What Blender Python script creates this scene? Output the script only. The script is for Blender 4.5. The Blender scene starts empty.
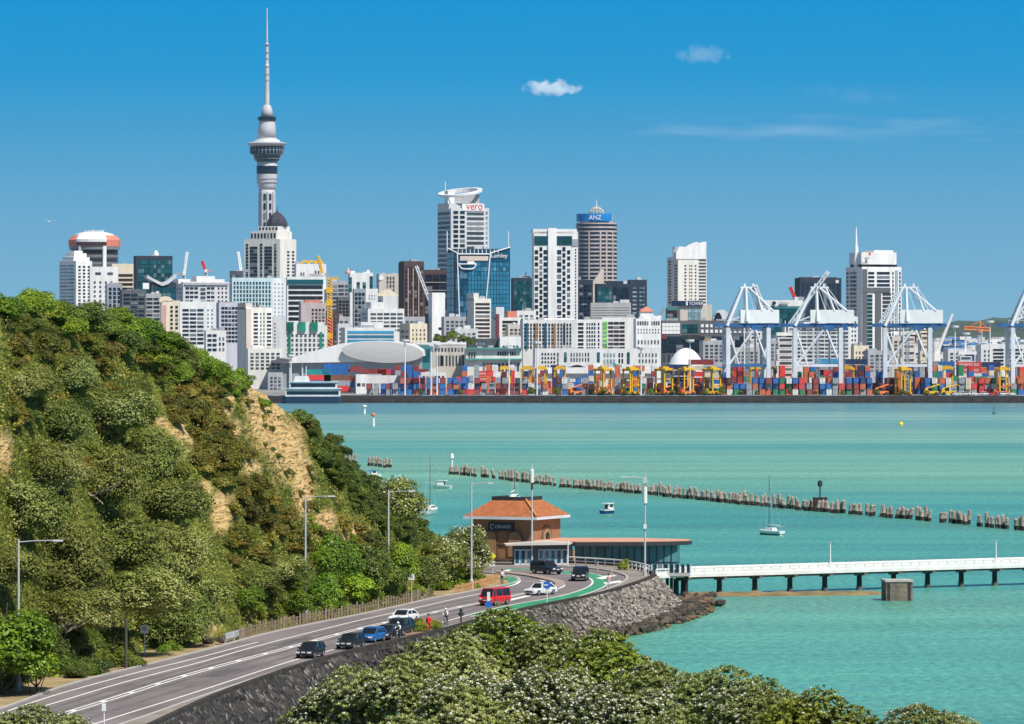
import bpy, bmesh, math, random
import numpy as np
from mathutils import Vector, Matrix, noise
from mathutils.bvhtree import BVHTree
R = math.radians
PI = math.pi
rng = random.Random(7)
S = bpy.context.scene
COL = S.collection

# ---------------------------------------------------------------- camera, sky, sun, exposure
F = 4860.0; HOR = 331.0; CAMZ = 33.0
cd = bpy.data.cameras.new("camera"); cam = bpy.data.objects.new("camera", cd); COL.objects.link(cam)
cam.location = (0, 0, CAMZ); cam.rotation_euler = (R(90), 0, 0)
cd.sensor_width = 36.0; cd.lens = 36.0*F/1024.0
cd.shift_y = -(362.0-HOR)/1024.0
cd.clip_start = 1.0; cd.clip_end = 60000.0
S.camera = cam
SUN_EL = R(54); SUN_AZ = R(140)      # azimuth measured from +Y (view direction) clockwise
w = bpy.data.worlds.new("World"); S.world = w; w.use_nodes = True
nt = w.node_tree; bg = nt.nodes["Background"]
sky = nt.nodes.new("ShaderNodeTexSky"); sky.sky_type = 'NISHITA'; sky.sun_disc = False
sky.sun_elevation = SUN_EL; sky.sun_rotation = SUN_AZ
sky.air_density = 1.0; sky.dust_density = 0.4; sky.ozone_density = 2.0; sky.altitude = 30
# the clear blue of the lowest few degrees of sky (polarised, dry air), by elevation
tc = nt.nodes.new("ShaderNodeTexCoord"); sx = nt.nodes.new("ShaderNodeSeparateXYZ")
nt.links.new(tc.outputs["Generated"], sx.inputs[0])
mr = nt.nodes.new("ShaderNodeMapRange"); mr.inputs[1].default_value = 0.0; mr.inputs[2].default_value = 0.09
nt.links.new(sx.outputs["Z"], mr.inputs[0])
rp = nt.nodes.new("ShaderNodeValToRGB")
SKYC = [(0.0, (0.222, 0.478, 0.665)), (0.23, (0.145, 0.418, 0.655)), (0.42, (0.068, 0.370, 0.665)), (0.58, (0.010, 0.330, 0.680)), (0.745, (0.0, 0.312, 0.690)), (1.0, (0.0, 0.27, 0.66))]
el = rp.color_ramp.elements
while len(el) < len(SKYC): el.new(0.5)
SKYMUL = 11.2
for e, (p, c) in zip(el, SKYC):
    e.position = p; e.color = (c[0], c[1], c[2], 1)
nt.links.new(mr.outputs[0], rp.inputs[0])
mul = nt.nodes.new("ShaderNodeVectorMath"); mul.operation = 'SCALE'; mul.inputs["Scale"].default_value = SKYMUL
nt.links.new(rp.outputs[0], mul.inputs[0])
mr2 = nt.nodes.new("ShaderNodeMapRange"); mr2.inputs[1].default_value = 0.10; mr2.inputs[2].default_value = 0.35
nt.links.new(sx.outputs["Z"], mr2.inputs[0])
mx = nt.nodes.new("ShaderNodeMix"); mx.data_type = 'RGBA'
nt.links.new(mr2.outputs[0], mx.inputs[0]); nt.links.new(mul.outputs[0], mx.inputs[6]); nt.links.new(sky.outputs[0], mx.inputs[7])
nt.links.new(mx.outputs[2], bg.inputs[0]); bg.inputs[1].default_value = 0.07
sd = bpy.data.lights.new("sun", 'SUN'); sd.energy = 4.8; sd.angle = R(0.5); sd.color = (1.0, 0.955, 0.88)
so = bpy.data.objects.new("sun", sd); COL.objects.link(so)
sdir = Vector((math.sin(SUN_AZ)*math.cos(SUN_EL), math.cos(SUN_AZ)*math.cos(SUN_EL), math.sin(SUN_EL)))
so.rotation_euler = (-sdir).to_track_quat('-Z', 'Y').to_euler()
S.view_settings.view_transform = 'Standard'; S.view_settings.look = 'None'
S.view_settings.exposure = 0.25; S.view_settings.gamma = 1.0; S.view_settings.use_curve_mapping = False
S.cycles.max_bounces = 6; S.cycles.diffuse_bounces = 3; S.cycles.glossy_bounces = 2; S.cycles.transmission_bounces = 4
S.cycles.transparent_max_bounces = 8; S.cycles.volume_bounces = 5

# ---------------------------------------------------------------- photo geometry helpers
def P(px, py, Y): return Vector(((px-512)*Y/F, Y, CAMZ-(py-HOR)*Y/F))
def G(px, py, z=4.0):
    Y = F*(CAMZ-z)/(py-HOR); return Vector(((px-512)*Y/F, Y, z))
def interp(x, pts):
    return float(np.interp(x, [p[0] for p in pts], [p[1] for p in pts]))

# ---------------------------------------------------------------- materials
MATS = {}
def mat(name, col, rough=0.7, var=0.10, scale=0.6, bump=0.0, bscale=3.0, metal=0.0, spec=0.5, rand=0.0, alpha=1.0):
    if name in MATS: return MATS[name]
    m = bpy.data.materials.new(name); m.use_nodes = True
    t = m.node_tree; b = t.nodes["Principled BSDF"]
    b.inputs["Roughness"].default_value = rough; b.inputs["Metallic"].default_value = metal
    b.inputs["Specular IOR Level"].default_value = spec
    co = t.nodes.new("ShaderNodeTexCoord")
    n = t.nodes.new("ShaderNodeTexNoise"); n.inputs["Scale"].default_value = scale; n.inputs["Detail"].default_value = 5
    t.links.new(co.outputs["Object"], n.inputs["Vector"])
    r = t.nodes.new("ShaderNodeValToRGB")
    r.color_ramp.elements[0].position = 0.3; r.color_ramp.elements[1].position = 0.7
    r.color_ramp.elements[0].color = tuple(c*(1-var) for c in col)+(1,)
    r.color_ramp.elements[1].color = tuple(min(1, c*(1+var)) for c in col)+(1,)
    t.links.new(n.outputs[0], r.inputs[0])
    out = r.outputs[0]
    if rand > 0:
        oi = t.nodes.new("ShaderNodeObjectInfo")
        mrn = t.nodes.new("ShaderNodeMapRange"); mrn.inputs[3].default_value = 1-rand; mrn.inputs[4].default_value = 1+rand
        t.links.new(oi.outputs["Random"], mrn.inputs[0])
        hs = t.nodes.new("ShaderNodeHueSaturation"); t.links.new(mrn.outputs[0], hs.inputs["Value"]); t.links.new(out, hs.inputs["Color"])
        out = hs.outputs[0]
    t.links.new(out, b.inputs["Base Color"])
    if bump > 0:
        n2 = t.nodes.new("ShaderNodeTexNoise"); n2.inputs["Scale"].default_value = bscale; n2.inputs["Detail"].default_value = 6
        t.links.new(co.outputs["Object"], n2.inputs["Vector"])
        bp = t.nodes.new("ShaderNodeBump"); bp.inputs["Strength"].default_value = bump; bp.inputs["Distance"].default_value = 0.3
        t.links.new(n2.outputs[0], bp.inputs["Height"]); t.links.new(bp.outputs[0], b.inputs["Normal"])
    MATS[name] = m
    return m
WALL = {
 'white': (.66, .66, .645), 'bright': (.73, .73, .72), 'offwhite': (.68, .66, .61), 'cream': (.68, .60, .46), 'beige': (.56, .48, .42),
 'grey': (.36, .37, .39), 'lav': (.47, .47, .54), 'dark': (.07, .08, .10), 'brown': (.075, .042, .040), 'concrete': (.38, .37, .36),
 'pink': (.50, .31, .28), 'paleblue': (.52, .64, .68), 'navy': (.018, .030, .055), 'charcoal': (.10, .105, .12), 'stone': (.52, .48, .42),
 'lightgrey': (.56, .57, .58), 'salmon': (.60, .20, .13), 'teal': (.03, .20, .22), 'steel': (.30, .33, .37), 'pinkgrey': (.45, .38, .37)}
def W(k):
    if 'facade '+k in MATS: return MATS['facade '+k]
    m = mat('facade '+k, WALL[k], 0.8, 0.13, 1.0); t = m.node_tree
    n = [q for q in t.nodes if q.type == 'TEX_NOISE'][0]; c = [q for q in t.nodes if q.type == 'TEX_COORD'][0]
    mp = t.nodes.new("ShaderNodeMapping"); mp.inputs["Scale"].default_value = (.30, .30, .045); t.links.new(c.outputs["Object"], mp.inputs[0]); t.links.new(mp.outputs[0], n.inputs["Vector"])
    return m
GLS = {'gnavy': (.012, .022, .040), 'gteal': (.010, .070, .085), 'gblue': (.008, .085, .17), 'gblack': (.014, .016, .020), 'ggreen': (.02, .19, .13),
       'gbrown': (.045, .028, .030), 'ggrey': (.06, .075, .09), 'gsky': (.022, .155, .26), 'gband': (.05, .28, .46), 'glime': (.16, .55, .08), 'gorange': (.55, .22, .05), 'gpale': (.20, .30, .34)}
def GL(k):
    if 'glass '+k[1:] in MATS: return MATS['glass '+k[1:]]
    m = mat('glass '+k[1:], GLS[k], 0.12, 0.25, 0.15, spec=0.5, rand=0.5); t = m.node_tree; b = t.nodes["Principled BSDF"]
    src = b.inputs["Base Color"].links[0].from_socket; oi = t.nodes.new("ShaderNodeObjectInfo")   # blinds drawn behind some panes
    gt = t.nodes.new("ShaderNodeMath"); gt.operation = 'GREATER_THAN'; gt.inputs[1].default_value = .86; t.links.new(oi.outputs["Random"], gt.inputs[0])
    ml = t.nodes.new("ShaderNodeMath"); ml.operation = 'MULTIPLY'; ml.inputs[1].default_value = (.25 if k in ('gteal', 'gblue', 'gsky') else .55); t.links.new(gt.outputs[0], ml.inputs[0])
    mx_ = t.nodes.new("ShaderNodeMix"); mx_.data_type = 'RGBA'; t.links.new(ml.outputs[0], mx_.inputs[0]); t.links.new(src, mx_.inputs[6]); mx_.inputs[7].default_value = (.30, .32, .33, 1)
    t.links.new(mx_.outputs[2], b.inputs["Base Color"]); return m

# ---------------------------------------------------------------- mesh builder
class MB:
    def __init__(s): s.v = []; s.f = []; s.m = []
    def add(s, vs, fs, mi=0):
        o = len(s.v); s.v += [tuple(p) for p in vs]
        for f in fs: s.f.append(tuple(i+o for i in f)); s.m.append(mi)
        return s
    def box(s, c, d, rz=0.0, mi=0, tap=1.0):
        x, y, z = d[0]/2, d[1]/2, d[2]/2; ca, sa = math.cos(rz), math.sin(rz); vs = []
        for k in (-1, 1):
            q = 1.0 if k < 0 else tap
            for (a, b) in ((-1, -1), (1, -1), (1, 1), (-1, 1)):
                u, v = a*x*q, b*y*q
                vs.append((c[0]+u*ca-v*sa, c[1]+u*sa+v*ca, c[2]+k*z))
        return s.add(vs, [(3, 2, 1, 0), (4, 5, 6, 7), (0, 1, 5, 4), (1, 2, 6, 5), (2, 3, 7, 6), (3, 0, 4, 7)], mi)
    def tube(s, p0, p1, r0, r1=None, n=8, mi=0):
        r1 = r0 if r1 is None else r1
        p0 = Vector(p0); p1 = Vector(p1); d = (p1-p0).normalized()
        a = d.orthogonal().normalized(); b = d.cross(a); vs = []
        for p, r in ((p0, r0), (p1, r1)):
            for i in range(n):
                t = 2*PI*i/n+PI/n; vs.append(p+(a*math.cos(t)+b*math.sin(t))*r)
        fs = [(i, (i+1) % n, n+(i+1) % n, n+i) for i in range(n)]+[tuple(range(n-1, -1, -1)), tuple(range(n, 2*n))]
        return s.add(vs, fs, mi)
    def path(s, pts, rs, n=6, mi=0):
        for i in range(len(pts)-1): s.tube(pts[i], pts[i+1], rs[i], rs[i+1], n, mi)
        return s
    def lathe(s, prof, n=24, c=(0, 0, 0), mi=0, sx=1.0, sy=1.0):
        vs = []; fs = []; k = len(prof)
        for i in range(n):
            t = 2*PI*i/n
            for (r, z) in prof: vs.append((c[0]+r*math.cos(t)*sx, c[1]+r*math.sin(t)*sy, c[2]+z))
        for i in range(n):
            j = (i+1) % n
            for q in range(k-1): fs.append((i*k+q, j*k+q, j*k+q+1, i*k+q+1))
        fs.append(tuple(i*k for i in range(n-1, -1, -1))); fs.append(tuple(i*k+k-1 for i in range(n)))
        return s.add(vs, fs, mi)
    def prism(s, poly, z0, z1, mi=0):
        n = len(poly)
        vs = [(p[0], p[1], z0) for p in poly]+[(p[0], p[1], z1) for p in poly]
        return s.add(vs, [tuple(range(n-1, -1, -1)), tuple(range(n, 2*n))]+[(i, (i+1) % n, n+(i+1) % n, n+i) for i in range(n)], mi)
    def slab(s, poly, y0, y1, mi=0):      # polygon in (x, z), thickness along y
        n = len(poly)
        vs = [(p[0], y0, p[1]) for p in poly]+[(p[0], y1, p[1]) for p in poly]
        return s.add(vs, [tuple(range(n)), tuple(range(2*n-1, n-1, -1))]+[((i+1) % n, i, n+i, n+(i+1) % n) for i in range(n)], mi)
    def rings(s, rings, mi=0, caps=True, closed=True):
        k = len(rings[0]); vs = [p for r in rings for p in r]; fs = []
        for i in range(len(rings)-1):
            for q in range(k if closed else k-1):
                fs.append((i*k+q, i*k+(q+1) % k, (i+1)*k+(q+1) % k, (i+1)*k+q))
        if caps: fs += [tuple(range(k-1, -1, -1)), tuple(range((len(rings)-1)*k, len(rings)*k))]
        return s.add(vs, fs, mi)
    def mesh(s, name, mats, smooth=False):
        me = bpy.data.meshes.new(name); me.from_pydata(s.v, [], s.f)
        for m in (mats if isinstance(mats, (list, tuple)) else [mats]): me.materials.append(m)
        me.polygons.foreach_set("material_index", s.m)
        bm = bmesh.new(); bm.from_mesh(me); bmesh.ops.recalc_face_normals(bm, faces=bm.faces); bm.to_mesh(me); bm.free()
        if smooth: me.polygons.foreach_set("use_smooth", [True]*len(me.polygons))
        me.update(); return me
    def build(s, name, mats, parent=None, loc=None, rz=0, smooth=False):
        return link(name, s.mesh(name, mats, smooth), parent, loc, rz)
def link(name, me, parent=None, loc=None, rz=0):
    o = bpy.data.objects.new(name, me); COL.objects.link(o)
    if parent: o.parent = parent
    if loc is not None: o.location = loc
    if rz: o.rotation_euler = (0, 0, rz)
    return o
def tag(o, label, cat, group=None):
    o["label"] = label; o["category"] = cat
    if group: o["group"] = group
    return o
def thing(name, label, cat, loc=(0, 0, 0), rz=0, group=None):
    o = bpy.data.objects.new(name, None); COL.objects.link(o); o.location = loc; o.rotation_euler = (0, 0, rz)
    o.empty_display_size = 0.5
    return tag(o, label, cat, group)
def struct(o, kind='structure'): o["kind"] = kind; return o
def copy_tree(o, parent=None):
    c = o.copy(); COL.objects.link(c); c.parent = parent
    for ch in o.children: copy_tree(ch, c)
    return c
def ordinal(n):
    if 10 <= n % 100 <= 20: return f"{n}th"
    return f"{n}{ {1:'st',2:'nd',3:'rd'}.get(n%10,'th') }"
def text(parent, body, height, loc, m, width=None, rz=0, name='lettering', depth=0.1):
    cu = bpy.data.curves.new(name, 'FONT'); cu.body = body; cu.size = 1.0; cu.align_x = 'CENTER'; cu.align_y = 'CENTER'; cu.extrude = 0.02
    to = bpy.data.objects.new(name, cu); COL.objects.link(to)
    bpy.context.view_layer.update()
    me = bpy.data.meshes.new_from_object(to); bpy.data.objects.remove(to)
    co = np.array([v.co[:] for v in me.vertices]); mn, mxx = co.min(0), co.max(0)
    sc = height/(mxx[1]-mn[1]); scx = sc if width is None else width/(mxx[0]-mn[0])
    c = (mn+mxx)/2
    for v in me.vertices: v.co = ((v.co.x-c[0])*scx, -(v.co.z*depth*10), (v.co.y-c[1])*sc)
    me.materials.clear(); me.materials.append(m)
    return link(name, me, parent, loc, rz)

# =============================================================== SETTING: water, land, far hills
def resample(pts, n):
    pts = [Vector(p) for p in pts]; L = [0]
    for i in range(1, len(pts)): L.append(L[-1]+(pts[i]-pts[i-1]).length)
    out = []
    for i in range(n):
        t = L[-1]*i/(n-1); k = 0
        while k < len(L)-2 and L[k+1] < t: k += 1
        f = (t-L[k])/max(1e-9, L[k+1]-L[k]); out.append(pts[k].lerp(pts[k+1], f))
    return out
def smooth_path(pts, it=2):
    pts = [Vector(p) for p in pts]
    for _ in range(it):
        q = [pts[0]]
        for i in range(len(pts)-1):
            q += [pts[i].lerp(pts[i+1], .25), pts[i].lerp(pts[i+1], .75)]
        pts = q+[pts[-1]]
    return pts

# water
wm = bpy.data.materials.new("sea water"); wm.use_nodes = True; MATS['sea'] = wm
t = wm.node_tree; b = t.nodes["Principled BSDF"]
co = t.nodes.new("ShaderNodeTexCoord")
def mapn(scale, src=co.outputs["Object"], rot=0):
    m = t.nodes.new("ShaderNodeMapping"); m.inputs["Scale"].default_value = scale; m.inputs["Rotation"].default_value = (0, 0, rot); t.links.new(src, m.inputs[0]); return m.outputs[0]
def nz(vec, sc, det=3):
    n = t.nodes.new("ShaderNodeTexNoise"); n.inputs["Scale"].default_value = sc; n.inputs["Detail"].default_value = det; t.links.new(vec, n.inputs["Vector"]); return n.outputs[0]
sp = t.nodes.new("ShaderNodeSeparateXYZ"); t.links.new(co.outputs["Object"], sp.inputs[0])
# murky shoals: colour by how far out the water lies, broken by long streaks
n1 = nz(mapn((0.0022, 0.011, 1), rot=R(4)), 1.0, 4)
mrw = t.nodes.new("ShaderNodeMapRange"); mrw.inputs[1].default_value = 350; mrw.inputs[2].default_value = 2230
t.links.new(sp.outputs["Y"], mrw.inputs[0])
am = t.nodes.new("ShaderNodeMath"); am.operation = 'MULTIPLY_ADD'; am.inputs[1].default_value = 0.19; t.links.new(n1, am.inputs[0])
sb = t.nodes.new("ShaderNodeMath"); sb.operation = 'SUBTRACT'; sb.inputs[1].default_value = 0.095; t.links.new(mrw.outputs[0], sb.inputs[0]); t.links.new(sb.outputs[0], am.inputs[2])
wr = t.nodes.new("ShaderNodeValToRGB")
WC = [(0.0, (0.075, 0.300, 0.225)), (0.08, (0.105, 0.330, 0.232)), (0.13, (0.120, 0.345, 0.235)), (0.17, (0.075, 0.290, 0.222)), (0.24, (0.080, 0.300, 0.220)), (0.29, (0.062, 0.270, 0.215)), (0.36, (0.150, 0.365, 0.225)), (0.46, (0.190, 0.385, 0.235)), (0.54, (0.095, 0.305, 0.230)), (0.62, (0.190, 0.370, 0.260)), (0.72, (0.120, 0.300, 0.245)), (0.80, (0.200, 0.360, 0.285)), (0.88, (0.095, 0.235, 0.235)), (1.0, (0.085, 0.215, 0.240))]
el = wr.color_ramp.elements
while len(el) < len(WC): el.new(.5)
for e, (p, c) in zip(el, WC): e.position = p; e.color = c+(1,)
t.links.new(am.outputs[0], wr.inputs[0])
n2 = nz(mapn((0.004, 0.03, 1), rot=R(-3)), 1.0, 5)
n3 = nz(mapn((0.95, 0.42, 1)), 1.0, 3)  # ripple reflections put into the water colour as fine noise
ad = t.nodes.new("ShaderNodeMath"); ad.operation = 'ADD'; t.links.new(n2, ad.inputs[0]); t.links.new(n3, ad.inputs[1])
mv = t.nodes.new("ShaderNodeMapRange"); mv.inputs[1].default_value = .55; mv.inputs[2].default_value = 1.45; mv.inputs[3].default_value = .52; mv.inputs[4].default_value = 1.42
t.links.new(ad.outputs[0], mv.inputs[0])
hs = t.nodes.new("ShaderNodeHueSaturation"); t.links.new(mv.outputs[0], hs.inputs["Value"]); t.links.new(wr.outputs[0], hs.inputs["Color"])
t.links.new(hs.outputs[0], b.inputs["Base Color"])
b.inputs["Roughness"].default_value = 0.28; b.inputs["Specular IOR Level"].default_value = 0.22; b.inputs["IOR"].default_value = 1.33
bn = nz(mapn((1.1, 0.5, 1)), 1.0, 5); bn2 = nz(mapn((0.06, 0.14, 1)), 1.0, 4)
ba = t.nodes.new("ShaderNodeMath"); ba.operation = 'MULTIPLY_ADD'; ba.inputs[1].default_value = 2.5; t.links.new(bn2, ba.inputs[0]); t.links.new(bn, ba.inputs[2])
bp = t.nodes.new("ShaderNodeBump"); bp.inputs["Strength"].default_value = 0.9; bp.inputs["Distance"].default_value = 0.55
t.links.new(ba.outputs[0], bp.inputs["Height"]); t.links.new(bp.outputs[0], b.inputs["Normal"])
struct(MB().add([(-3500, -200, 0), (3500, -200, 0), (3500, 2236, 0), (-3500, 2236, 0)], [(0, 1, 2, 3)]).build("sea_water", wm))
# land: reclaimed port apron and the flat land behind it to the horizon
struct(MB().add([(-4900, 2238, 3.4), (4900, 2238, 3.4), (4900, 13900, 3.4), (-4900, 13900, 3.4)], [(0, 1, 2, 3)]).build("land", mat("port paving", (.24, .23, .22), .9, .2, .02)))
# port sea wall of dark rock
mb = MB(); rock = mat("dark basalt rock", (.014, .012, .013), .95, .7, .35, bump=1.0, bscale=.6)
n = 240; x0, x1 = -130, 420
top = []; mid = []; toe = []
for i in range(n+1):
    x = x0+(x1-x0)*i/n; r_ = lambda k: noise.noise((x*.21, k, 0))*1.0
    toe.append((x, 2226+r_(1), -1)); mid.append((x, 2230+r_(2)*1.2, 1.7+r_(3)*.6)); top.append((x, 2236+r_(4)*.5, 3.3+.35*noise.noise((x*.5, 9, 0)))); 
bk = [(p[0], 2240, 3.1) for p in top]
mb.rings([toe, mid, top, bk], caps=False, closed=False)
tag(mb.build("rock_sea_wall", rock), "dark rock sea wall along the water edge of the container port", "sea wall")
# far hills
def hills(name, Y, prof, col, seed):
    mb = MB(); pts = []
    xs = np.arange(-200, 1230, 6)
    rows = []
    for k, (dy, hf) in enumerate(((-900, 0), (-500, .45), (-200, .82), (0, 1.0), (500, .7), (1200, 0))):
        row = []
        for px in xs:
            h = interp(px, prof)*(1+.10*noise.noise((px*.03, k*.7, seed)))
            h += 7*noise.noise((px*.06, k, seed+3))*hf
            row.append((((px-512)/F*Y), Y+dy, 3+max(0, h*hf+4*noise.noise((px*.15, k, seed+1))*hf)))
        rows.append(row)
    mb.rings(rows, caps=False, closed=False)
    return struct(mb.build(name, mat(name+" bush", col, .95, .45, .006, bump=.4, bscale=.02), smooth=True))
hills("hills", 11000, [(-200, 10), (600, 10), (830, 20), (900, 30), (940, 46), (970, 55), (1000, 60), (1030, 62), (1060, 58), (1120, 66), (1230, 40)], (.035, .065, .040), 1)
hills("hills", 8200, [(-200, 5), (700, 6), (900, 12), (940, 22), (970, 31), (990, 33), (1015, 44), (1040, 40), (1100, 46), (1230, 20)], (.05, .075, .035), 5)
# clouds: real puffs of vapour far beyond the city
def cloud(name, label, px0, px1, py0, py1, Y, dens, scale, seed, thr):
    c = P((px0+px1)/2, (py0+py1)/2, Y); sxx = (px1-px0)/2*Y/F; szz = (py1-py0)/2*Y/F
    bm = bmesh.new(); bmesh.ops.create_icosphere(bm, subdivisions=3, radius=1.0)
    me = bpy.data.meshes.new(name); bm.to_mesh(me); bm.free()
    for v in me.vertices: v.co = (v.co.x*sxx, v.co.y*szz*1.5, v.co.z*szz)
    o = link(name, me, None, c); tag(o, label, "cloud")
    m = bpy.data.materials.new(name+" vapour"); m.use_nodes = True; t = m.node_tree
    for nn in list(t.nodes):
        if nn.type == 'BSDF_PRINCIPLED': t.nodes.remove(nn)
    out = t.nodes["Material Output"]; pv = t.nodes.new("ShaderNodeVolumePrincipled"); pv.inputs["Color"].default_value = (1, 1, 1, 1)
    pv.inputs["Anisotropy"].default_value = 0.0
    tc = t.nodes.new("ShaderNodeTexCoord"); mp = t.nodes.new("ShaderNodeMapping"); t.links.new(tc.outputs["Object"], mp.inputs[0])
    mp.inputs["Scale"].default_value = (1/sxx, 1/(szz*1.5), 1/szz)
    ln = t.nodes.new("ShaderNodeVectorMath"); ln.operation = 'LENGTH'; t.links.new(mp.outputs[0], ln.inputs[0])
    n = t.nodes.new("ShaderNodeTexNoise"); n.inputs["Scale"].default_value = scale; n.inputs["Detail"].default_value = 5
    mp2 = t.nodes.new("ShaderNodeMapping"); mp2.inputs["Location"].default_value = (seed, seed*.7, 0)
    mp2.inputs["Scale"].default_value = (1/szz, 1/szz, 1/szz) if thr > 0 else (3.2/sxx, 1/szz, 1.6/szz)
    t.links.new(tc.outputs["Object"], mp2.inputs[0]); t.links.new(mp2.outputs[0], n.inputs["Vector"])
    # density = clamp(noise*k - radius)
    a = t.nodes.new("ShaderNodeMath"); a.operation = 'MULTIPLY_ADD'; a.inputs[1].default_value = 2.4; a.inputs[2].default_value = -0.35 - (0.15 if thr <= 0 else 0)
    t.links.new(n.outputs[0], a.inputs[0])
    sbm = t.nodes.new("ShaderNodeMath"); sbm.operation = 'SUBTRACT'; t.links.new(a.outputs[0], sbm.inputs[0]); t.links.new(ln.outputs["Value"], sbm.inputs[1])
    m2 = t.nodes.new("ShaderNodeMapRange"); m2.inputs[1].default_value = 0; m2.inputs[2].default_value = .25 if thr > 0 else .9; m2.inputs[4].default_value = dens
    t.links.new(sbm.outputs[0], m2.inputs[0]); t.links.new(m2.outputs[0], pv.inputs["Density"])
    t.links.new(pv.outputs[0], out.inputs["Volume"]); me.materials.append(m)
    return o
cloud("cloud", "small bright white puffy cloud left of the centre of the sky", 519, 584, 78, 97, 15000, .022, .9, 3.1, 1)
cloud("cloud", "faint small wispy cloud high in the sky, right of the white puff", 672, 734, 43, 65, 15500, .0030, 1.2, 8.3, 1)
cloud("cloud", "long thin white streak of cloud low on the right of the sky", 560, 1110, 112, 146, 17000, .0032, .9, 5.7, 0)
cloud("cloud", "very faint short streak of cloud above the long streak", 780, 930, 78, 112, 17500, .0010, .9, 2.2, 0)

# =============================================================== near land: headland, road, sea wall
E_IN = [(-120, 748), (0, 710), (64, 685.5), (129, 669), (155, 663), (226, 645), (258.6, 635.4), (320, 622.5), (359, 615), (411, 603.5), (437.5, 597), (464, 593), (480, 589.5), (500, 586), (515, 583), (520, 580), (517, 577), (505, 574.5), (480, 572.5), (430, 571)]
R_OUT = [(0, 770), (60, 745), (131, 722.5), (202, 697), (307, 662), (385, 643), (440, 629), (490, 617), (560, 604), (600, 593), (622, 584), (629, 578), (622, 574), (606, 570.5), (585, 568.3), (560, 567), (500, 566), (430, 565.5)]
PAR = [(0, 805), (80, 762), (165, 722), (220, 696), (320, 661), (433, 635), (480, 622), (537, 608.5), (594.7, 597.5), (628, 588), (648, 581), (655, 577), (649, 573), (636, 570), (617, 567), (589, 565), (560, 563.8), (500, 563), (430, 562.5)]
ZR = 4.0
pin = smooth_path([G(*p, ZR) for p in E_IN]); pout = smooth_path([G(*p, ZR) for p in R_OUT]); ppar = smooth_path([G(*p, ZR) for p in PAR])
def flat(poly, z, m, name):
    bm = bmesh.new(); vs = [bm.verts.new((p[0], p[1], z)) for p in poly]; f = bm.faces.new(vs)
    bmesh.ops.triangulate(bm, faces=[f]); bmesh.ops.recalc_face_normals(bm, faces=bm.faces)
    me = bpy.data.meshes.new(name); bm.to_mesh(me); bm.free(); me.materials.append(m)
    if me.polygons[0].normal.z < 0: me.flip_normals()
    return link(name, me)
asph = mat("asphalt", (.178, .150, .148), .9, .22, .12, bump=.15, bscale=6)
struct(flat(pin+pout[::-1], ZR, asph, "road"))
wear = mat("worn asphalt", (.128, .112, .112), .9, .22, .3, bump=.1, bscale=6); patch_ = mat("patched asphalt", (.098, .088, .090), .9, .18, .4, bump=.15, bscale=6)
def road_ribbon(px, w, z, m, name, f0=0, f1=1):
    p = resample(smooth_path([G(*q, ZR) for q in px]), 200)[int(f0*199):int(f1*199)+1]; A = []; Bq = []
    for i, q in enumerate(p):
        d = p[min(i+1, len(p)-1)]-p[max(i-1, 0)]; d.z = 0; d.normalize(); n_ = Vector((d.y, -d.x, 0))*w*.5*(1+.25*noise.noise((q.x*.4, q.y*.15, w))); A.append((q.x+n_.x, q.y+n_.y, z)); Bq.append((q.x-n_.x, q.y-n_.y, z))
    return struct(MB().rings([A, Bq], caps=False, closed=False).build(name, m))
_L2 = [(-60, 746), (19, 713), (65, 700), (110, 686), (168, 670.5), (200, 662.5), (258, 645.5), (320, 630), (360, 620), (411, 609), (450, 600), (478, 594)]
_CL = [(-20, 743), (45, 719.5), (113, 698.5), (174.5, 678.5), (226, 664), (297, 645.5), (349, 631), (391.5, 621), (440, 611), (481, 602.5), (505, 597.5), (530, 592)]
_L4 = [(20, 750), (97, 722.7), (197, 692), (294, 659.7), (337, 648.7), (400, 634), (451, 620), (477, 612.5), (514, 604), (558, 597)]
def between(a, b, f): return [(x, y+(interp(x, b)-y)*f) for x, y in a if b[0][0] <= x <= b[-1][0]]
for f_ in (.22, .62): road_ribbon(between(_CL, _L4, f_), .55, ZR+.003, wear, "road_wear")
for f_ in (.3, .7): road_ribbon(between(_L2, _CL, f_), .5, ZR+.003, wear, "road_wear")
road_ribbon(between(_CL, _L4, .45), 2.4, ZR+.0015, patch_, "road_patch", .30, .36); road_ribbon(between(_L2, _CL, .5), 2.0, ZR+.0015, patch_, "road_patch", .52, .60); road_ribbon(between(_CL, _L4, .5), 2.2, ZR+.0015, patch_, "road_patch", .62, .66)
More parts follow.
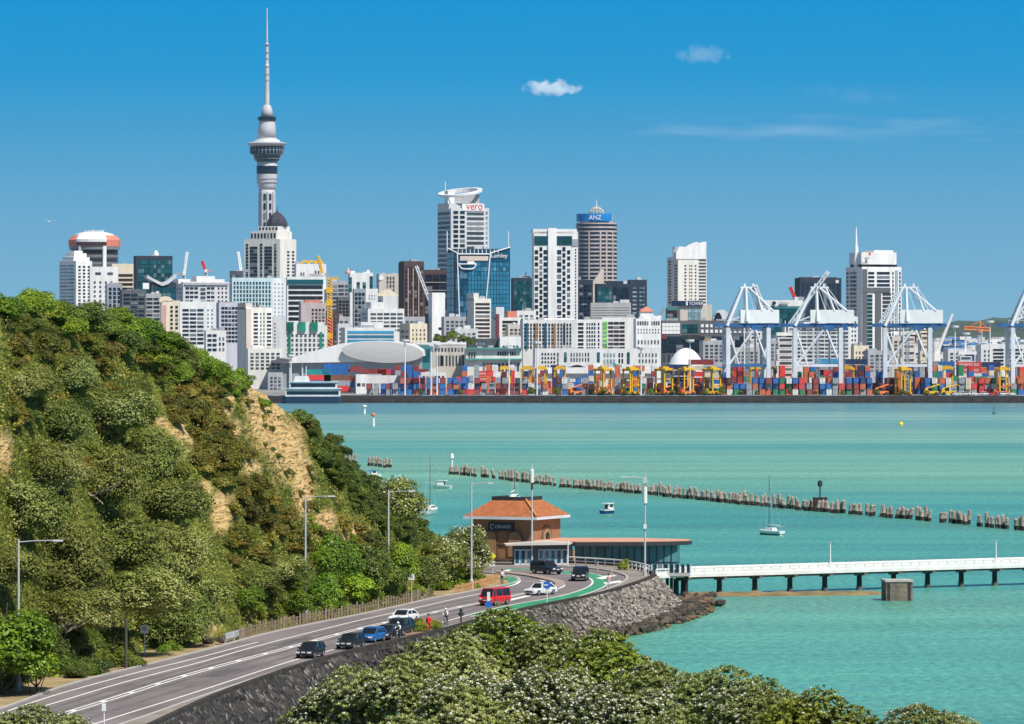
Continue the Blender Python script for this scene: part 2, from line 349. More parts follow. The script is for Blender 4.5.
# footpath strip on the sea side, with a real kerb
def strip(a, b, za, zb, n=120):
    a = resample(a, n); b = resample(b, n); mb = MB()
    ra = [(p.x, p.y, ZR-.3) for p in a]; r0 = [(p.x, p.y, za) for p in a]; r1 = [(p.x, p.y, zb) for p in b]; rb = [(p.x, p.y, ZR-.5) for p in b]
    return mb.rings([ra, r0, r1, rb], caps=False, closed=False)
struct(strip(pout, ppar, ZR+.13, ZR+.15).build("footpath", mat("concrete footpath", (.24, .205, .175), .9, .18, .4)))
kerbm = mat("kerb concrete", (.40, .38, .35), .9, .1, .5)
def ribbon(path, w, z0, z1, m, name, parent=None, n=160, h=None):
    p = resample(path, n); mb = MB(); A = []; B = []
    for i, q in enumerate(p):
        d = (p[min(i+1, n-1)]-p[max(i-1, 0)]); d.z = 0; d.normalize(); nn = Vector((d.y, -d.x, 0))*w/2
        A.append(q+nn); B.append(q-nn)
    if h is None:
        mb.rings([[(q.x, q.y, z1) for q in A], [(q.x, q.y, z1) for q in B]], caps=False, closed=False)
    else:
        mb.rings([[(q.x, q.y, z0) for q in A], [(q.x, q.y, z1) for q in A], [(q.x, q.y, z1) for q in B], [(q.x, q.y, z0) for q in B]], caps=False, closed=False)
    return mb.build(name, m, parent)
struct(ribbon(pout, .3, ZR-.2, ZR+.14, kerbm, "kerb", h=1))
struct(ribbon(pin, .3, ZR-.2, ZR+.10, kerbm, "kerb", h=1))
whitep = mat("white road paint", (.72, .71, .68), .7, .12, 1.5); greenp = mat("green cycle lane paint", (.035, .25, .12), .8, .28, .8)
def line(px, w=.22, z=ZR+.008, m=whitep, name="road_marking", n=120): return struct(ribbon(smooth_path([G(*p, ZR) for p in px]), w, 0, z, m, name, n=n))
def dashes(px, w, on, off, z=ZR+.008):
    pth = smooth_path([G(*p, ZR) for p in px]); L = sum((pth[i+1]-pth[i]).length for i in range(len(pth)-1))
    q = resample(pth, int(L/.5)+2); mb = MB(); k = 0
    while k*0.5 < L-on:
        a, bq = q[k], q[min(len(q)-1, k+int(on/.5))]; d = (bq-a).normalized(); nn = Vector((d.y, -d.x, 0))*w/2
        mb.add([(v.x, v.y, z) for v in (a+nn, bq+nn, bq-nn, a-nn)], [(0, 1, 2, 3)]); k += int((on+off)/.5)
    return struct(mb.build("road_marking", whitep))
L1 = [(-60, 737), (0, 713.5), (48, 697), (87, 686), (140, 671.5), (190, 660), (235, 648), (258, 642)]
L2 = [(-60, 746), (19, 713), (65, 700), (110, 686), (168, 670.5), (200, 662.5), (258, 645.5), (320, 630), (360, 620), (411, 609), (450, 600), (478, 594), (498, 590)]
CL = [(-20, 743), (45, 719.5), (113, 698.5), (174.5, 678.5), (226, 664), (297, 645.5), (349, 631), (391.5, 621), (440, 611), (481, 602.5), (505, 597.5), (530, 592)]
L4 = [(20, 750), (97, 722.7), (197, 692), (294, 659.7), (337, 648.7), (400, 634), (451, 620), (477, 612.5), (514, 604), (558, 597), (585, 589), (594, 583), (590, 577.5), (575, 574.5), (555, 573.2)]
LG = [(470, 616.5), (492, 613), (560, 601.5), (580, 596), (602, 588.5), (610, 582), (605, 576.5), (590, 572.8), (565, 571.3)]
line(L1, .22); line(L2, .22); line(L4, .22); line(LG, .18, m=whitep)
cl = smooth_path([G(*p, ZR) for p in CL])
for off in (-.28, .28):
    struct(ribbon([q+Vector((off*.985, -off*.17, 0)) for q in cl], .2, 0, ZR+.008, whitep, "road_marking"))
dashes(CL, .75, 1.5, 8, z=ZR+.012)
gi = smooth_path([G(*p, ZR) for p in L4[7:]]); go = smooth_path([G(*p, ZR) for p in LG])
struct(MB().rings([[(q.x, q.y, ZR+.004) for q in resample(gi, 90)], [(q.x, q.y, ZR+.004) for q in resample(go, 90)]], caps=False, closed=False).build("cycle_lane", greenp))
struct(flat([G(*p, ZR) for p in ((503, 586), (514, 585), (518.5, 581.5), (515, 578), (504, 576.5), (500, 577), (509, 580), (508, 583))], ZR+.004, greenp, "cycle_lane"))
struct(flat([G(*p, ZR) for p in ((505, 569), (560, 571), (560, 569.5), (505, 568))], ZR+.004, greenp, "cycle_lane"))
for q in ([(596, 578), (612, 574.5), (617, 575.6), (602, 579.5)], [(603, 582.5), (620, 580.5), (623, 582), (606, 584.5)], [(508, 599.5), (530, 594.5), (531, 596), (510, 601)], [(500, 571.5), (508, 569.6), (512, 570), (505, 572)]):
    struct(flat([G(*p, ZR) for p in q], ZR+.010, whitep, "road_marking"))
line([(506, 575.5), (516, 577), (520.5, 581), (515, 585), (500, 588)], .35, n=50)
# raised traffic island
isl = smooth_path([G(*p, ZR) for p in ((497, 571.6), (520, 573.6), (538, 576.2), (551, 579), (563, 581.5), (566, 584.5), (560, 587.5), (553, 588.5), (556, 585), (552, 582), (545, 580.5), (530, 577), (515, 575), (497, 573))])
isl2 = [(p.x, p.y) for p in isl]
tag(MB().prism(isl2, ZR-.1, ZR+.16).build("traffic_island", mat("island paving", (.30, .24, .20), .9, .15, .6)), "curved raised traffic island with a pale kerb in the road junction", "traffic island")
line([(540, 580), (552, 583), (563, 583.8), (565, 586), (556, 589.5), (546, 591)], .3, n=50)

# revetment: parapet + rock slope
pp = resample(ppar, 200); nor = []
for i, q in enumerate(pp):
    d = pp[min(i+1, 199)]-pp[max(i-1, 0)]; d.z = 0; d.normalize(); nor.append(Vector((d.y, -d.x, 0)))
i1 = max(range(200), key=lambda i: pp[i].x)
iend = min(199, i1+26)
sw = thing("sea_wall", "curved stone sea wall with dark coping beside the coast road", "sea wall")
mb = MB(); A = []
ringsp = []
for off, z in ((-.22, ZR), (-.22, ZR+.42), (.22, ZR+.42), (.26, ZR-.1)):
    ringsp.append([pp[i]+nor[i]*off+Vector((0, 0, z-ZR)) for i in range(iend+1)])
mb.rings([[(v.x, v.y, v.z) for v in r] for r in ringsp], caps=False, closed=False)
mb.build("coping", mat("dark coping stone", (.034, .026, .020), .95, .6, .9, bump=.9, bscale=2), sw)  # near-black brown tone over the whole coping
# slope
NR = 34; mb = MB(); rows = []; att = []
for k in range(NR+1):
    f = k/NR; row = []
    for i in range(iend+1):
        px = 512+pp[i].x*F/pp[i].y
        wd = interp(i/iend, [(0, 3.2), (.45, 3.6), (.75, 4.8), (1, 4.0)])
        z = (ZR+.2)*(1-f)-1.0*f
        q = pp[i]+nor[i]*(.3+wd*f)
        b_ = noise.noise((q.x*1.1, q.y*1.1, z*1.3))*.28+noise.noise((q.x*2.6, q.y*2.6, z*3))*.16
        q = q+nor[i]*b_; row.append((q.x, q.y, z+b_*.6)); 
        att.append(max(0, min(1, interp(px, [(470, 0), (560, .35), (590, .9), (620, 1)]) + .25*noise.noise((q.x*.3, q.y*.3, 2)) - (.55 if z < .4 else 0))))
    rows.append(row)
mb.rings(rows, caps=False, closed=False)
rvm = bpy.data.materials.new("revetment stone"); rvm.use_nodes = True; t = rvm.node_tree; b = t.nodes["Principled BSDF"]; b.inputs["Roughness"].default_value = .95
co = t.nodes.new("ShaderNodeTexCoord"); vo = t.nodes.new("ShaderNodeTexVoronoi"); vo.inputs["Scale"].default_value = 2.1; t.links.new(co.outputs["Object"], vo.inputs["Vector"])
at = t.nodes.new("ShaderNodeAttribute"); at.attribute_name = "pale"
nn = t.nodes.new("ShaderNodeTexNoise"); nn.inputs["Scale"].default_value = .8; nn.inputs["Detail"].default_value = 6; t.links.new(co.outputs["Object"], nn.inputs["Vector"])
def ramp(t, src, stops):
    r = t.nodes.new("ShaderNodeValToRGB"); e = r.color_ramp.elements
    while len(e) < len(stops): e.new(.5)
    for q, (p, c) in zip(e, stops): q.position = p; q.color = tuple(c)+(1,)
    t.links.new(src, r.inputs[0]); return r.outputs[0]
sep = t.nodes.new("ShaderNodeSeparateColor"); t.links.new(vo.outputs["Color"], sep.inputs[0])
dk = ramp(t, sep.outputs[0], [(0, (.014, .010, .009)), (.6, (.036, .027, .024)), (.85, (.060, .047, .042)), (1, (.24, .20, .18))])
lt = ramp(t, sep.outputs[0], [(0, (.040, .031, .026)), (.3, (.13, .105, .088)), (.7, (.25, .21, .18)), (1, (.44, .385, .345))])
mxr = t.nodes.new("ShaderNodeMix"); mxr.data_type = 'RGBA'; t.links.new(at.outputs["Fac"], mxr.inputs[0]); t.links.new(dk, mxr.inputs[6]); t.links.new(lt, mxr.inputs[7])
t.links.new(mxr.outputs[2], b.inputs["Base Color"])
bp = t.nodes.new("ShaderNodeBump"); bp.inputs["Strength"].default_value = 1.0; bp.inputs["Distance"].default_value = .35; bp.invert = True
t.links.new(vo.outputs["Distance"], bp.inputs["Height"]); t.links.new(bp.outputs[0], b.inputs["Normal"])
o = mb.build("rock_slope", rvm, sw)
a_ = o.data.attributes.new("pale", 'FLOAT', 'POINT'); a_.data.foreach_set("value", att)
# verge ground on which headland, wharf building and back road stand
struct(flat([(-120, 300), (pp[0].x-6, pp[0].y-2)]+[(p.x, p.y) for p in pp[2:i1+12]]+[(8, 606), (9, 640), (-10, 660), (-60, 660), (-120, 640)], ZR-.06, mat("dry verge", (.30, .22, .11), .95, .35, .25), "verge_ground"))

# headland
CREST = [(-160, 296), (-60, 303), (0, 306), (40, 312), (100, 322), (150, 334), (200, 360), (230, 374), (250, 385), (270, 398), (300, 420), (340, 456), (380, 499), (420, 530), (450, 552), (480, 578), (500, 583)]
SETB = [(-160, 46), (0, 46), (100, 46), (200, 42), (300, 35), (400, 24), (450, 17), (480, 9), (500, 4)]
def hill_z(v):
    f = v; return .35*f+.65*(f*f*(3-2*f))
pxs = list(np.arange(-160, 494, 2.6)); NV = 56; NBK = 16
rows = []; bare = []
BARE = [(266, 416, 21, 34), (287, 450, 19, 33), (303, 486, 11, 30), (252, 392, 9, 16), (180, 440, 15, 18), (163, 425, 8, 10), (228, 402, 6, 16), (3, 452, 9, 20), (252, 468, 12, 8), (120, 470, 9, 9),
        (326, 520, 12, 10), (350, 535, 14, 12), (222, 512, 12, 20), (210, 622, 8, 16), (205, 490, 8, 10), (215, 455, 8, 9), (95, 405, 5, 5), (235, 430, 7, 10)]
for v in range(NV+NBK+1):
    row = []
    for px in pxs:
        ye = interp(px, E_IN); Yb = F*(CAMZ-ZR)/(ye-HOR)+interp(px, [(-160, 18), (60, 18), (150, 20), (205, 12), (235, 6), (300, 5), (440, 4), (480, 1.5)]); Db = interp(px, SETB); Yc = Yb+Db
        zc = CAMZ-(interp(px, CREST)-HOR)*Yc/F
        if v <= NV:
            f = v/NV; Y = Yb+Db*f; z = ZR-.05+(zc-ZR)*hill_z(f)
        else:
            f = (v-NV)/NBK; Y = Yc+f*min(45, 600-Yc if px > 380 else 45); z = zc+(0.-zc if px < 380 else 3.9-zc)*(f*f*(3-2*f)) - (1.5*f if px < 380 else 0)
        x = (px-512)*Y/F
        amp = min(1, v/6.)*min(1, max(0, (500-px)/60))
        nzv = (noise.noise((x*.13, Y*.13, 3))*1.0+noise.noise((x*.4, Y*.4, z*.2))*.5+noise.noise((x*1.1, Y*1.1, z))*.22)*amp
        z2 = z+nzv; Y2 = Y+noise.noise((x*.25, z*.3, 7))*1.2*amp
        row.append((x, Y2, z2))
        py = HOR+(CAMZ-z2)*F/Y2; bb = 0
        if v <= NV+1:
            for (bx, by, rx, ry) in BARE:
                d = math.hypot((px-bx)/rx, (py-by)/ry); bb = max(bb, 1.25-d+.35*noise.noise((x*.6, Y*.6, z*.6)))
        bare.append(max(0, min(1, bb*1.6)))
    rows.append(row)
mbh = MB(); mbh.rings(rows, caps=False, closed=False)
hm = bpy.data.materials.new("headland earth"); hm.use_nodes = True; t = hm.node_tree; b = t.nodes["Principled BSDF"]; b.inputs["Roughness"].default_value = .95; b.inputs["Specular IOR Level"].default_value = .1
co = t.nodes.new("ShaderNodeTexCoord"); at = t.nodes.new("ShaderNodeAttribute"); at.attribute_name = "bare"
na = t.nodes.new("ShaderNodeTexNoise"); na.inputs["Scale"].default_value = .45; na.inputs["Detail"].default_value = 8; t.links.new(co.outputs["Object"], na.inputs["Vector"])
mp = t.nodes.new("ShaderNodeMapping"); mp.inputs["Scale"].default_value = (1, 1, 3.5); t.links.new(co.outputs["Object"], mp.inputs[0])
nb = t.nodes.new("ShaderNodeTexNoise"); nb.inputs["Scale"].default_value = .55; nb.inputs["Detail"].default_value = 8; t.links.new(mp.outputs[0], nb.inputs["Vector"])
clay = ramp(t, nb.outputs[0], [(.28, (.22, .125, .05)), (.38, (.48, .30, .12)), (.55, (.62, .43, .20)), (.68, (.56, .37, .15)), (.78, (.68, .54, .33))])
grass = ramp(t, na.outputs[0], [(.3, (.045, .060, .012)), (.5, (.10, .125, .020)), (.7, (.20, .20, .045))])
mxh = t.nodes.new("ShaderNodeMix"); mxh.data_type = 'RGBA'; t.links.new(at.outputs["Fac"], mxh.inputs[0]); t.links.new(grass, mxh.inputs[6]); t.links.new(clay, mxh.inputs[7])
t.links.new(mxh.outputs[2], b.inputs["Base Color"])
bp = t.nodes.new("ShaderNodeBump"); bp.inputs["Strength"].default_value = 1.0; bp.inputs["Distance"].default_value = 1.3
t.links.new(nb.outputs[0], bp.inputs["Height"]); t.links.new(bp.outputs[0], b.inputs["Normal"])
hill = struct(mbh.build("headland_hill", hm, smooth=True))
a_ = hill.data.attributes.new("bare", 'FLOAT', 'POINT'); a_.data.foreach_set("value", bare)
HB = BVHTree.FromPolygons([v.co for v in hill.data.vertices], [tuple(p.vertices) for p in hill.data.polygons])
def onhill(px, py):
    d = Vector(((px-512)/F, 1, -(py-HOR)/F)); loc, nrm, idx, dist = HB.ray_cast(Vector((0, 0, CAMZ)), d)
    if loc is None: return None
    if nrm.z < 0: nrm = -nrm
    return loc, nrm, max(bare[i] for i in hill.data.polygons[idx].vertices)
# hillside the camera stands on (foreground), dropping to the sea wall toe
mb = MB(); rows = []
for Y in (20, 60, 100, 130, 160, 190, 220, 250, 280, 310, 335, 350, 380):
    z = interp(Y, [(20, 27), (100, 19), (160, 16), (220, 13.5), (280, 9), (310, 6), (335, 2.5), (350, -.5), (380, -3)])
    row = []
    for x in np.arange(-90, 60, 5):
        side = interp(x, [(-90, 0), (4, 0), (12, 1.5), (24, 9), (40, 24), (60, 40)])
        row.append((x, Y, z-side+noise.noise((x*.1, Y*.1, 4))*.5))
    rows.append(row)
mb.rings(rows, caps=False, closed=False)
struct(mb.build("foreground_hillside", mat("dark hillside soil", (.06, .06, .025), .95, .4, .2), smooth=True))  # soil of a plain dark colour

# =============================================================== VEGETATION
def leafmat(name, stops, hue=.02, val=.25, trans=.14, gloss=.35, nscale=.35):
    m = bpy.data.materials.new(name); m.use_nodes = True; t = m.node_tree; b = t.nodes["Principled BSDF"]; out = t.nodes["Material Output"]
    g = t.nodes.new("ShaderNodeNewGeometry"); co = t.nodes.new("ShaderNodeTexCoord")
    n = t.nodes.new("ShaderNodeTexNoise"); n.inputs["Scale"].default_value = nscale; n.inputs["Detail"].default_value = 3; t.links.new(co.outputs["Object"], n.inputs["Vector"])
    a = t.nodes.new("ShaderNodeMath"); a.operation = 'MULTIPLY_ADD'; a.inputs[1].default_value = .42; t.links.new(g.outputs["Random Per Island"], a.inputs[0])
    s = t.nodes.new("ShaderNodeMath"); s.operation = 'MULTIPLY_ADD'; s.inputs[1].default_value = 1.5; s.inputs[2].default_value = -.44; t.links.new(n.outputs[0], s.inputs[0]); t.links.new(s.outputs[0], a.inputs[2])
    c = ramp(t, a.outputs[0], stops)
    oi = t.nodes.new("ShaderNodeObjectInfo"); h = t.nodes.new("ShaderNodeHueSaturation")
    m1 = t.nodes.new("ShaderNodeMapRange"); m1.inputs[3].default_value = .5-hue; m1.inputs[4].default_value = .5+hue; t.links.new(oi.outputs["Random"], m1.inputs[0]); t.links.new(m1.outputs[0], h.inputs["Hue"])
    mm = t.nodes.new("ShaderNodeMath"); mm.operation = 'MULTIPLY'; mm.inputs[1].default_value = 7.31; t.links.new(oi.outputs["Random"], mm.inputs[0])
    fr = t.nodes.new("ShaderNodeMath"); fr.operation = 'FRACT'; t.links.new(mm.outputs[0], fr.inputs[0])
    m2 = t.nodes.new("ShaderNodeMapRange"); m2.inputs[3].default_value = 1-val; m2.inputs[4].default_value = 1+val; t.links.new(fr.outputs[0], m2.inputs[0]); t.links.new(m2.outputs[0], h.inputs["Value"])
    t.links.new(c, h.inputs["Color"]); t.links.new(h.outputs[0], b.inputs["Base Color"])
    b.inputs["Roughness"].default_value = .5; b.inputs["Specular IOR Level"].default_value = gloss
    tr = t.nodes.new("ShaderNodeBsdfTranslucent"); t.links.new(h.outputs[0], tr.inputs["Color"])
    mix = t.nodes.new("ShaderNodeMixShader"); mix.inputs[0].default_value = trans
    t.links.new(b.outputs[0], mix.inputs[1]); t.links.new(tr.outputs[0], mix.inputs[2]); t.links.new(mix.outputs[0], out.inputs["Surface"])
    return m
L_GREY = leafmat("grey green leaves", [(.08, (.040, .052, .007)), (.40, (.145, .172, .030)), (.72, (.30, .325, .085)), (1, (.52, .51, .21))], .015, .18, gloss=.2)
L_BRIGHT = leafmat("bright green leaves", [(.1, (.042, .078, .004)), (.5, (.165, .27, .012)), (1, (.38, .47, .03))], .02, .25)
L_YELLOW = leafmat("yellow green leaves", [(.1, (.07, .10, .01)), (.5, (.21, .26, .02)), (1, (.42, .42, .05))], .02, .2)
L_OLIVE = leafmat("olive scrub leaves", [(.1, (.042, .043, .005)), (.5, (.165, .16, .016)), (.8, (.28, .225, .03)), (1, (.42, .31, .06))], .03, .3)
L_GOLD = leafmat("golden scrub leaves", [(.08, (.055, .050, .006)), (.45, (.20, .175, .022)), (.8, (.36, .29, .05)), (1, (.50, .40, .12))], .02, .3)
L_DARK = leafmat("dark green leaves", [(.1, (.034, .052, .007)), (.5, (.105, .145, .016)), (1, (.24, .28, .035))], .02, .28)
L_FORE = leafmat("glossy rosette leaves", [(.08, (.055, .076, .008)), (.40, (.19, .235, .026)), (.75, (.38, .42, .06)), (1, (.56, .57, .13))], .02, .15, trans=.22, gloss=.2, nscale=.22)
L_FORE2 = leafmat("silvery rosette leaves", [(.08, (.060, .080, .018)), (.40, (.22, .265, .07)), (.75, (.42, .455, .17)), (1, (.58, .60, .33))], .012, .12, trans=.20, gloss=.2, nscale=.22)
BUD = mat("pale flower buds", (.56, .54, .46), .8, .15, 3)
BARK = mat("grey bark", (.13, .105, .085), .95, .3, 1.2, bump=.5, bscale=5)

def quads(name, C, U, V, m, bend=0.0):
    n = len(C); verts = np.empty((n, 4, 3), np.float32)
    verts[:, 0] = C-U-V; verts[:, 1] = C+U-V; verts[:, 2] = C+U+V; verts[:, 3] = C-U+V
    me = bpy.data.meshes.new(name); me.vertices.add(4*n); me.loops.add(4*n); me.polygons.add(n)
    me.vertices.foreach_set("co", verts.reshape(-1)); me.loops.foreach_set("vertex_index", np.arange(4*n, dtype=np.int32))
    me.polygons.foreach_set("loop_start", np.arange(0, 4*n, 4, dtype=np.int32)); me.polygons.foreach_set("loop_total", np.full(n, 4, np.int32))
    me.materials.append(m); me.update(); me.validate(); return me
def unit(a): return a/np.maximum(1e-9, np.linalg.norm(a, axis=-1, keepdims=True))
def lobes(r, n, flat=.7, low=-.25):
    out = []
    for i in range(n):
        a = r.uniform(0, 2*PI); z = r.uniform(low, 1); q = math.sqrt(max(0, 1-min(1, z*z)))
        d = r.uniform(.35, .74); out.append((math.cos(a)*q*d, math.sin(a)*q*d, z*d*flat, r.uniform(.16, .52)))
    return out
def crown(name, seed, m, nlob, nleaf, size, flat=.75, low=-.3, asp=.55, jit=.7, inner=.18):
    """unit-radius crown of leaf-sized faces gathered on uneven lobes"""
    r = random.Random(seed); g = np.random.default_rng(seed); L = np.array(lobes(r, nlob, flat, low))
    wts = L[:, 3]**2; k = g.choice(len(L), nleaf, p=wts/wts.sum())
    d = unit(g.normal(size=(nleaf, 3))); d[:, 2] = np.where(d[:, 2] < -.35, -d[:, 2], d[:, 2])
    rad = np.where(g.random(nleaf) < inner, g.uniform(.2, .8, nleaf), g.normal(1.0, .09, nleaf))
    rad *= 1+.22*np.sin(d[:, 0]*7+k*1.7)*np.sin(d[:, 1]*6+k)*np.sin(d[:, 2]*8+k*.6)
    C = L[k, :3]+d*(L[k, 3]*rad)[:, None]*np.array([1, 1, .85])
    N = unit(d+g.normal(size=d.shape)*jit*.6+np.array([0, 0, .35]))
    U = unit(np.cross(N, g.normal(size=d.shape))); V = np.cross(N, U)
    s = size*g.uniform(.6, 1.35, nleaf)
    return quads(name, C, U*(s*.5)[:, None], V*(s*.5*asp)[:, None], m)
def trunk_mesh(name, seed, h, r0, spread, nl=5):
    r = random.Random(seed); mb = MB(); p = Vector((0, 0, -.4)); pts = [p.copy()]; rs = [r0*1.25]
    for i in range(4):
        p = p+Vector((r.uniform(-.12, .12)*h*.5, r.uniform(-.12, .12)*h*.5, h*.25)); pts.append(p.copy()); rs.append(r0*(1-.17*(i+1)))
    mb.path(pts, rs, 7)
    for i in range(nl):
        a = 2*PI*i/nl+r.uniform(-.4, .4); st = pts[1+i % 3]; q = st.copy(); lp = [q.copy()]; lr = [r0*.55]
        for j in range(3):
            q = q+Vector((math.cos(a)*spread*.3, math.sin(a)*spread*.3, h*(.10+.10*j)*r.uniform(.5, 1.2))); a += r.uniform(-.4, .4); lp.append(q.copy()); lr.append(r0*(.42-.11*j))
        mb.path(lp, lr, 5)
    return mb.mesh(name, BARK)
CR = {
 'grey': [crown("crown", 10+i, L_GREY, 46, 38000, .043, .92, -.8, .6) for i in range(4)],
 'bright': [crown("crown", 30+i, L_BRIGHT, 32, 18000, .060, .95, -.8, .7) for i in range(3)],
 'dark': [crown("crown", 40+i, L_DARK, 32, 18000, .058, .95, -.85, .6) for i in range(3)],
 'blossom': [crown("crown", 50+i, L_GREY, 34, 20000, .055, .95, -.9, .6) for i in range(2)],
 'olive': [crown("foliage", 60+i, L_OLIVE, 13, 6000, .088, .85, -.3, .5, jit=1.0) for i in range(4)],
 'green': [crown("foliage", 70+i, L_BRIGHT, 13, 6000, .088, .85, -.3, .5, jit=1.0) for i in range(3)],
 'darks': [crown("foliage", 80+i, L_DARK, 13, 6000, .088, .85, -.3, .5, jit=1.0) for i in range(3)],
 'gold': [crown("foliage", 85+i, L_GOLD, 12, 3200, .12, .8, -.3, .35, jit=1.2) for i in range(3)],
 'yellow': [crown("foliage", 90+i, L_YELLOW, 9, 1700, .17, .8, -.2, .3, jit=1.2) for i in range(2)],
}
TR = [trunk_mesh("trunk", 5+i, 1.0, .040, .50, 6) for i in range(3)]
def tips(seed, n, size):   # pale young tips on top of crowns
    r = random.Random(seed); g = np.random.default_rng(seed); L = np.array(lobes(r, 28, .95, -.8))
    k = g.choice(len(L), n); d = unit(g.normal(size=(n, 3))); d[:, 2] = np.abs(d[:, 2])
    C = L[k, :3]+d*(L[k, 3]*1.06)[:, None]; N = unit(d+g.normal(size=d.shape)*.5); U = unit(np.cross(N, g.normal(size=d.shape))); V = np.cross(N, U)
    return quads("blossom", C, U*size*.5, V*size*.4, BUD)
TIPS = [tips(50+i, 900, .055) for i in range(2)]

BUSH_N = {}
def tree(kind, px, py, rpx, label, name="pohutukawa_tree", cat="tree", group=None, lift=.75, sq=1.0, loc=None, top=None, wide=1.0, blossom=False, off=(0, 0)):
    """a tree whose crown centre is seen near (px,py) with radius rpx pixels; stands on the headland below"""
    hit = onhill(px, py+rpx*lift) if loc is None else None
    p = Vector(loc) if loc is not None else hit[0]
    r = rpx*p.y/F
    e = thing(name, label, cat, p-Vector((0, 0, .15)), 0, group)
    cz = CAMZ-(py-HOR)*p.y/F-p.z
    cz = max(min(cz, r*.75) if loc is None else cz, r*.35)
    k = rng.randrange(1000)
    c = link("crown", CR[kind][k % len(CR[kind])], e, (off[0], off[1], cz), rng.uniform(0, 6.28)); c.scale = (r*1.15*wide*rng.uniform(.88, 1.18), r*1.15*wide*rng.uniform(.88, 1.18), r*1.12*sq*rng.uniform(.9, 1.1)); c.rotation_euler = (rng.uniform(-.22, .22), rng.uniform(-.22, .22), rng.uniform(0, 6.28))
    tk = link("trunk", TR[k % 3], e, (0, 0, 0), rng.uniform(0, 6.28)); th = cz+r*.25; tk.scale = (min(max(th, r)*.9, r*1.3), min(max(th, r)*.9, r*1.3), th)
    if 'bare limbs' in label or 'dark branched' in label:
        rb = random.Random(k)
        for q_ in range(6):
            a_ = rb.uniform(-.9, .9); z0_ = cz-r*rb.uniform(.2, .7); pts_ = [(rb.uniform(-.3, .3)*r, -r*.85, z0_)]
            for w_ in range(4): pts_.append((pts_[-1][0]+math.sin(a_)*r*.28, pts_[-1][1]-r*.06+rb.uniform(-.05, .05), pts_[-1][2]+r*rb.uniform(.02, .2))); a_ += rb.uniform(-.3, .5)
            mbl = MB(); rg_ = []
            for w_ in range(5):
                rad_ = (.10, .085, .07, .05, .03)[w_]; rg_.append([(pts_[w_][0], pts_[w_][1]+rad_*math.cos(u_), pts_[w_][2]+rad_*math.sin(u_)) for u_ in (0, 1.26, 2.51, 3.77, 5.03)])
            mbl.rings(rg_).build('limb', mat('pale bare bark', (.34, .29, .23), .95, .25, 1.5), e)
    if blossom:
        b_ = link("blossom", TIPS[(k % len(CR[kind])) % 2], e, (0, 0, cz)); b_.scale = c.scale; b_.rotation_euler = c.rotation_euler
    return e
# -- big grey-green trees along the road and on the lower slope
BIGSKIP = {(236, 512), (205, 545), (160, 405), (125, 378)}
BIG = [(22, 512, 40, "grey green coastal tree at the far left edge, behind the leftmost street lamp"),
 (62, 560, 46, "broad grey green coastal tree between the leftmost street lamp and the white road sign"),
 (118, 548, 44, "spreading grey green tree above the white road sign, widest crown of the roadside trees"),
 (165, 560, 42, "grey green tree leaning over the road just right of the white road sign"),
 (112, 596, 38, "low grey green crown overhanging the road behind the white road sign"),
 (62, 612, 36, "dark branched grey green tree above the dry grass verge at left"),
 (160, 615, 36, "grey green tree overhanging the road edge left of the timber pole"),
 (196, 590, 30, "grey green tree just left of the bare clay bank by the road"),
 (205, 545, 34, "grey green tree at mid slope below the brown scrub"),
 (236, 512, 32, "pale grey green crown on the slope left of the bare earth gully"),
 (170, 505, 36, "grey green tree at the middle of the slope above the roadside trees"),
 (105, 478, 38, "large grey green tree with bare limbs showing high on the slope at left"),
 (45, 470, 34, "grey green tree high on the slope beside the bare earth patch at far left"),
 (150, 452, 32, "dark grey green tree right of the bare limbs high on the slope"),
 (60, 425, 34, "grey green tree under the ridge at far left"),
 (110, 415, 34, "grey green tree under the ridge, second row below the bright crowns"),
 (28, 385, 28, "grey green tree near the ridge top at far left"),
 (75, 375, 28, "grey green tree near the ridge top below the bright green crowns"),
 (125, 378, 26, "grey green tree on the upper slope above the dark scrub"),
 (160, 405, 24, "small grey green tree on the upper slope left of the pale grass"),
 (250, 582, 24, "small grey green tree above the metal barrier end"),
 (285, 572, 22, "small grey green tree beside the second street lamp from the left"),
 (5, 570, 34, "grey green tree cut by the left edge, beside the leftmost street lamp")]
for (px, py, r, lb) in BIG:
    if (px, py) in BIGSKIP: continue
    if py > 535 and px < 215:
        ye = interp(px, E_IN)
        d = 21.0 if py > 585 else (27.0 if py > 552 else 34.0)
        Y = F*(CAMZ-ZR)/(ye-HOR)+d+rng.uniform(0, 1.5); loc = ((px-512)*Y/F, Y, ZR+.2+max(0, (d-21)*.3))
        tree('grey', px, py, r, lb, loc=loc, sq=.85, off=((3.4, -.8) if 590 < py < 600 and px < 130 else ((1.2, -.4) if py > 600 else (0, 0))), group="grey green coastal trees on the headland")
    else: tree('grey', px, py, r, lb, sq=.85, group="grey green coastal trees on the headland")
tree('bright', 8, 650, 42, "bushy mid green tree on the dry verge at the bottom left, beside the lamp foot", loc=G(8, 694), sq=.95, name="verge_tree")
tree('dark', 38, 648, 30, "dark green small tree with a thin trunk on the dry verge at the bottom left", loc=G(40, 690), sq=1.0, name="verge_tree")
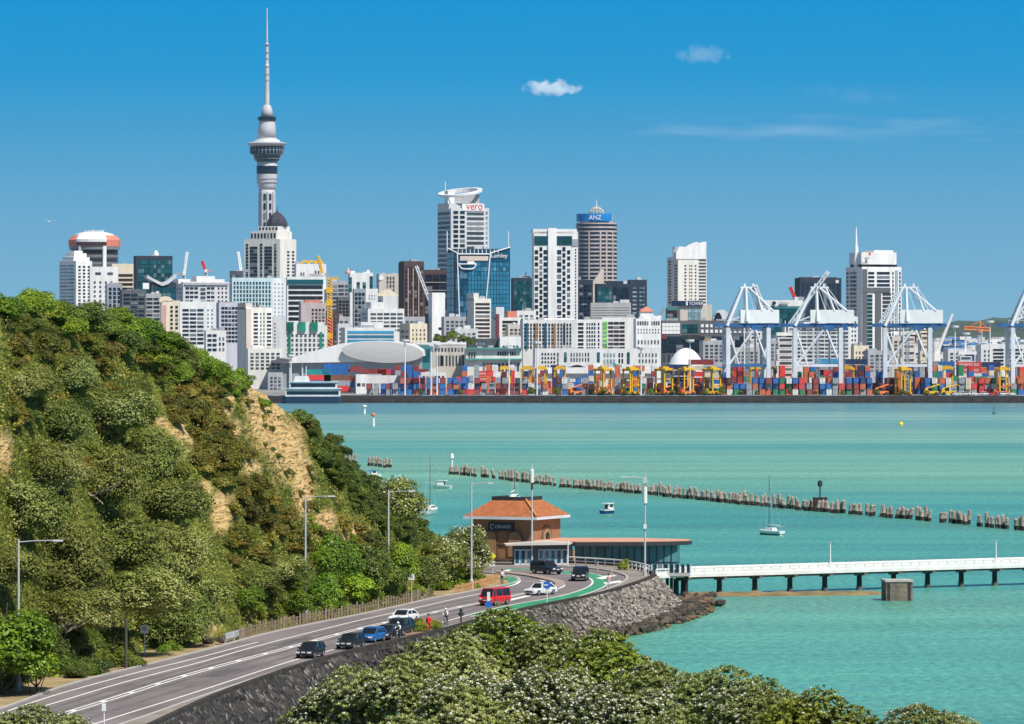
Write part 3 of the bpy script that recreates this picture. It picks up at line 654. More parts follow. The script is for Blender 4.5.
# -- bright crowns along the ridge
RIDGE = [(6, 304), (22, 322), (34, 300), (52, 308), (66, 325), (70, 312), (88, 314), (104, 322), (118, 318), (122, 340), (138, 326), (152, 331), (165, 342), (178, 348), (192, 356), (204, 366), (216, 374), (45, 338), (92, 342), (150, 356), (178, 372)]
nn_ = 0
for i, (px, py) in enumerate(RIDGE):
    k = 'bright' if i % 4 != 1 and not 85 < px < 110 else 'dark'
    tree(k, px, py, rng.uniform(15, 21), ("bright green" if k == 'bright' else "dark green")+f" round tree on the headland ridge, {ordinal(sorted(RIDGE).index((px,py))+1)} from the left along the skyline", "ridge_tree", group="round trees along the headland ridge", lift=.9, sq=.8)
# -- bright green trees and shrubs at the fence
LOWG = [(335, 560, 26, 'bright'), (362, 572, 28, 'dark'), (318, 592, 20, 'bright'), (350, 590, 20, 'bright'), (385, 580, 22, 'dark'), (402, 566, 22, 'bright'), (425, 575, 20, 'dark'), (448, 572, 21, 'bright'), (461, 577, 16, 'bright'),
        (248, 600, 16, 'bright'), (270, 592, 17, 'dark'), (296, 602, 16, 'bright'), (374, 548, 18, 'dark'), (300, 575, 15, 'dark'), (430, 552, 15, 'dark')]
for i, (px, py, r, k) in enumerate(LOWG):
    ye = interp(px, E_IN); Y = F*(CAMZ-ZR)/(ye-HOR)+6.5+rng.uniform(0, 3)+(3 if py < 560 else 0); loc = ((px-512)*Y/F, Y, ZR+.3)
    if py < 560: loc = None
    j = sorted(LOWG).index((px, py, r, k))+1
    tree(k, px, py, r, ("bright green" if k == 'bright' else "deep green")+f" leafy tree behind the timber fence, {ordinal(j)} from the left", "hedge_tree", group="leafy trees behind the timber fence", loc=loc, sq=.95)
tree('blossom', 396, 500, 24, "pale blossomed coastal tree on the headland spur beside the moored yacht", blossom=True, lift=.9, group="pale blossomed coastal trees")
tree('blossom', 460, 554, 21, "round pale blossomed coastal tree at the tip of the headland, behind the road name sign", blossom=True, loc=G(466, 584), sq=1.3, group="pale blossomed coastal trees")
tree('blossom', 446, 562, 22, "smaller blossomed coastal tree just left of the round one at the headland tip", blossom=True, loc=G(446, 587), sq=1.2, group="pale blossomed coastal trees")
# -- scrub bushes
def inside(px, py, poly):
    c = False; n = len(poly)
    for i in range(n):
        x1, y1 = poly[i]; x2, y2 = poly[i-1]
        if (y1 > py) != (y2 > py) and px < (x2-x1)*(py-y1)/(y2-y1)+x1: c = not c
    return c
ZONES = [
 ([(180, 380), (228, 388), (240, 440), (270, 500), (285, 545), (240, 520), (190, 470)], 'olive', 52, (7, 12), "olive brown scrub bush on the slope left of the orange cliff", "olive scrub bushes left of the cliff"),
 ([(264, 392), (300, 416), (340, 454), (400, 500), (445, 545), (440, 560), (400, 545), (350, 506), (312, 455), (286, 420)], 'darks', 105, (6, 10), "dark green scrub bush on the seaward spur right of the orange cliff", "dark scrub bushes on the seaward spur"),
 ([(0, 320), (140, 345), (200, 375), (180, 430), (90, 400), (0, 360)], 'olive', 34, (7, 12), "olive scrub bush just under the ridge crowns", "olive scrub bushes under the ridge"),
 ([(0, 400), (90, 410), (170, 440), (190, 500), (100, 500), (0, 500)], 'darks', 34, (8, 13), "dark scrub bush among the grey green trees on the left slope", "dark scrub bushes on the left slope"),
 ([(200, 360), (262, 392), (270, 410), (230, 400), (190, 378)], 'green', 24, (6, 10), "bright green bush along the ridge edge above the cliff", "bright bushes above the cliff"),
 ([(300, 500), (370, 535), (420, 560), (330, 545), (310, 530)], 'green', 12, (4, 7), "bright green bush on the grassy gully beside the second street lamp from the left", "bright bushes in the grassy gully"),
 ([(230, 590), (300, 600), (300, 614), (240, 625)], 'yellow', 14, (6, 9), "yellow green low plant behind the fence near the metal barrier", "yellow green plants by the barrier"),
 ([(310, 596), (470, 572), (478, 584), (400, 596), (310, 615)], 'green', 26, (6, 9), "small bright bush right behind the timber fence", "small bushes along the fence"),
 ([(150, 350), (232, 385), (240, 430), (225, 470), (170, 420)], 'gold', 60, (6, 11), "golden green tussocky bush on the upper slope left of the cliff", "golden bushes on the upper slope"),
 ([(20, 380), (140, 390), (160, 430), (60, 440)], 'gold', 16, (6, 10), "golden scrub bush on the far left slope under the ridge", "golden bushes on the far left slope"),
 ([(246, 395), (275, 405), (312, 470), (300, 490), (262, 440)], 'olive', 0, (3, 5), "", ""),
 ([(290, 490), (380, 540), (420, 560), (330, 550)], 'gold', 30, (5, 9), "golden bush in the grassy gully right of the second street lamp", "golden bushes in the grassy gully"),
 ([(0, 330), (150, 350), (210, 380), (230, 430), (190, 500), (90, 500), (0, 440)], 'olive', 46, (8, 14), "olive scrub bush between the grey green trees of the left slope", "olive scrub bushes of the left slope"),
 ([(200, 420), (250, 460), (300, 530), (310, 580), (240, 590), (210, 520)], 'olive', 46, (8, 14), "broad olive scrub bush on the lower slope above the fence", "broad olive bushes on the lower slope"),
 ([(120, 345), (230, 372), (250, 392), (225, 400), (160, 390)], 'darks', 18, (7, 12), "dark green bush below the ridge edge, left of the cliff top", "dark bushes below the ridge edge"),
 ([(418, 588), (478, 572), (488, 580), (470, 588), (430, 597)], 'green', 16, (8, 12), "leafy green bush low at the headland tip beside the short new fence", "leafy bushes at the headland tip"),
 ([(60, 650), (120, 640), (125, 668), (70, 680)], 'darks', 22, (9, 15), "dark undergrowth bush added for deep shade under the roadside trees", "undergrowth under the roadside trees"),  # bushes added to make dark shade beneath the trees
 ([(150, 630), (200, 620), (205, 645), (150, 655)], 'green', 8, (6, 9), "green undergrowth bush beside the road left of the timber pole", "green undergrowth by the road"),
]
SN = {'olive': 'olive_scrub_bush', 'darks': 'dark_scrub_bush', 'green': 'bright_bush', 'yellow': 'flax_plant', 'gold': 'golden_scrub_bush'}
for (poly, kind, n, (r0, r1), lb, grp) in ZONES:
    xs = [p[0] for p in poly]; ys = [p[1] for p in poly]; k = 0; tries = 0
    while k < n and tries < 4000:
        tries += 1
        px = rng.uniform(min(xs), max(xs)); py = rng.uniform(min(ys), max(ys))
        if not inside(px, py, poly): continue
        h = onhill(px, py)
        if h is None and py > 560: h = (G(px, py, ZR-.05), None, 0)
        if h is None or h[2] > .35 and rng.random() > .12: continue
        p = h[0]; r = rng.uniform(r0, r1)*p.y/F
        o = link(SN[kind], rng.choice(CR[kind]), None, p+Vector((0, 0, r*.12)), rng.uniform(0, 6.28)); o.scale = (r*rng.uniform(1.0, 1.75), r*rng.uniform(1.0, 1.5), r*rng.uniform(.75, 1.5)); o.rotation_euler = (rng.uniform(-.3, .3), rng.uniform(-.3, .3), rng.uniform(0, 6.28))
        tag(o, lb, "bush", grp); k += 1
for i in range(34):
    px = rng.uniform(246, 318) if i % 3 else 999; py = interp(px, [(246, 400), (275, 430), (318, 500)])+rng.uniform(-18, 30); h = onhill(px, py)
    if h is None: continue
    r = rng.uniform(2.2, 5)*h[0].y/F; o = link("cliff_tuft", rng.choice(CR[rng.choice(['olive', 'gold', 'darks'])]), None, h[0]+Vector((0, 0, r*.1)), rng.uniform(0, 6.28)); o.scale = (r*1.4, r*1.4, r*1.2)
    tag(o, "small tuft of scrub clinging to the orange cliff face", "bush", "small tufts on the orange cliff face")
for i in range(34):  # undergrowth added to darken the foot of the roadside trees
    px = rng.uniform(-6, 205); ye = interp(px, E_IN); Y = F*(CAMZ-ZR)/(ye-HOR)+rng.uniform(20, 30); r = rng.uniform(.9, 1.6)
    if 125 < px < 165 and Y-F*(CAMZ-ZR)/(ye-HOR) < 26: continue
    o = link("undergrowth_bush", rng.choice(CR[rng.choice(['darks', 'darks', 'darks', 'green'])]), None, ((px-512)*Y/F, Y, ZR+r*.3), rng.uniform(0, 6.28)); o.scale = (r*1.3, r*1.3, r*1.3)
    tag(o, "undergrowth bush added for shade between the roadside trees and the dry verge", "bush", "undergrowth along the dry verge")
# -- ground cover leaves over the headland: one mass nobody could count
g = np.random.default_rng(3); Cs = []; Ns = []; idx = []
polys = hill.data.polygons; nf = len(polys); cols = len(pxs)-1
for f in polys:
    if f.index // cols > NV+6: continue
    bb = bare[f.vertices[0]]
    cnt = f.area*10.0*(1-bb)**1.5
    c = f.center; d = noise.noise((c.x*.22, c.y*.22, 11))
    cnt *= max(.25, 1+1.2*d)
    for _ in range(int(cnt)+(rng.random() < cnt % 1)):
        vs = [hill.data.vertices[i].co for i in f.vertices]; a, b2 = rng.random(), rng.random()
        q = vs[0]*(1-a)*(1-b2)+vs[1]*a*(1-b2)+vs[2]*a*b2+vs[3]*(1-a)*b2
        Cs.append((q.x, q.y, q.z)); Ns.append(f.normal[:])
Cs = np.array(Cs); Ns = np.array(Ns); Ns *= np.sign(Ns[:, 2:3]); n = len(Cs)
hgt = g.uniform(.05, .75, n)*(.4+.6*np.abs(np.sin(Cs[:, 0]*.8)*np.sin(Cs[:, 1]*.7)))
N = unit(Ns+g.normal(size=Ns.shape)*.7); U = unit(np.cross(N, g.normal(size=N.shape))); V = np.cross(N, U); s = g.uniform(.10, .24, n)
L_COVER = leafmat("scrub cover leaves", [(.05, (.045, .058, .008)), (.34, (.14, .165, .020)), (.60, (.26, .255, .032)), (.85, (.42, .34, .07)), (1, (.52, .42, .15))], 0, 0, nscale=.14)
o = link("scrub_ground_cover", quads("scrub_ground_cover", Cs+Ns*hgt[:, None], U*(s*.5)[:, None], V*(s*.3)[:, None], L_COVER))
o["kind"] = "stuff"; tag(o, "low mixed scrub and grass covering the headland slope", "ground cover")
# -- foreground blossoming trees
def rosette_crown(name, seed, m, nlob, nros, budfrac=.5):
    r = random.Random(seed); g = np.random.default_rng(seed); L = np.array(lobes(r, nlob, .8, -.5)); L[:, 3] *= .78
    wts = L[:, 3]**2; k = g.choice(len(L), nros, p=wts/wts.sum()); d = unit(g.normal(size=(nros, 3))); d[:, 2] = np.where(d[:, 2] < -.2, -d[:, 2], d[:, 2])
    C = L[k, :3]+d*(L[k, 3]*g.normal(1, .08, nros))[:, None]
    ax = unit(d*.6+np.array([0, 0, .75])+g.normal(size=d.shape)*.25)
    t1 = unit(np.cross(ax, g.normal(size=d.shape))); t2 = np.cross(ax, t1)
    CC = []; UU = []; VV = []; ll = .034*g.uniform(.75, 1.3, nros)
    for j in range(8):
        a = 2*PI*j/8+g.uniform(-.3, .3, nros); up = .35 if j % 2 else .9
        dr = unit(t1*np.cos(a)[:, None]+t2*np.sin(a)[:, None]+ax*up); sd_ = np.cross(ax, dr); sd_ = unit(sd_)
        CC.append(C+dr*(ll*.62)[:, None]); UU.append(dr*(ll*.55)[:, None]); VV.append(sd_*(ll*.24)[:, None])
    me = quads(name, np.concatenate(CC), np.concatenate(UU), np.concatenate(VV), m)
    # pale buds at the centres of some rosettes
    sel = g.random(nros) < budfrac*np.clip(.5+1.2*np.sin(k*2.3), .05, 1); B = C[sel]+ax[sel]*(ll[sel]*.75)[:, None]; nb_ = len(B)
    CC = []; UU = []; VV = []
    for j in range(3):
        n_ = unit(ax[sel]+g.normal(size=B.shape)*.9); u_ = unit(np.cross(n_, g.normal(size=B.shape))); v_ = np.cross(n_, u_)
        CC.append(B+g.normal(size=B.shape)*.006); UU.append(u_*.0125); VV.append(v_*.0105)
    return me, quads("blossom", np.concatenate(CC), np.concatenate(UU), np.concatenate(VV), BUD)
FOREM = [rosette_crown("crown", 101, L_FORE2, 40, 5600, .45), rosette_crown("crown", 102, L_FORE2, 40, 5600, 1.0), rosette_crown("crown", 103, L_FORE, 36, 5000, .3), rosette_crown("crown", 104, L_FORE2, 42, 5600, .8)]
FORE = [  # crown centre px,py, radius px, depth, variant, label
 (330, 722, 46, 214, 1, "lowest blossomed shrub tree at the left tail of the foreground thicket"),
 (396, 700, 52, 212, 3, "silvery blossomed tree in the foreground below the parked cars"),
 (450, 672, 52, 222, 0, "glossy green tree in the foreground just below the red dressed person"),
 (505, 658, 52, 226, 2, "dark glossy tree at the top of the foreground thicket, left of its peak"),
 (556, 664, 52, 224, 0, "glossy green tree at the top of the foreground thicket, right of its peak"),
 (608, 684, 54, 216, 2, "dark glossy tree in front of the pale rock slope"),
 (660, 706, 56, 210, 0, "green tree on the right shoulder of the foreground thicket near the rocks"),
 (712, 712, 54, 204, 3, "foreground tree on the right slope of the thicket against the water"),
 (764, 726, 54, 198, 0, "low foreground tree toward the right end of the main thicket"),
 (812, 740, 52, 195, 2, "last low tree at the right end of the main thicket"),
 (470, 728, 60, 196, 1, "heavily blossomed tree at the bottom of the photo under the parked cars"),
 (546, 718, 60, 198, 1, "heavily blossomed tree in the middle of the foreground thicket"),
 (622, 738, 60, 192, 1, "heavily blossomed tree below the pale rock slope"),
 (690, 764, 60, 186, 3, "blossomed tree at the bottom edge right of the thicket middle"),
 (590, 775, 56, 180, 0, "yellowish green tree top at the bottom edge, middle of the thicket"),
 (420, 762, 56, 186, 3, "silvery tree top at the bottom edge, left of the thicket middle"),
 (510, 778, 56, 182, 2, "green tree top at the bottom edge under the thicket peak"),
 (745, 790, 56, 182, 0, "green tree top at the bottom edge near the right end of the thicket"),
 (925, 738, 46, 190, 0, "separate low treetop at the bottom edge right of the thicket, against the water"),
 (45, 738, 44, 180, 3, "blossomed treetop at the bottom left corner in front of the road"),
 (110, 762, 40, 176, 0, "green treetop at the bottom left, beside the white marker post"),
 (0, 732, 30, 184, 1, "small blossomed treetop at the extreme bottom left corner"),
]
FTR = [trunk_mesh("trunk", 25+i, 1.0, .05, .5, 7) for i in range(2)]
for i, (px, py, r, Y, v, lb) in enumerate(FORE):
    c = P(px, py+15, Y); rr = r*Y/F
    gz = interp(Y, [(160, 16), (220, 13.5), (280, 9)])-interp(c.x, [(4, 0), (12, 1.5), (24, 9), (40, 24)])
    e = thing("blossoming_tree", lb, "tree", (c.x, c.y, gz), 0, "blossoming trees of the foreground thicket")
    me, bu = FOREM[v]; a = rng.uniform(0, 6.28)
    for nm, m_ in (("crown", me), ("blossom", bu)):
        q = link(nm, m_, e, (0, 0, c.z-gz), a); q.scale = (rr*1.4, rr*1.4, rr*1.35)
    tk = link("trunk", FTR[i % 2], e, (0, 0, 0), a); th = max(1.5, c.z-gz); tk.scale = (rr*1.1, rr*1.1, th)

# =============================================================== THE CITY
UNIT = {}
def unitbox(m):
    if m.name not in UNIT: UNIT[m.name] = MB().box((0, 0, 0), (1, 1, 1)).mesh("window", m)
    return UNIT[m.name]
GZ = 3.4
rng2 = random.Random(99)
class Bld: pass
def B(name, label, x0, xc, x1, yt, Y, wall, cat="building", fac=(), yaw=None, depth=None, group=None, bodybot=None):
    """a building whose left face spans px x0..xc and front face xc..x1, roof line at yt, standing Y metres out"""
    s = F/Y; b = Bld(); b.s = s; b.Y = Y; b.x0, b.xc, b.x1, b.yt = x0, xc, x1, yt
    if xc > x0:
        b.yaw = R(22 if yaw is None else yaw); b.W = (x1-xc)/s/math.cos(b.yaw); b.D = (xc-x0)/s/math.sin(b.yaw)
    else:
        b.yaw = 0.0; b.W = (x1-x0)/s; b.D = depth or min(30, max(10, b.W*.8))
    b.H = CAMZ-(yt-HOR)/s-GZ
    cx = (xc-512)/s; c = Vector((b.W/2, b.D/2, 0)); c.rotate(Matrix.Rotation(b.yaw, 3, 'Z'))
    b.e = thing(name, label, cat, (cx+c.x, Y+c.y, GZ), b.yaw, group)
    b.wall = MB().box((0, 0, b.H/2), (b.W, b.D, b.H)).build("wall", W(wall), b.e)
    # roof edge
    for f in fac: facade(b, *f)
    cr = random.Random(int(x0*31+yt*7))
    rw = rng2.choice(['lightgrey', 'grey', 'white', 'concrete'])
    MB().box((0, -b.D/2+.25, b.H+.4), (b.W, .5, .8)).box((-b.W/2+.25, 0, b.H+.4), (.5, b.D-1.1, .8)).build("parapet", W(wall), b.e)
    if b.W > 8 and cat == "building":
        for _ in range(cr.choice([1, 2, 2, 3])):
            w_, d_, h_ = cr.uniform(1.5, min(7, b.W*.3)), cr.uniform(1.5, 5), cr.uniform(.9, 2.8)
            MB().box((cr.uniform(-.38, .38)*b.W, cr.uniform(-.3, .1)*b.D, b.H+h_/2-.1), (w_, d_, h_)).build("roof_unit", W(rw), b.e)
        if cr.random() < .4:
            x_ = cr.uniform(-.4, .4)*b.W; MB().tube((x_, 0, b.H-.2), (x_, 0, b.H+cr.uniform(3, 6)), .13, .06, n=5).build("aerial", W('steel'), b.e)
    return b
def lz(b, py): return CAMZ-(py-HOR)/b.s-GZ
def lx(b, px): return ((px-b.xc)/(b.x1-b.xc)-.5)*b.W
def ly(b, px): return b.D/2-(px-b.x0)/(b.xc-b.x0)*b.D
def facade(b, face, xa, xb, ya, yb, nc, nr, wf=.6, hf=.55, g='gnavy', name='window', skip=None, wd=None):
    m = GL(g) if g in GLS else W(g)
    items = []
    for r in range(nr):
        for c in range(nc):
            if skip and skip(c, r): continue
            fx = xa+(xb-xa)*(c+.5)/nc; fy = ya+(yb-ya)*(r+.5)/nr
            w = (xb-xa)/nc*wf; h = (yb-ya)/nr*min(.92, hf*1.12)/b.s
            if face == 'F': loc = (lx(b, fx), -b.D/2, lz(b, fy)); sc = (w/(b.x1-b.xc)*b.W, .5, h)
            elif face == 'L': loc = (-b.W/2, ly(b, fx), lz(b, fy)); sc = (.5, w/(b.xc-b.x0)*b.D, h)
            items.append((loc, sc))
    me = unitbox(m)
    done = getattr(b, 'nwin', 0)
    first = items[:max(0, 100-done)]; rest = items[len(first):]
    for loc, sc in first:
        o = link(name, me, b.e, loc); o.scale = sc
    b.nwin = done+len(first)
    if rest:
        mb = MB()
        for loc, sc in rest: mb.box(loc, sc)
        struct(mb.build("windows", m, b.e), 'stuff')
def roofbox(b, xa, xb, ya, wall, d=.6, name="plant_room", yb=None, y=0):
    z1 = lz(b, ya); z0 = b.H-.3 if yb is None else lz(b, yb)
    xm = (xa+xb)/2; w = (xb-xa)/(b.x1-b.xc)*b.W
    return MB().box((lx(b, xm), y, (z0+z1)/2), (w, b.D*d, z1-z0)).build(name, W(wall) if wall in WALL else wall, b.e)
def panel(b, xa, xb, ya, yb, m, name="panel", face='F', t=.8):
    z0, z1 = lz(b, yb), lz(b, ya)
    if face == 'F': return MB().box((lx(b, (xa+xb)/2), -b.D/2, (z0+z1)/2), ((xb-xa)/(b.x1-b.xc)*b.W, t, z1-z0)).build(name, m, b.e)
    return MB().box((-b.W/2, ly(b, (xa+xb)/2), (z0+z1)/2), (t, (xb-xa)/(b.xc-b.x0)*b.D, z1-z0)).build(name, m, b.e)
def cbox(b, xa, xb, ya, yb, wall, name, d=None):   # block on the roof, given by its span in the view, axis aligned to the tower
    z0, z1 = lz(b, yb), lz(b, ya); w = (xb-xa)/b.s; cx = ((xa+xb)/2-(b.x0+b.x1)/2)/b.s
    o = MB().box((0, 0, (z0+z1)/2), (w*.72, w*.72, z1-z0)).build(name, W(wall), b.e)
    v = Vector((cx, 0, 0)); v.rotate(Matrix.Rotation(-b.yaw, 3, 'Z')); o.location = (v.x, v.y, 0); return o
def fr(x0, x1, y0, y1, nc, nr, wf=.6, hf=.55, g='gnavy', **k): return ('F', x0, x1, y0, y1, nc, nr, wf, hf, g)
def lf(x0, x1, y0, y1, nc, nr, wf=.6, hf=.55, g='gnavy', **k): return ('L', x0, x1, y0, y1, nc, nr, wf, hf, g)
WHITE = mat("white paint", (.80, .80, .79), .5, .05, .3); REDL = mat("red sign lettering", (.62, .03, .03), .5, .05)
BLUEP = mat("blue sign panel", (.01, .20, .55), .4, .08, .2); NAVYP = mat("navy sign panel", (.012, .025, .075), .4, .1, .2)
YEL = mat("yellow machine paint", (.72, .42, .015), .5, .12, .5); ORG = mat("orange crane paint", (.72, .20, .05), .5, .1, .3)
STEELM = mat("galvanised steel", (.42, .45, .47), .45, .08, .6, metal=.5); CRW = mat("white crane paint", (.66, .69, .72), .5, .10, .15)
CRB = mat("blue crane paint", (.03, .12, .30), .5, .2, .15); TERR = mat("terracotta roof", (.52, .17, .07), .85, .15, .4); DKM = mat("dark metal", (.03, .032, .036), .5, .2, .4)
GREYM = mat("grey roof membrane", (.47, .465, .46), .8, .03, .05); TEALR = mat("teal roof sheet", (.06, .27, .25), .6, .1, .2)

# --- left group
b = B("apartment_tower", "white stepped apartment tower with a rounded top, leftmost building of the skyline", 57, 76, 91, 262, 3300, 'bright', yaw=40,
      fac=[lf(58, 75, 264, 312, 2, 14, .9, .42, 'gpale'), fr(77, 90, 265, 312, 3, 14, .5, .45)])
cbox(b, 61, 88, 257, 262, 'bright', "stepped_top"); cbox(b, 64, 85, 253, 257, 'bright', "stepped_top"); cbox(b, 67, 81, 250.5, 253, 'bright', "stepped_top")
# round dark tower with orange crown
def round_tower(name, label, x0, x1, yt, yb, Y, wall, glass, rows, n=40, bf=.5, group=None, slots=None):
    s = F/Y; e = thing(name, label, "building", ((x0+x1-1024)/2/s, Y, GZ), 0, group); r = (x1-x0)/2/s; H = CAMZ-(yt-HOR)/s-GZ
    MB().lathe([(r, 0), (r, H)], n).build("wall", W(wall), e)
    z = lambda py: CAMZ-(py-HOR)/s-GZ
    hh = (yb-yt)/rows/s
    for i in range(rows):
        zc = H-hh*(i+.6); m = MB(); 
        m.lathe([(r-.3, zc-hh*bf/2), (r+.12, zc-hh*bf/2), (r+.12, zc+hh*bf/2), (r-.3, zc+hh*bf/2)], n); m.build("window_band", GL(glass), e)
    o = Bld(); o.e = e; o.r = r; o.H = H; o.s = s; o.z = z; return o
o = round_tower("round_office_tower", "dark round office tower with an orange crown and white dome roof", 71, 118, 247, 312, 3500, 'brown', 'gnavy', 18, bf=.62)
MB().lathe([(o.r-.5, o.H), (o.r+1.6, o.H+.2), (o.r+1.8, o.H+5), (o.r-1, o.H+8.2), (o.r-3, o.H+8.3)], 40).build("crown", W('salmon'), o.e)
MB().lathe([(o.r*.86, o.H+7), (o.r*.8, o.H+9.2), (o.r*.55, o.H+10.4), (o.r*.5, o.H+10.5)], 40).build("roof_drum", W('bright'), o.e)
for k_ in range(6): MB().box((o.r*(-.35+.14*k_), -o.r*.2, o.H+11), (2, 3, 1.2+(k_ % 3)*.5)).build("roof_unit", W('lightgrey'), o.e)
MB().rings([[(q*math.cos(a), q*math.sin(a), z) for q, z in ((o.r+2.1, o.H+3.4), (o.r+2.2, o.H+5.4), (o.r-.6, o.H+8.6), (o.r-1.5, o.H+7.6))] for a in [R(-128+i*5) for i in range(15)]]).build("white_panel", W('bright'), o.e)
MB().rings([[(q*math.cos(a), q*math.sin(a), z) for q, z in ((o.r+2.0, o.H+.8), (o.r+2.05, o.H+3.3), (o.r+.5, o.H+3.3), (o.r+.5, o.H+.8))] for a in [R(-128+i*5) for i in range(15)]]).build("crown_glazing", GL('gbrown'), o.e)
MB().lathe([(o.r+.1, o.H-2), (o.r+1.4, o.H-2), (o.r+1.4, o.H+.3), (o.r+.1, o.H+.3)], 40).build("window_band", GL('gblack'), o.e)
for ang, w_ in ((-62, 2.6), (-120, 1.6)):
    a = R(ang); MB().box((o.r*math.cos(a), o.r*math.sin(a), o.H/2+3), (w_, 3.5, o.H+6), rz=a+PI/2).build("lift_shaft", W('bright'), o.e)
B("plain_hotel", "plain white block with tiny windows, in front of the dark round tower", 88, 90, 118, 268, 3250, 'bright', fac=[fr(92, 116, 272, 275, 2, 1, .45, .7, 'ggrey'), fr(92, 114, 280, 312, 4, 7, .34, .4, 'ggrey')], yaw=8)
B("banded_office", "cream office with brown window bands beside the dark teal glass block", 109, 112, 134, 265, 3300, 'cream', fac=[fr(114, 133, 273, 300, 1, 6, .95, .5, 'gbrown')], yaw=10)
b = B("teal_glass_tower", "dark teal glass tower with a small white roof dome, left of the white luffing crane", 132, 136, 172, 257, 3200, 'navy', fac=[fr(138, 156, 260, 312, 6, 12, .9, .88, 'gteal'), fr(157, 171, 260, 312, 4, 12, .9, .88, 'gteal')], yaw=12)
MB().lathe([(1.6, 0), (1.9, 1.5), (1.6, 3), (.3, 4.6)], 12).build("roof_dome", W('bright'), b.e, (lx(b, 157), 0, b.H))
b = B("swoop_roof_building", "blue glass building under a swooping white roof, in front of the dark teal tower", 148, 152, 176, 284, 3000, 'navy', fac=[fr(153, 175, 287, 320, 5, 6, .9, .85, 'gteal')], yaw=12)
pts = [(147, 275), (154, 279), (162, 283), (168, 281), (176, 274)]
MB().slab([(lx(b, x), lz(b, y)) for x, y in pts]+[(lx(b, x), lz(b, y+3)) for x, y in pts[::-1]], -b.D/2-1, b.D/2).build("swoop_roof", W('lightgrey'), b.e)
panel(b, 143, 149, 283, 289, WHITE, "sign_board")
B("low_blue_office", "low slate blue office at the foot of the plain white block, half behind the hilltop", 104, 107, 122, 285, 2900, 'steel', fac=[fr(108, 121, 287, 320, 3, 8, .6, .6)], yaw=10)
B("low_navy_office", "low navy banded office above the hilltop, left of the pink strip building", 118, 122, 146, 291, 2850, 'charcoal', fac=[fr(123, 145, 293, 325, 3, 8, .85, .5)], yaw=10)
B("low_grey_office", "low grey banded office above the hilltop beside the pink strip building", 143, 146, 161, 295, 2800, 'concrete', fac=[fr(146, 160, 297, 325, 2, 7, .85, .45)], yaw=10)
b = B("pink_strip_building", "cream arched block with a pink strip of balconies above the green hilltop", 159, 162, 180, 302, 2750, 'cream', fac=[fr(169, 179, 305, 330, 2, 6, .5, .5)], yaw=10)
panel(b, 161, 166, 305, 335, W('pink'), "balcony_strip")
MB().slab([(lx(b, 166+7*math.cos(t)), b.H+3.2*math.sin(t)) for t in np.linspace(0, PI, 12)], -b.D/2, b.D/2).build("arched_top", W('cream'), b.e)
b = B("grey_hotel", "broad grey hotel with white rooftop blocks, left of the pale blue lattice block", 172, 183, 228, 283, 3050, 'lightgrey', fac=[fr(185, 198, 286, 312, 3, 6, .8, .45), fr(199, 206, 283, 312, 1, 7, .7, .55, 'ggrey'), fr(206, 214, 286, 312, 2, 6, .8, .45), fr(216, 227, 286, 312, 3, 6, .4, .4, 'gbrown'), lf(174, 182, 287, 312, 2, 6, .5, .4, 'ggrey')], yaw=20)
roofbox(b, 180, 192, 279, 'bright', .6); roofbox(b, 198, 216, 276, 'bright', .6); roofbox(b, 214, 226, 279, 'offwhite', .5); panel(b, 184, 227, 283, 285, W('grey'), "cornice", t=1.6)
B("white_office", "bright white office with paired windows just above the hilltop, left of the lavender block", 179, 180, 216, 303, 2650, 'bright', fac=[fr(182, 204, 308, 345, 3, 9, .85, .45), fr(206, 214, 308, 345, 2, 9, .3, .3, 'ggrey')], yaw=6)
B("lavender_block", "lavender grey block with long window bands, between the white office and the tall beige block", 214, 219, 240, 304, 2700, 'lav', fac=[fr(221, 238, 306, 343, 5, 9, .8, .5)], yaw=18)
B("low_white_annex", "low white annexe just above the hill crest at the foot of the lavender block", 203, 206, 226, 332, 2560, 'white', fac=[fr(207, 217, 333, 352, 2, 4, .8, .45), fr(218, 225, 336, 352, 2, 3, .5, .5)], yaw=10)
b = B("beige_tower_block", "tall beige block with a blank left wall, right of the lavender block", 236, 246, 272, 309, 2520, 'offwhite', fac=[fr(253, 258, 312, 358, 1, 12, .8, .4), fr(259, 265, 312, 358, 2, 12, .35, .5, 'ggrey'), fr(266, 271, 312, 358, 1, 12, .8, .4)], yaw=25)
roofbox(b, 246, 252, 303, 'beige', .9); panel(b, 246, 251, 309, 362, W('beige'), "stair_strip")
b = B("lattice_apartments", "pale blue apartment block with a lattice of small windows, under the domed cream tower", 228, 232, 285, 279, 2850, 'paleblue', fac=[fr(233, 271, 281, 318, 12, 9, .55, .55, 'gteal'), fr(273, 284, 282, 330, 3, 12, .4, .4, 'gpale'), lf(229, 232, 281, 318, 1, 9, .8, .5, 'gteal')], yaw=8)
panel(b, 272, 285, 279, 330, W('bright'), "end_wall", t=.3)
B("dark_roof_block", "small dark rooftop block left of the domed cream tower", 229, 231, 243, 272, 3300, 'dark', fac=[fr(232, 242, 274, 279, 3, 1, .8, .5, 'ggrey')], yaw=8)
B("blank_wall_building", "pale grey blank walled slab left of the green glass apartments", 271, 273, 286, 318, 2560, 'lightgrey', fac=[fr(274, 276, 322, 350, 1, 8, .6, .3, 'ggrey')], yaw=8)
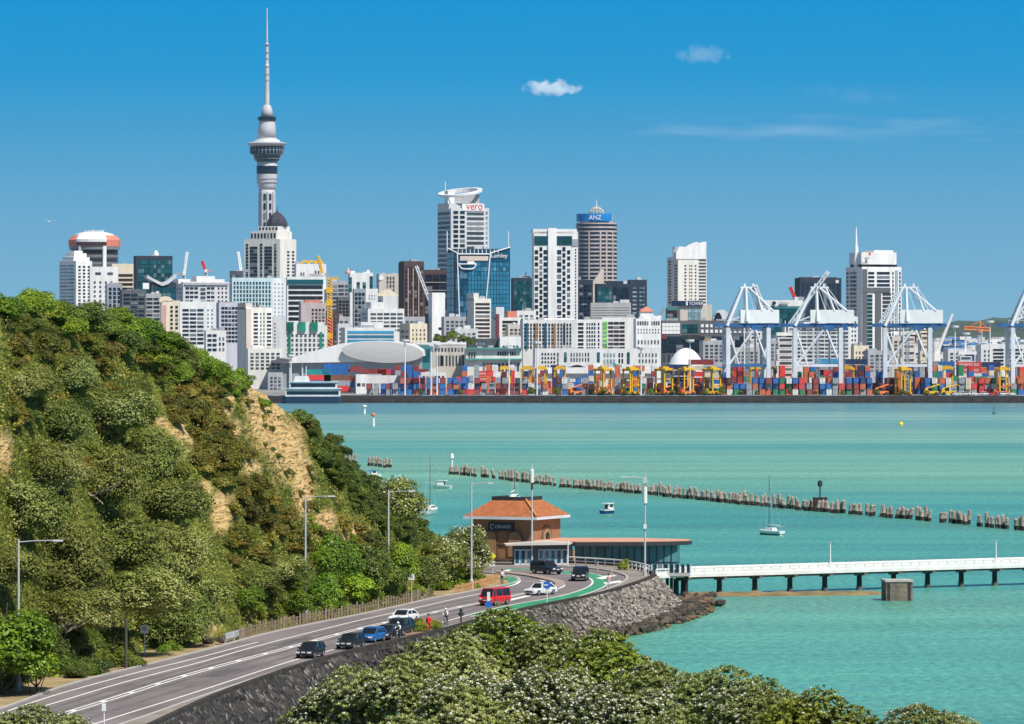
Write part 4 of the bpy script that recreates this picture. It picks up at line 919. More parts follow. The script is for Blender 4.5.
# --- domed cream tower
b = B("domed_apartment_tower", "tall cream stepped tower with a dark pointed dome, just under the communications tower", 243, 280, 295, 240, 3700, 'offwhite', yaw=62,
      fac=[lf(245, 247.5, 243, 290, 1, 14, .9, .62, 'gblack'), lf(249, 257, 246, 290, 2, 13, .92, .70, 'gblack'), lf(259.5, 262, 243, 290, 1, 14, .9, .62, 'gblack'), lf(264, 272, 246, 290, 2, 13, .92, .70, 'gblack'), lf(274, 276.5, 243, 290, 1, 14, .9, .62, 'gblack'),
           fr(286, 289, 250, 290, 1, 12, .7, .45, 'gbrown'), fr(290.5, 293.5, 250, 290, 1, 12, .7, .45, 'gbrown')])
st1 = cbox(b, 249, 291, 231, 240, 'offwhite', "setback"); st2 = cbox(b, 257, 289, 226, 231, 'offwhite', "setback")
for st, xa, xb, ya, yb, n in ((st1, 249, 291, 231, 240, 8), (st2, 257, 289, 226, 231, 6)):
    w = (xb-xa)/b.s*.72
    for i in range(n):
        o = link("window", unitbox(GL('gblack')), st, (-w/2, -w/2+w*(i+.5)/n, (lz(b, ya)+lz(b, yb))/2)); o.scale = (.5, w/n*.5, (yb-ya)/b.s*.55)
v = Vector(((276-(b.x0+b.x1)/2)/b.s, 0, 0)); v.rotate(Matrix.Rotation(-b.yaw, 3, 'Z'))
r = 11/b.s
MB().lathe([(r, 0), (r*.98, 2.5), (r*.86, 5.2), (r*.62, 8), (r*.32, 10.2), (.5, 11.6), (.12, 16)], 8).build("dome", mat("dark copper dome", (.045, .042, .055), .4, .2, .2), b.e, (v.x, v.y, lz(b, 226)))
# --- communications tower
s = F/4300; e = thing("communications_tower", "very tall slender communications tower with a round observation pod, highest in the skyline", "tower", ((267-512)/s, 4300, GZ))
zt = lambda py: CAMZ-(py-HOR)/s-GZ
rr = lambda wpx: wpx/2/s
TW = mat("tower concrete", (.47, .475, .50), .7, .10, .05); TG = GL('gteal'); TD = GL('gnavy')
MB().lathe([(rr(24), 0), (rr(17), zt(300)), (rr(14.5), zt(230)), (rr(14.5), zt(195)), (rr(16), zt(190))], 24).build("shaft", TW, e, smooth=True)
for i in range(8):
    a = R(-90+45*i+10); MB().box((rr(14.8)*math.cos(a), rr(14.8)*math.sin(a), (zt(192)+zt(330))/2), (1.9, 1.5, zt(192)-zt(330)), rz=a).build("shaft_rib", TW, e)
for a0 in (-105, -62):
    a = R(a0)
    for i in range(9): MB().box((rr(14.5)*math.cos(a), rr(14.5)*math.sin(a), zt(197+i*9.5)), (1.0, 2.0, 5.4), rz=a).build("window", TD, e)
MB().lathe([(rr(15), zt(191)), (rr(18.5), zt(186)), (rr(20.5), zt(176)), (rr(20.5), zt(162)), (rr(19), zt(161))], 32).build("pod_base", TW, e, smooth=True)
MB().lathe([(rr(20.8), zt(174)), (rr(21.2), zt(173.5)), (rr(21.2), zt(166.5)), (rr(20.8), zt(166))], 32).build("window_band", TD, e)
for yy in (178.5, 182): MB().lathe([(rr(20.7), zt(yy+.6)), (rr(21), zt(yy+.5)), (rr(21), zt(yy)), (rr(20.7), zt(yy-.1))], 32).build("ring", W('grey'), e)
MB().lathe([(rr(20), zt(162)), (rr(24), zt(161)), (rr(28), zt(155.5)), (rr(28), zt(154.5))], 32).build("lower_deck", TG, e)
MB().lathe([(rr(28), zt(154.5)), (rr(33.5), zt(153.5)), (rr(33.5), zt(147)), (rr(31), zt(146.5))], 32).build("observation_deck", TD, e)
for yy, wpx in ((158.5, 27), (150.3, 34.0), (154.3, 32)): MB().lathe([(rr(wpx), zt(yy+.25)), (rr(wpx+.5), zt(yy+.2)), (rr(wpx+.5), zt(yy)), (rr(wpx), zt(yy-.05))], 32).build("ring", W('grey'), e)
for i in range(28):
    a = 2*PI*i/28; MB().box((rr(34)*math.cos(a), rr(34)*math.sin(a), (zt(146.8)+zt(153.6))/2), (.35, .4, zt(146.8)-zt(153.6)), rz=a).build("mullion", W('steel'), e)
MB().lathe([(rr(30), zt(147)), (rr(40), zt(144)), (rr(40.5), zt(143.2)), (rr(30), zt(142))], 32).build("halo_ring", TW, e)
MB().lathe([(rr(28), zt(143)), (rr(25), zt(140)), (rr(20), zt(139.5)), (rr(20), zt(138))], 32).build("upper_deck", W('lightgrey'), e)
MB().lathe([(rr(21.5), zt(141.2)), (rr(23), zt(141)), (rr(22), zt(139.9)), (rr(20), zt(139.7))], 32).build("window_band", TD, e)
MB().lathe([(rr(19), zt(138)), (rr(17.5), zt(128)), (rr(15.5), zt(121)), (rr(15), zt(120))], 28).build("upper_drum", TW, e, smooth=True)
MB().lathe([(rr(17), zt(121)), (rr(18.5), zt(120)), (rr(18.5), zt(117)), (rr(14), zt(116.5))], 28).build("top_deck", TD, e)
MB().lathe([(rr(13), zt(117)), (rr(10.5), zt(110)), (rr(8), zt(106)), (rr(5.5), zt(105))], 24).build("mast_base", TW, e, smooth=True)
MB().lathe([(rr(5.2), zt(105.5)), (rr(4.4), zt(85)), (rr(4.4), zt(66)), (rr(3.6), zt(64)), (rr(3.2), zt(44)), (rr(2.0), zt(43)), (rr(1.5), zt(25)), (rr(1.0), zt(8))], 12).build("mast", mat("mast steel", (.55, .56, .58), .5, .12, .1, metal=.2), e)
for yy, wpx in ((66, 6), (44, 6.2), (52, 5), (58, 5), (74, 5.6), (80, 5.6)): MB().lathe([(rr(3), zt(yy+.6)), (rr(wpx), zt(yy+.5)), (rr(wpx), zt(yy)), (rr(3), zt(yy-.3))], 12).build("mast_collar", W('grey'), e)
# --- middle left group
b = B("white_rooftop_block", "white block topped by a yellow frame, behind the banded white office", 293, 296, 326, 265, 3500, 'bright', fac=[fr(300, 305, 272, 276, 2, 1, .5, .7, 'ggrey'), fr(314, 320, 270, 276, 2, 1, .5, .7, 'ggrey')], yaw=8)
for xa in (302, 309, 316): MB().path([(lx(b, xa), -3, b.H), (lx(b, xa+1), -3, b.H+2.6), (lx(b, xa+6), -3, b.H+2.6), (lx(b, xa+7), -3, b.H)], [.8]*4, 5).build("roof_frame", YEL, b.e)
b = B("banded_white_office", "white office with thick dark window bands, right of the pale blue lattice block", 285, 287, 324, 278, 3000, 'bright', fac=[fr(288, 323, 284.5, 332, 1, 9, .97, .55, 'gblack')], yaw=6)
panel(b, 287.5, 323, 279.5, 284, GL('gteal'), "top_floor_glazing", t=1.2)
b = B("pink_grey_apartments", "pinkish grey apartments with a red tiled roof cap, behind the green glass apartments", 298, 301, 326, 304, 2750, 'pinkgrey', fac=[fr(311, 325, 308, 330, 4, 6, .55, .5, 'gbrown')], yaw=10)
roofbox(b, 305, 321, 300, 'salmon', .7, "tiled_roof")
b = B("green_glass_apartments", "white apartments with green glass balconies, left of the orange hoist mast", 277, 279, 327, 327, 2580, 'white', fac=[fr(286, 325, 333, 366, 9, 7, .5, .5, 'ggrey'), fr(281, 284, 333, 345, 1, 1, .95, .95, 'ggreen')], yaw=5)
for xa in (290, 302, 314): panel(b, xa-3.5, xa+3.5, 322, 331, GL('ggreen'), "green_bay", t=2.5)
for xa in (289.5, 321): panel(b, xa-1.2, xa+1.2, 332, 366, GL('ggreen'), "green_strip", t=1.0)
roofbox(b, 284, 324, 322, 'white', .8, "penthouse")
b = B("brown_apartments", "brown brick apartments behind the orange hoist mast", 325, 328, 339, 312, 2700, 'brown', fac=[fr(329, 338, 315, 348, 2, 8, .6, .5, 'ggrey')], yaw=10)
B("plain_grey_block", "plain grey block rising above the hoist mast between the white towers", 328, 330, 352, 282, 3300, 'grey', fac=[fr(331, 351, 284, 312, 3, 7, .85, .5, 'ggrey')], yaw=10)  # plain grey walls with grey glass
B("dark_slab_office", "dark slab office right of the orange hoist mast", 336, 338, 350, 298, 2900, 'charcoal', fac=[fr(338.5, 349, 300, 330, 3, 9, .7, .5, 'gblack')], yaw=10)
b = B("teal_strip_tower", "white tower with tall teal glass strips, left of the grey cream tower", 347, 350, 373, 274, 3250, 'bright', fac=[fr(348.5, 352, 277, 292, 1, 4, .9, .9, 'gteal'), fr(356.5, 360, 282, 292, 1, 3, .9, .9, 'gteal'), fr(362.5, 366, 282, 292, 1, 3, .9, .9, 'gteal'), fr(369.5, 373, 276, 292, 1, 4, .9, .9, 'gteal')], yaw=6)
MB().lathe([(1.8, 0), (1.8, 1.5), (.2, 4.5)], 8).build("roof_turret", W('pink'), b.e, (lx(b, 349), 0, b.H)); MB().lathe([(1.5, 0), (1.2, 2), (.2, 3)], 8).build("roof_turret", W('bright'), b.e, (lx(b, 369), 0, b.H))
B("blue_grid_office", "blue grey office with a grid of windows, under the white tower with teal strips", 352, 354, 366, 290, 2980, 'steel', fac=[fr(354.5, 365, 292, 326, 3, 8, .75, .6, 'gnavy')], yaw=6)
B("white_wall_block", "white windowless block beside the blue grey grid office", 364, 366, 378, 290, 3020, 'bright', fac=[fr(368, 376, 294, 300, 3, 2, .3, .4, 'ggrey')], yaw=6)
b = B("grey_cream_tower", "grey cream tower with a round clock like disc, left of the brown tower", 376, 379, 399, 275, 3200, 'stone', fac=[fr(386, 395, 276, 300, 3, 6, .55, .6, 'ggrey'), lf(376, 379, 277, 300, 1, 6, .6, .5, 'ggrey')], yaw=12)
MB().tube((lx(b, 381), -b.D/2-.4, lz(b, 278)), (lx(b, 381), -b.D/2+.2, lz(b, 278)), 1.6, n=16).build("round_disc", W('bright'), b.e)
B("white_end_block", "white block squeezed between the grey cream tower and the brown tower", 394, 396, 402, 279, 3240, 'bright', fac=[fr(397, 401, 282, 300, 1, 6, .5, .4, 'ggrey')], yaw=8)
b = B("stepped_white_apartments", "stepped white apartments with deep balconies under a pitched cream roof, left of the brown tower", 360, 368, 404, 310, 2800, 'white', fac=[fr(370, 403, 312, 332, 5, 5, .82, .42, 'ggrey'), lf(361, 367, 312, 332, 1, 5, .8, .4, 'ggrey')], yaw=20)
roofbox(b, 372, 384, 302, 'white', .7, "upper_storey"); roofbox(b, 384, 398, 296, 'lightgrey', .7, "upper_storey")
MB().slab([(lx(b, 380), lz(b, 296)), (lx(b, 391), lz(b, 289)), (lx(b, 400), lz(b, 296))], -b.D*.35, b.D*.35).build("pitched_roof", W('cream'), b.e)
b = B("blue_band_building", "low office with bright blue window bands and a white rooftop block, behind the arena", 340, 345, 395, 329, 2620, 'white', fac=[fr(347, 394, 330, 343, 1, 3, .98, .55, 'gband')], yaw=12)
roofbox(b, 362, 384, 322, 'white', .6)
B("grey_low_block", "low grey block between the hoist mast and the blue banded office", 336, 338, 352, 325, 2680, 'lightgrey', fac=[fr(339, 351, 327, 345, 3, 4, .7, .4, 'ggrey')], yaw=8)
B("cream_cube_building", "small cream block with a grid of tiny windows, in front of the brown tower", 399, 410, 427, 325, 2640, 'cream', fac=[fr(411, 426, 328, 345, 4, 4, .3, .4, 'gbrown'), lf(400, 409, 329, 345, 2, 3, .6, .4, 'ggrey')], yaw=28)
b = B("brown_tower", "dark brown tower with thin pinkish ribs, left of the blue glass tower", 398, 404, 424, 263, 3150, 'brown', fac=[fr(405, 423, 266, 330, 6, 16, .8, .6, 'gbrown')], yaw=18)
roofbox(b, 405, 424, 261, 'dark', .7)
for xa in (408, 413, 418.5): panel(b, xa-.35, xa+.35, 268, 332, W('pinkgrey'), "rib")
MB().tube((lx(b, 412), 0, b.H), (lx(b, 412), 0, b.H+8), .2).build("antenna", STEELM, b.e)
b = B("brown_annex_tower", "lower dark bronze tower joined to the right of the brown tower", 423, 424, 448, 271, 3180, 'brown', fac=[fr(425, 447, 274, 330, 3, 14, .9, .7, 'gnavy')], yaw=6)
for yy in (282, 290): panel(b, 425, 447, yy, yy+.7, W('concrete'), "ledge", t=1.4)
# --- halo tower
b = B("halo_office_tower", "tall grey office tower with a tilted white halo ring on its roof and red lettering", 437, 451, 489, 209, 3450, 'lightgrey', yaw=24,
      fac=[lf(437.5, 450, 211, 300, 1, 19, .95, .55, 'gnavy'), fr(453, 458.5, 210, 300, 1, 19, .85, .55, 'gnavy'), fr(459.5, 465, 210, 300, 1, 19, .85, .55, 'gnavy'), fr(466.5, 484, 211, 260, 1, 10, .96, .5, 'ggrey'), fr(485, 488, 210, 260, 1, 10, .6, .5, 'gpale')])
roofbox(b, 450, 484, 203, 'lightgrey', .85, "crown_storey"); roofbox(b, 456, 482, 194, 'grey', .6, "plant_room", 203); MB().box((-b.W/2+2, -b.D*.2, lz(b, 199)), (5, 6, 12)).build("lift_tower", W('bright'), b.e)
text(b.e, "vero", 3.6, (lx(b, 474), -b.D/2-.6, lz(b, 207)), REDL, width=12.5, depth=.4)
panel(b, 462, 484, 203.5, 210.5, W('bright'), "sign_panel", t=1.0)
mb = MB(); ring = []
rx = 22.3/b.s
for i in range(48):
    t = 2*PI*i/48; wd_ = 2.8+2.4*math.sin(t)
    ring.append([((rx-dr)*math.cos(t), (rx-dr)*math.sin(t), dz) for dr, dz in ((0, -.5-1.2*max(0, math.sin(t))), (0, 1.0), (wd_, 1.4), (wd_, -.9-.6*max(0, math.sin(t))))])
mb.rings(ring+[ring[0]], caps=False)
o = mb.build("halo_ring", W('bright'), b.e, (lx(b, 467), 0, lz(b, 192))); o.rotation_euler = (R(9.5), R(-6), -b.yaw+R(0))
for xa in (458, 470, 481): MB().tube((lx(b, xa), -2, lz(b, 200)), (lx(b, xa), -2, lz(b, 192)), .35).build("halo_strut", STEELM, b.e)
MB().tube((lx(b, 452), 0, b.H), (lx(b, 452), 0, lz(b, 181)), .3).build("antenna", W('bright'), b.e)
# --- blue glass tower
b = B("blue_glass_tower", "blue glass tower with slanted white roof frame, in front of the halo tower", 446, 455, 510, 250, 3050, 'navy', yaw=14,
      fac=[lf(446.5, 454.5, 252, 345, 2, 14, .95, .9, 'gblue'), fr(456, 467, 262, 340, 3, 14, .95, .92, 'gblue'), fr(468, 509, 262, 340, 13, 17, .84, .80, 'gsky')])
f = lambda x, y: (lx(b, x), lz(b, y))
MB().slab([f(455, 262), f(510, 262), f(510, 246.5), f(505, 248.5), f(458, 251), f(455, 250)], -b.D/2-.3, -b.D/2+1).build("crown_glazing", GL('gblue'), b.e)
for k in range(11): MB().box((lx(b, 458+k*4), -b.D/2-.4, lz(b, 251.3)), (.5, .6, 2.6)).build("roof_fin", W('lightgrey'), b.e)
for pa, pb in (((447, 248), (457, 253)), ((457, 253), (460, 345)), ((457, 254), (490, 254)), ((490, 254), (482, 342)), ((490, 253), (510, 247))):
    MB().tube((lx(b, pa[0]), -b.D/2-.7, lz(b, pa[1])), (lx(b, pb[0]), -b.D/2-.7, lz(b, pb[1])), .42).build("frame_member", W('bright'), b.e)
mb = MB(); mb.path([(*(lambda q_: (q_[0], -b.D/2-1.0, q_[1]))(f(x_, y_)),) for x_, y_ in ((458, 264), (461, 268.3), (464, 269), (471, 269), (473.5, 268.3), (476, 264))], [.4]*6, 5); mb.path([(*(lambda q_: (q_[0], -b.D/2-1.0, q_[1]))(f(x_, y_)),) for x_, y_ in ((458, 264), (476, 264))], [.35]*2, 5); mb.build("balcony", W('bright'), b.e)
panel(b, 460, 488, 256, 260.5, W('beige'), "panel_strip", t=1.0); panel(b, 467, 474, 261, 264, W('bright'), "panel_strip", t=2.0)
text(b.e, "Lumley", 3.4, (lx(b, 499), -b.D/2-.9, lz(b, 256)), WHITE, width=10.5, depth=.35)
for xa, yt_ in ((447.5, 231), (508.8, 231)): MB().tube((lx(b, xa), -b.D/2+1, b.H-2), (lx(b, xa), -b.D/2+1, lz(b, yt_)), .3).build("mast", W('bright'), b.e)
# in front
b = B("white_slab_tower", "plain white slab tower beside a leaning tower crane, in front of the blue glass tower", 428, 432, 445, 294, 2850, 'bright', fac=[fr(437, 443, 327, 330, 1, 1, .5, .7, 'gblack')], yaw=16)
b = B("beige_banded_tower", "beige banded tower with a blank left wall before the blue glass tower", 466, 474, 491, 300, 2700, 'offwhite', fac=[fr(475, 490, 302, 338, 1, 9, .95, .45, 'gbrown'), lf(466.3, 467, 302, 338, 1, 1, .5, .5, 'ggrey')], yaw=26)
roofbox(b, 474, 479, 293, 'offwhite', .9, "lift_tower")
b = B("dark_teal_tower", "dark teal glass tower between the blue glass tower and the white honeycomb tower", 511, 513, 533, 279, 3300, 'navy', fac=[fr(514, 532, 281, 322, 6, 12, .92, .9, 'gteal')], yaw=8)
roofbox(b, 524, 531, 276, 'dark', .5); MB().tube((lx(b, 527), 0, b.H), (lx(b, 527), 0, b.H+5), .3).build("antenna", DKM, b.e)
b = B("low_banded_office", "low dark banded office with an orange rooftop cabin, below the dark teal tower", 492, 497, 521, 319, 2720, 'white', fac=[fr(502, 518, 320, 342, 1, 6, .95, .55, 'gblack')], yaw=18)
panel(b, 496, 499, 314, 342, mat("burgundy cladding", (.16, .03, .05), .7), "burgundy_strip", t=1.4); roofbox(b, 497, 505, 307, 'lightgrey', .6); roofbox(b, 509, 518, 311, 'salmon', .5, "roof_cabin")
# honeycomb tower
b = B("honeycomb_tower", "white tower with dark honeycomb windows and a plain central spine", 532, 534, 578, 233, 2950, 'bright', yaw=5,
      fac=[fr(534.5, 538.5, 249, 322, 1, 12, .85, .55, 'gblack'), fr(539, 543, 246, 319, 1, 12, .7, .6, 'gblack'), fr(543.5, 547.5, 249, 322, 1, 12, .95, .6, 'gnavy'), fr(557, 561.5, 249, 322, 1, 12, .95, .6, 'gnavy'), fr(562, 566, 246, 319, 1, 12, .7, .6, 'gblack'), fr(567, 570.5, 249, 322, 1, 12, .85, .55, 'gblack'), fr(574.5, 577, 248, 322, 1, 24, .5, .4, 'gbrown')])
panel(b, 548, 556.5, 228, 325, W('bright'), "spine", t=2.4)
for xa, xb in ((534.5, 547.5), (557, 572)): panel(b, xa, xb, 236, 245, GL('gteal'), "top_floor_glazing", t=.8)
roofbox(b, 533, 577, 229, 'bright', 1.0, "roof_slab", 233.5); panel(b, 572, 578, 239, 246, W('steel'), "corner_glazing", t=.9)
# round banded tower with blue sign
o = round_tower("round_banded_tower", "round grey tower with fine window bands, a blue rooftop sign and a small lattice dome", 576, 617, 223, 320, 3350, 'pinkgrey', 'gnavy', 24, n=48, bf=.52)
for ang in (-150, -112, -80, -62, -40):
    a = R(ang)
    MB().box((o.r*math.cos(a)*1.004, o.r*math.sin(a)*1.004, o.H/2-3), (.5, 1.1, o.H-6), rz=a).build("rib", W('pinkgrey'), o.e)
ang = [R(-215+i*6) for i in range(30)]
MB().rings([[(q*math.cos(a), q*math.sin(a), z) for q, z in ((o.r*.98, o.H+1.0), (o.r*.98, o.H+6.2), (o.r*.94, o.H+6.2), (o.r*.94, o.H+1.0))] for a in ang]).build("sign_band", BLUEP, o.e)
text(o.e, "ANZ", 2.9, (-1.2, -o.r-.1, o.H+3.6), WHITE, width=8.5, depth=.3)
MB().lathe([(o.r*.8, o.H), (o.r*.8, o.H+5.4), (o.r*.4, o.H+6)], 32).build("plant_room", W('grey'), o.e)
dm = MB()
for i in range(12):
    t = 2*PI*i/12; dm.path([(5*math.cos(t)*math.cos(p), 5*math.sin(t)*math.cos(p), 5*math.sin(p)) for p in np.linspace(0, PI/2, 6)], [.32]*6, 4)
for p in (.0, .4, .8, 1.15): dm.path([(5*math.cos(p)*math.cos(t), 5*math.cos(p)*math.sin(t), 5*math.sin(p)) for t in np.linspace(0, 2*PI, 17)], [.3]*17, 4)
dm.build("lattice_dome", W('stone'), o.e, (0, 0, o.H+6)); MB().tube((0, 0, o.H+10.5), (0, 0, o.H+16), .4, .2).build("spire", W('bright'), o.e)
b = B("triangle_roof_block", "white triangular gable shape standing before the round banded tower", 590, 591, 604, 285, 3250, 'stone', yaw=5)
MB().slab([(lx(b, 591), lz(b, 284.5)), (lx(b, 604), lz(b, 284.5)), (lx(b, 604), lz(b, 269)), (lx(b, 602), lz(b, 269))], -b.D/2, -b.D/2+3).build("gable", W('beige'), b.e)
B("navy_shoulder_block", "dark navy block with a small pale window at the left foot of the round banded tower", 576, 578, 593, 281, 3100, 'navy', fac=[fr(579, 592, 284, 320, 3, 9, .8, .6, 'gnavy'), fr(580, 588, 303, 306, 1, 1, .7, .5, 'gpale')], yaw=6)
b = B("teal_box_office", "dark glass box office with a teal left half, below the round banded tower", 595, 597, 630, 285, 3050, 'navy', fac=[fr(598, 612, 287, 312, 4, 6, .9, .85, 'gteal'), fr(613, 629, 287, 312, 5, 6, .9, .85, 'gnavy')], yaw=6)
roofbox(b, 608, 624, 281, 'navy', .6)
B("navy_window_block", "navy block with pale window strips at the right of the dark glass box office", 628, 630, 647, 281, 3120, 'navy', fac=[fr(632, 637, 286, 315, 1, 7, .8, .35, 'gpale'), fr(639, 645, 286, 315, 2, 7, .7, .3, 'gpale')], yaw=6)
b = B("ribbed_concrete_block", "windowless ribbed grey concrete block in front of the dark glass box office", 590, 591, 631, 304, 2900, 'concrete', fac=[fr(592, 612, 306, 321, 1, 6, 1, .25, 'grey'), fr(613, 630, 306, 321, 1, 6, 1, .25, 'grey')], yaw=4)
# long apartment rows
b = B("coloured_balcony_apartments", "long white apartment row with blue and orange balcony screens, under the honeycomb tower", 520, 523, 577, 321, 2640, 'white', fac=[fr(523.5, 572, 323, 349, 16, 7, .55, .62, 'gnavy')], yaw=5)
for k, xa in enumerate((527, 536, 545.5, 555, 564.5)): panel(b, xa-.8, xa+.8, 323, 349, GL(['gsky', 'gorange', 'gblue', 'gorange', 'gnavy'][k]), "balcony_screen", t=1.6)
roofbox(b, 545, 575, 318, 'bright', .5, "roof_slab")
B("white_window_row", "white apartment row with square dark windows, right of the coloured balcony row", 576, 577, 602, 321, 2645, 'bright', fac=[fr(577.5, 584, 322, 350, 1, 7, .85, .5), fr(586, 596, 322, 350, 4, 7, .6, .5), fr(597.5, 600, 322, 350, 1, 7, .6, .5)], yaw=4)
b = B("lime_strip_apartments", "white apartment row with a lime green vertical strip and long dark balconies", 601, 602, 636, 319, 2650, 'bright', fac=[fr(608, 625, 321, 350, 3, 7, .9, .5, 'gbrown')], yaw=4)
for k in range(7): panel(b, 603, 607.5, 321.4+k*4.1, 323.6+k*4.1, GL('glime'), "green_balcony", t=1.4)
b = B("heritage_white_building", "tall white heritage building with small arched windows and an orange tiled cupola", 634, 636, 661, 320, 2600, 'bright', fac=[fr(637, 649, 321, 325, 5, 1, .6, .8, 'ggrey'), fr(651, 660, 321, 325, 4, 1, .6, .8, 'ggrey'), fr(637, 660, 328, 334, 8, 2, .3, .4, 'ggrey'), fr(637, 660, 338, 362, 7, 3, .4, .42, 'ggrey')], yaw=5)
roofbox(b, 641, 654, 311, 'bright', .5, "cupola", 320); MB().lathe([(5.2, 0), (4.8, .5), (.4, 2.6)], 4).build("cupola_roof", W('salmon'), b.e, (lx(b, 647.5), 0, lz(b, 311.5)), R(45))
roofbox(b, 653, 661, 316, 'bright', .6)
b = B("dark_glass_office", "long dark glass office with white chequer panels, left of the first quay crane", 660, 662, 748, 322, 2620, 'charcoal', yaw=3,
      fac=[fr(662, 680, 323, 334, 5, 3, .95, .8, 'bright'), fr(682, 698, 324, 333, 3, 2, .95, .8, 'gteal'), fr(700, 747, 323, 334, 10, 2, .6, .5, 'bright'), fr(662, 747, 336, 353, 12, 4, .95, .72, 'gnavy'), fr(662, 747, 354, 362, 18, 1, .6, .8, 'ggrey')])
panel(b, 661, 667, 335, 339, mat("burgundy cladding", (.16, .03, .05), .7), "red_panel", t=1.2); panel(b, 682, 700, 335, 340, DKM, "dark_panel", t=1.3)
text(b.e, "~", 1.2, (lx(b, 708), -b.D/2-.5, lz(b, 339.5)), YEL, width=3.6)
# white wave-top tower
b = B("wave_top_tower", "cream white tower with a wave shaped roof wall, standing alone right of centre", 668, 678, 707, 258, 3300, 'offwhite', yaw=20,
      fac=[lf(669, 672, 260, 304, 1, 15, .7, .45, 'gbrown'), lf(675, 677, 264, 304, 1, 13, .8, .45, 'ggrey'), fr(684, 687, 264, 304, 1, 12, .6, .35, 'gbrown'), fr(689, 693, 264, 304, 2, 12, .5, .35, 'gbrown'), fr(694.5, 697, 264, 304, 1, 12, .6, .35, 'gbrown'), fr(699, 706.5, 255, 304, 1, 15, .95, .4, 'ggrey')])
pts = [(676, 252), (679, 247), (683, 246.5), (687, 248), (691, 249), (695, 247.5), (700, 244), (706.5, 241.5)]
MB().slab([f2 for f2 in [(lx(b, 676), lz(b, 259)), (lx(b, 706.5), lz(b, 259))]]+[(lx(b, x), lz(b, y)) for x, y in pts[::-1]], -b.D/2-.4, -b.D/2+6).build("wave_wall", W('bright'), b.e)
MB().slab([f2 for f2 in [(lx(b, 684), lz(b, 259)), (lx(b, 706.5), lz(b, 259))]]+[(lx(b, x), lz(b, y)) for x, y in pts[:1:-1]], b.D/2-6, b.D/2).build("wave_wall", W('bright'), b.e)
b = B("navy_sign_building", "concrete building with a pale glass square under a long navy sign board with white lettering", 678, 680, 712, 306, 2750, 'stone', fac=[fr(688, 701, 309, 320, 4, 3, .92, .9, 'gpale')], yaw=5)
MB().box((lx(b, 691), -b.D/2-.5, lz(b, 303.4)), (24/b.s, 1.4, 5.2/b.s)).build("sign_board", NAVYP, b.e)
MB().box((lx(b, 676), -b.D/2+3, lz(b, 303.4)), (8/b.s, 1.4, 5.2/b.s)).build("sign_board", NAVYP, b.e)
text(b.e, "TOWER", 1.9, (lx(b, 696), -b.D/2-1.3, lz(b, 303.5)), WHITE, width=8.2, depth=.2); MB().box((lx(b, 686.6), -b.D/2-1.3, lz(b, 303.4)), (.9, .3, 2.2)).build("emblem", WHITE, b.e)
B("burgundy_block", "small burgundy and green block left of the building with the navy sign board", 666, 667, 680, 309, 2780, 'teal', fac=[fr(667, 679, 310, 317, 2, 2, .95, .8, 'gbrown')], yaw=5)
b = B("barrel_roof_hall", "hall with a curved grey barrel roof behind the first quay crane", 712, 713, 732, 318, 2900, 'lightgrey', yaw=4)
MB().slab([(lx(b, 722+8.5*math.cos(t)), b.H-2+7*math.sin(t)) for t in np.linspace(0, PI, 16)], -b.D/2-.5, b.D/2).build("barrel_roof", W('lightgrey'), b.e)
MB().slab([(lx(b, 718+4*math.cos(t)), b.H-1.7+5*math.sin(t)) for t in np.linspace(0, PI, 12)], -b.D/2-.8, -b.D/2-.4).build("glazed_end", GL('gnavy'), b.e)
# front white blocks and sheds
b = B("small_window_white_block", "long low white block with small square windows, behind the white port shed", 533, 535, 661, 350, 2500, 'white', yaw=3,
      fac=[fr(541, 556, 352, 368, 5, 4, .5, .45, 'gnavy'), fr(557, 559, 352, 368, 1, 3, .7, .7, 'ggrey'), fr(564, 567, 352, 362, 1, 2, .9, .8, 'gteal'), fr(570, 590, 352, 362, 7, 2, .4, .6, 'ggrey'), fr(597, 600, 352, 364, 1, 2, .9, .8, 'gteal'), fr(603, 616, 352, 364, 4, 2, .5, .5, 'gpale'), fr(618, 624, 352, 364, 2, 2, .5, .6, 'gnavy'), fr(627, 630, 352, 364, 1, 2, .9, .8, 'gteal'), fr(638, 658, 352, 364, 6, 2, .35, .5, 'ggrey')])
b = B("barrel_vault_shed", "white barrel vaulted shed roof behind the long white port shed", 565, 566, 603, 368, 2460, 'white', yaw=3)
MB().slab([(lx(b, 577+10*math.cos(t)), b.H-1+3.3*math.sin(t)) for t in np.linspace(0, PI, 16)], -b.D/2, b.D/2).build("vault_roof", W('bright'), b.e)
MB().slab([(lx(b, 577+8*math.cos(t)), b.H-1+2.6*math.sin(t)) for t in np.linspace(0, PI, 16)], -b.D/2-.4, -b.D/2).build("glazed_end", GL('gbrown'), b.e)
b = B("teal_hip_shed", "small shed with a pale teal hipped roof beside the barrel vaulted shed", 600, 601, 626, 368, 2465, 'white', yaw=3)
MB().slab([(lx(b, 600), b.H-.2), (lx(b, 626), b.H-.2), (lx(b, 614), b.H+2.6), (lx(b, 611), b.H+2.6)], -b.D/2, b.D/2).build("hip_roof", TEALR, b.e)
b = B("long_port_shed", "long low white port shed behind the yellow straddle carriers", 523, 524, 656, 369, 2420, 'lightgrey', yaw=2, fac=[fr(640, 650, 376, 392, 1, 1, .6, .8, 'grey')])
MB().slab([(lx(b, 522), b.H-2.2), (lx(b, 657), b.H-2.2), (lx(b, 657), b.H+.3), (lx(b, 522), b.H+.3)], -b.D/2-1.5, b.D/2+1).build("roof", W('bright'), b.e)
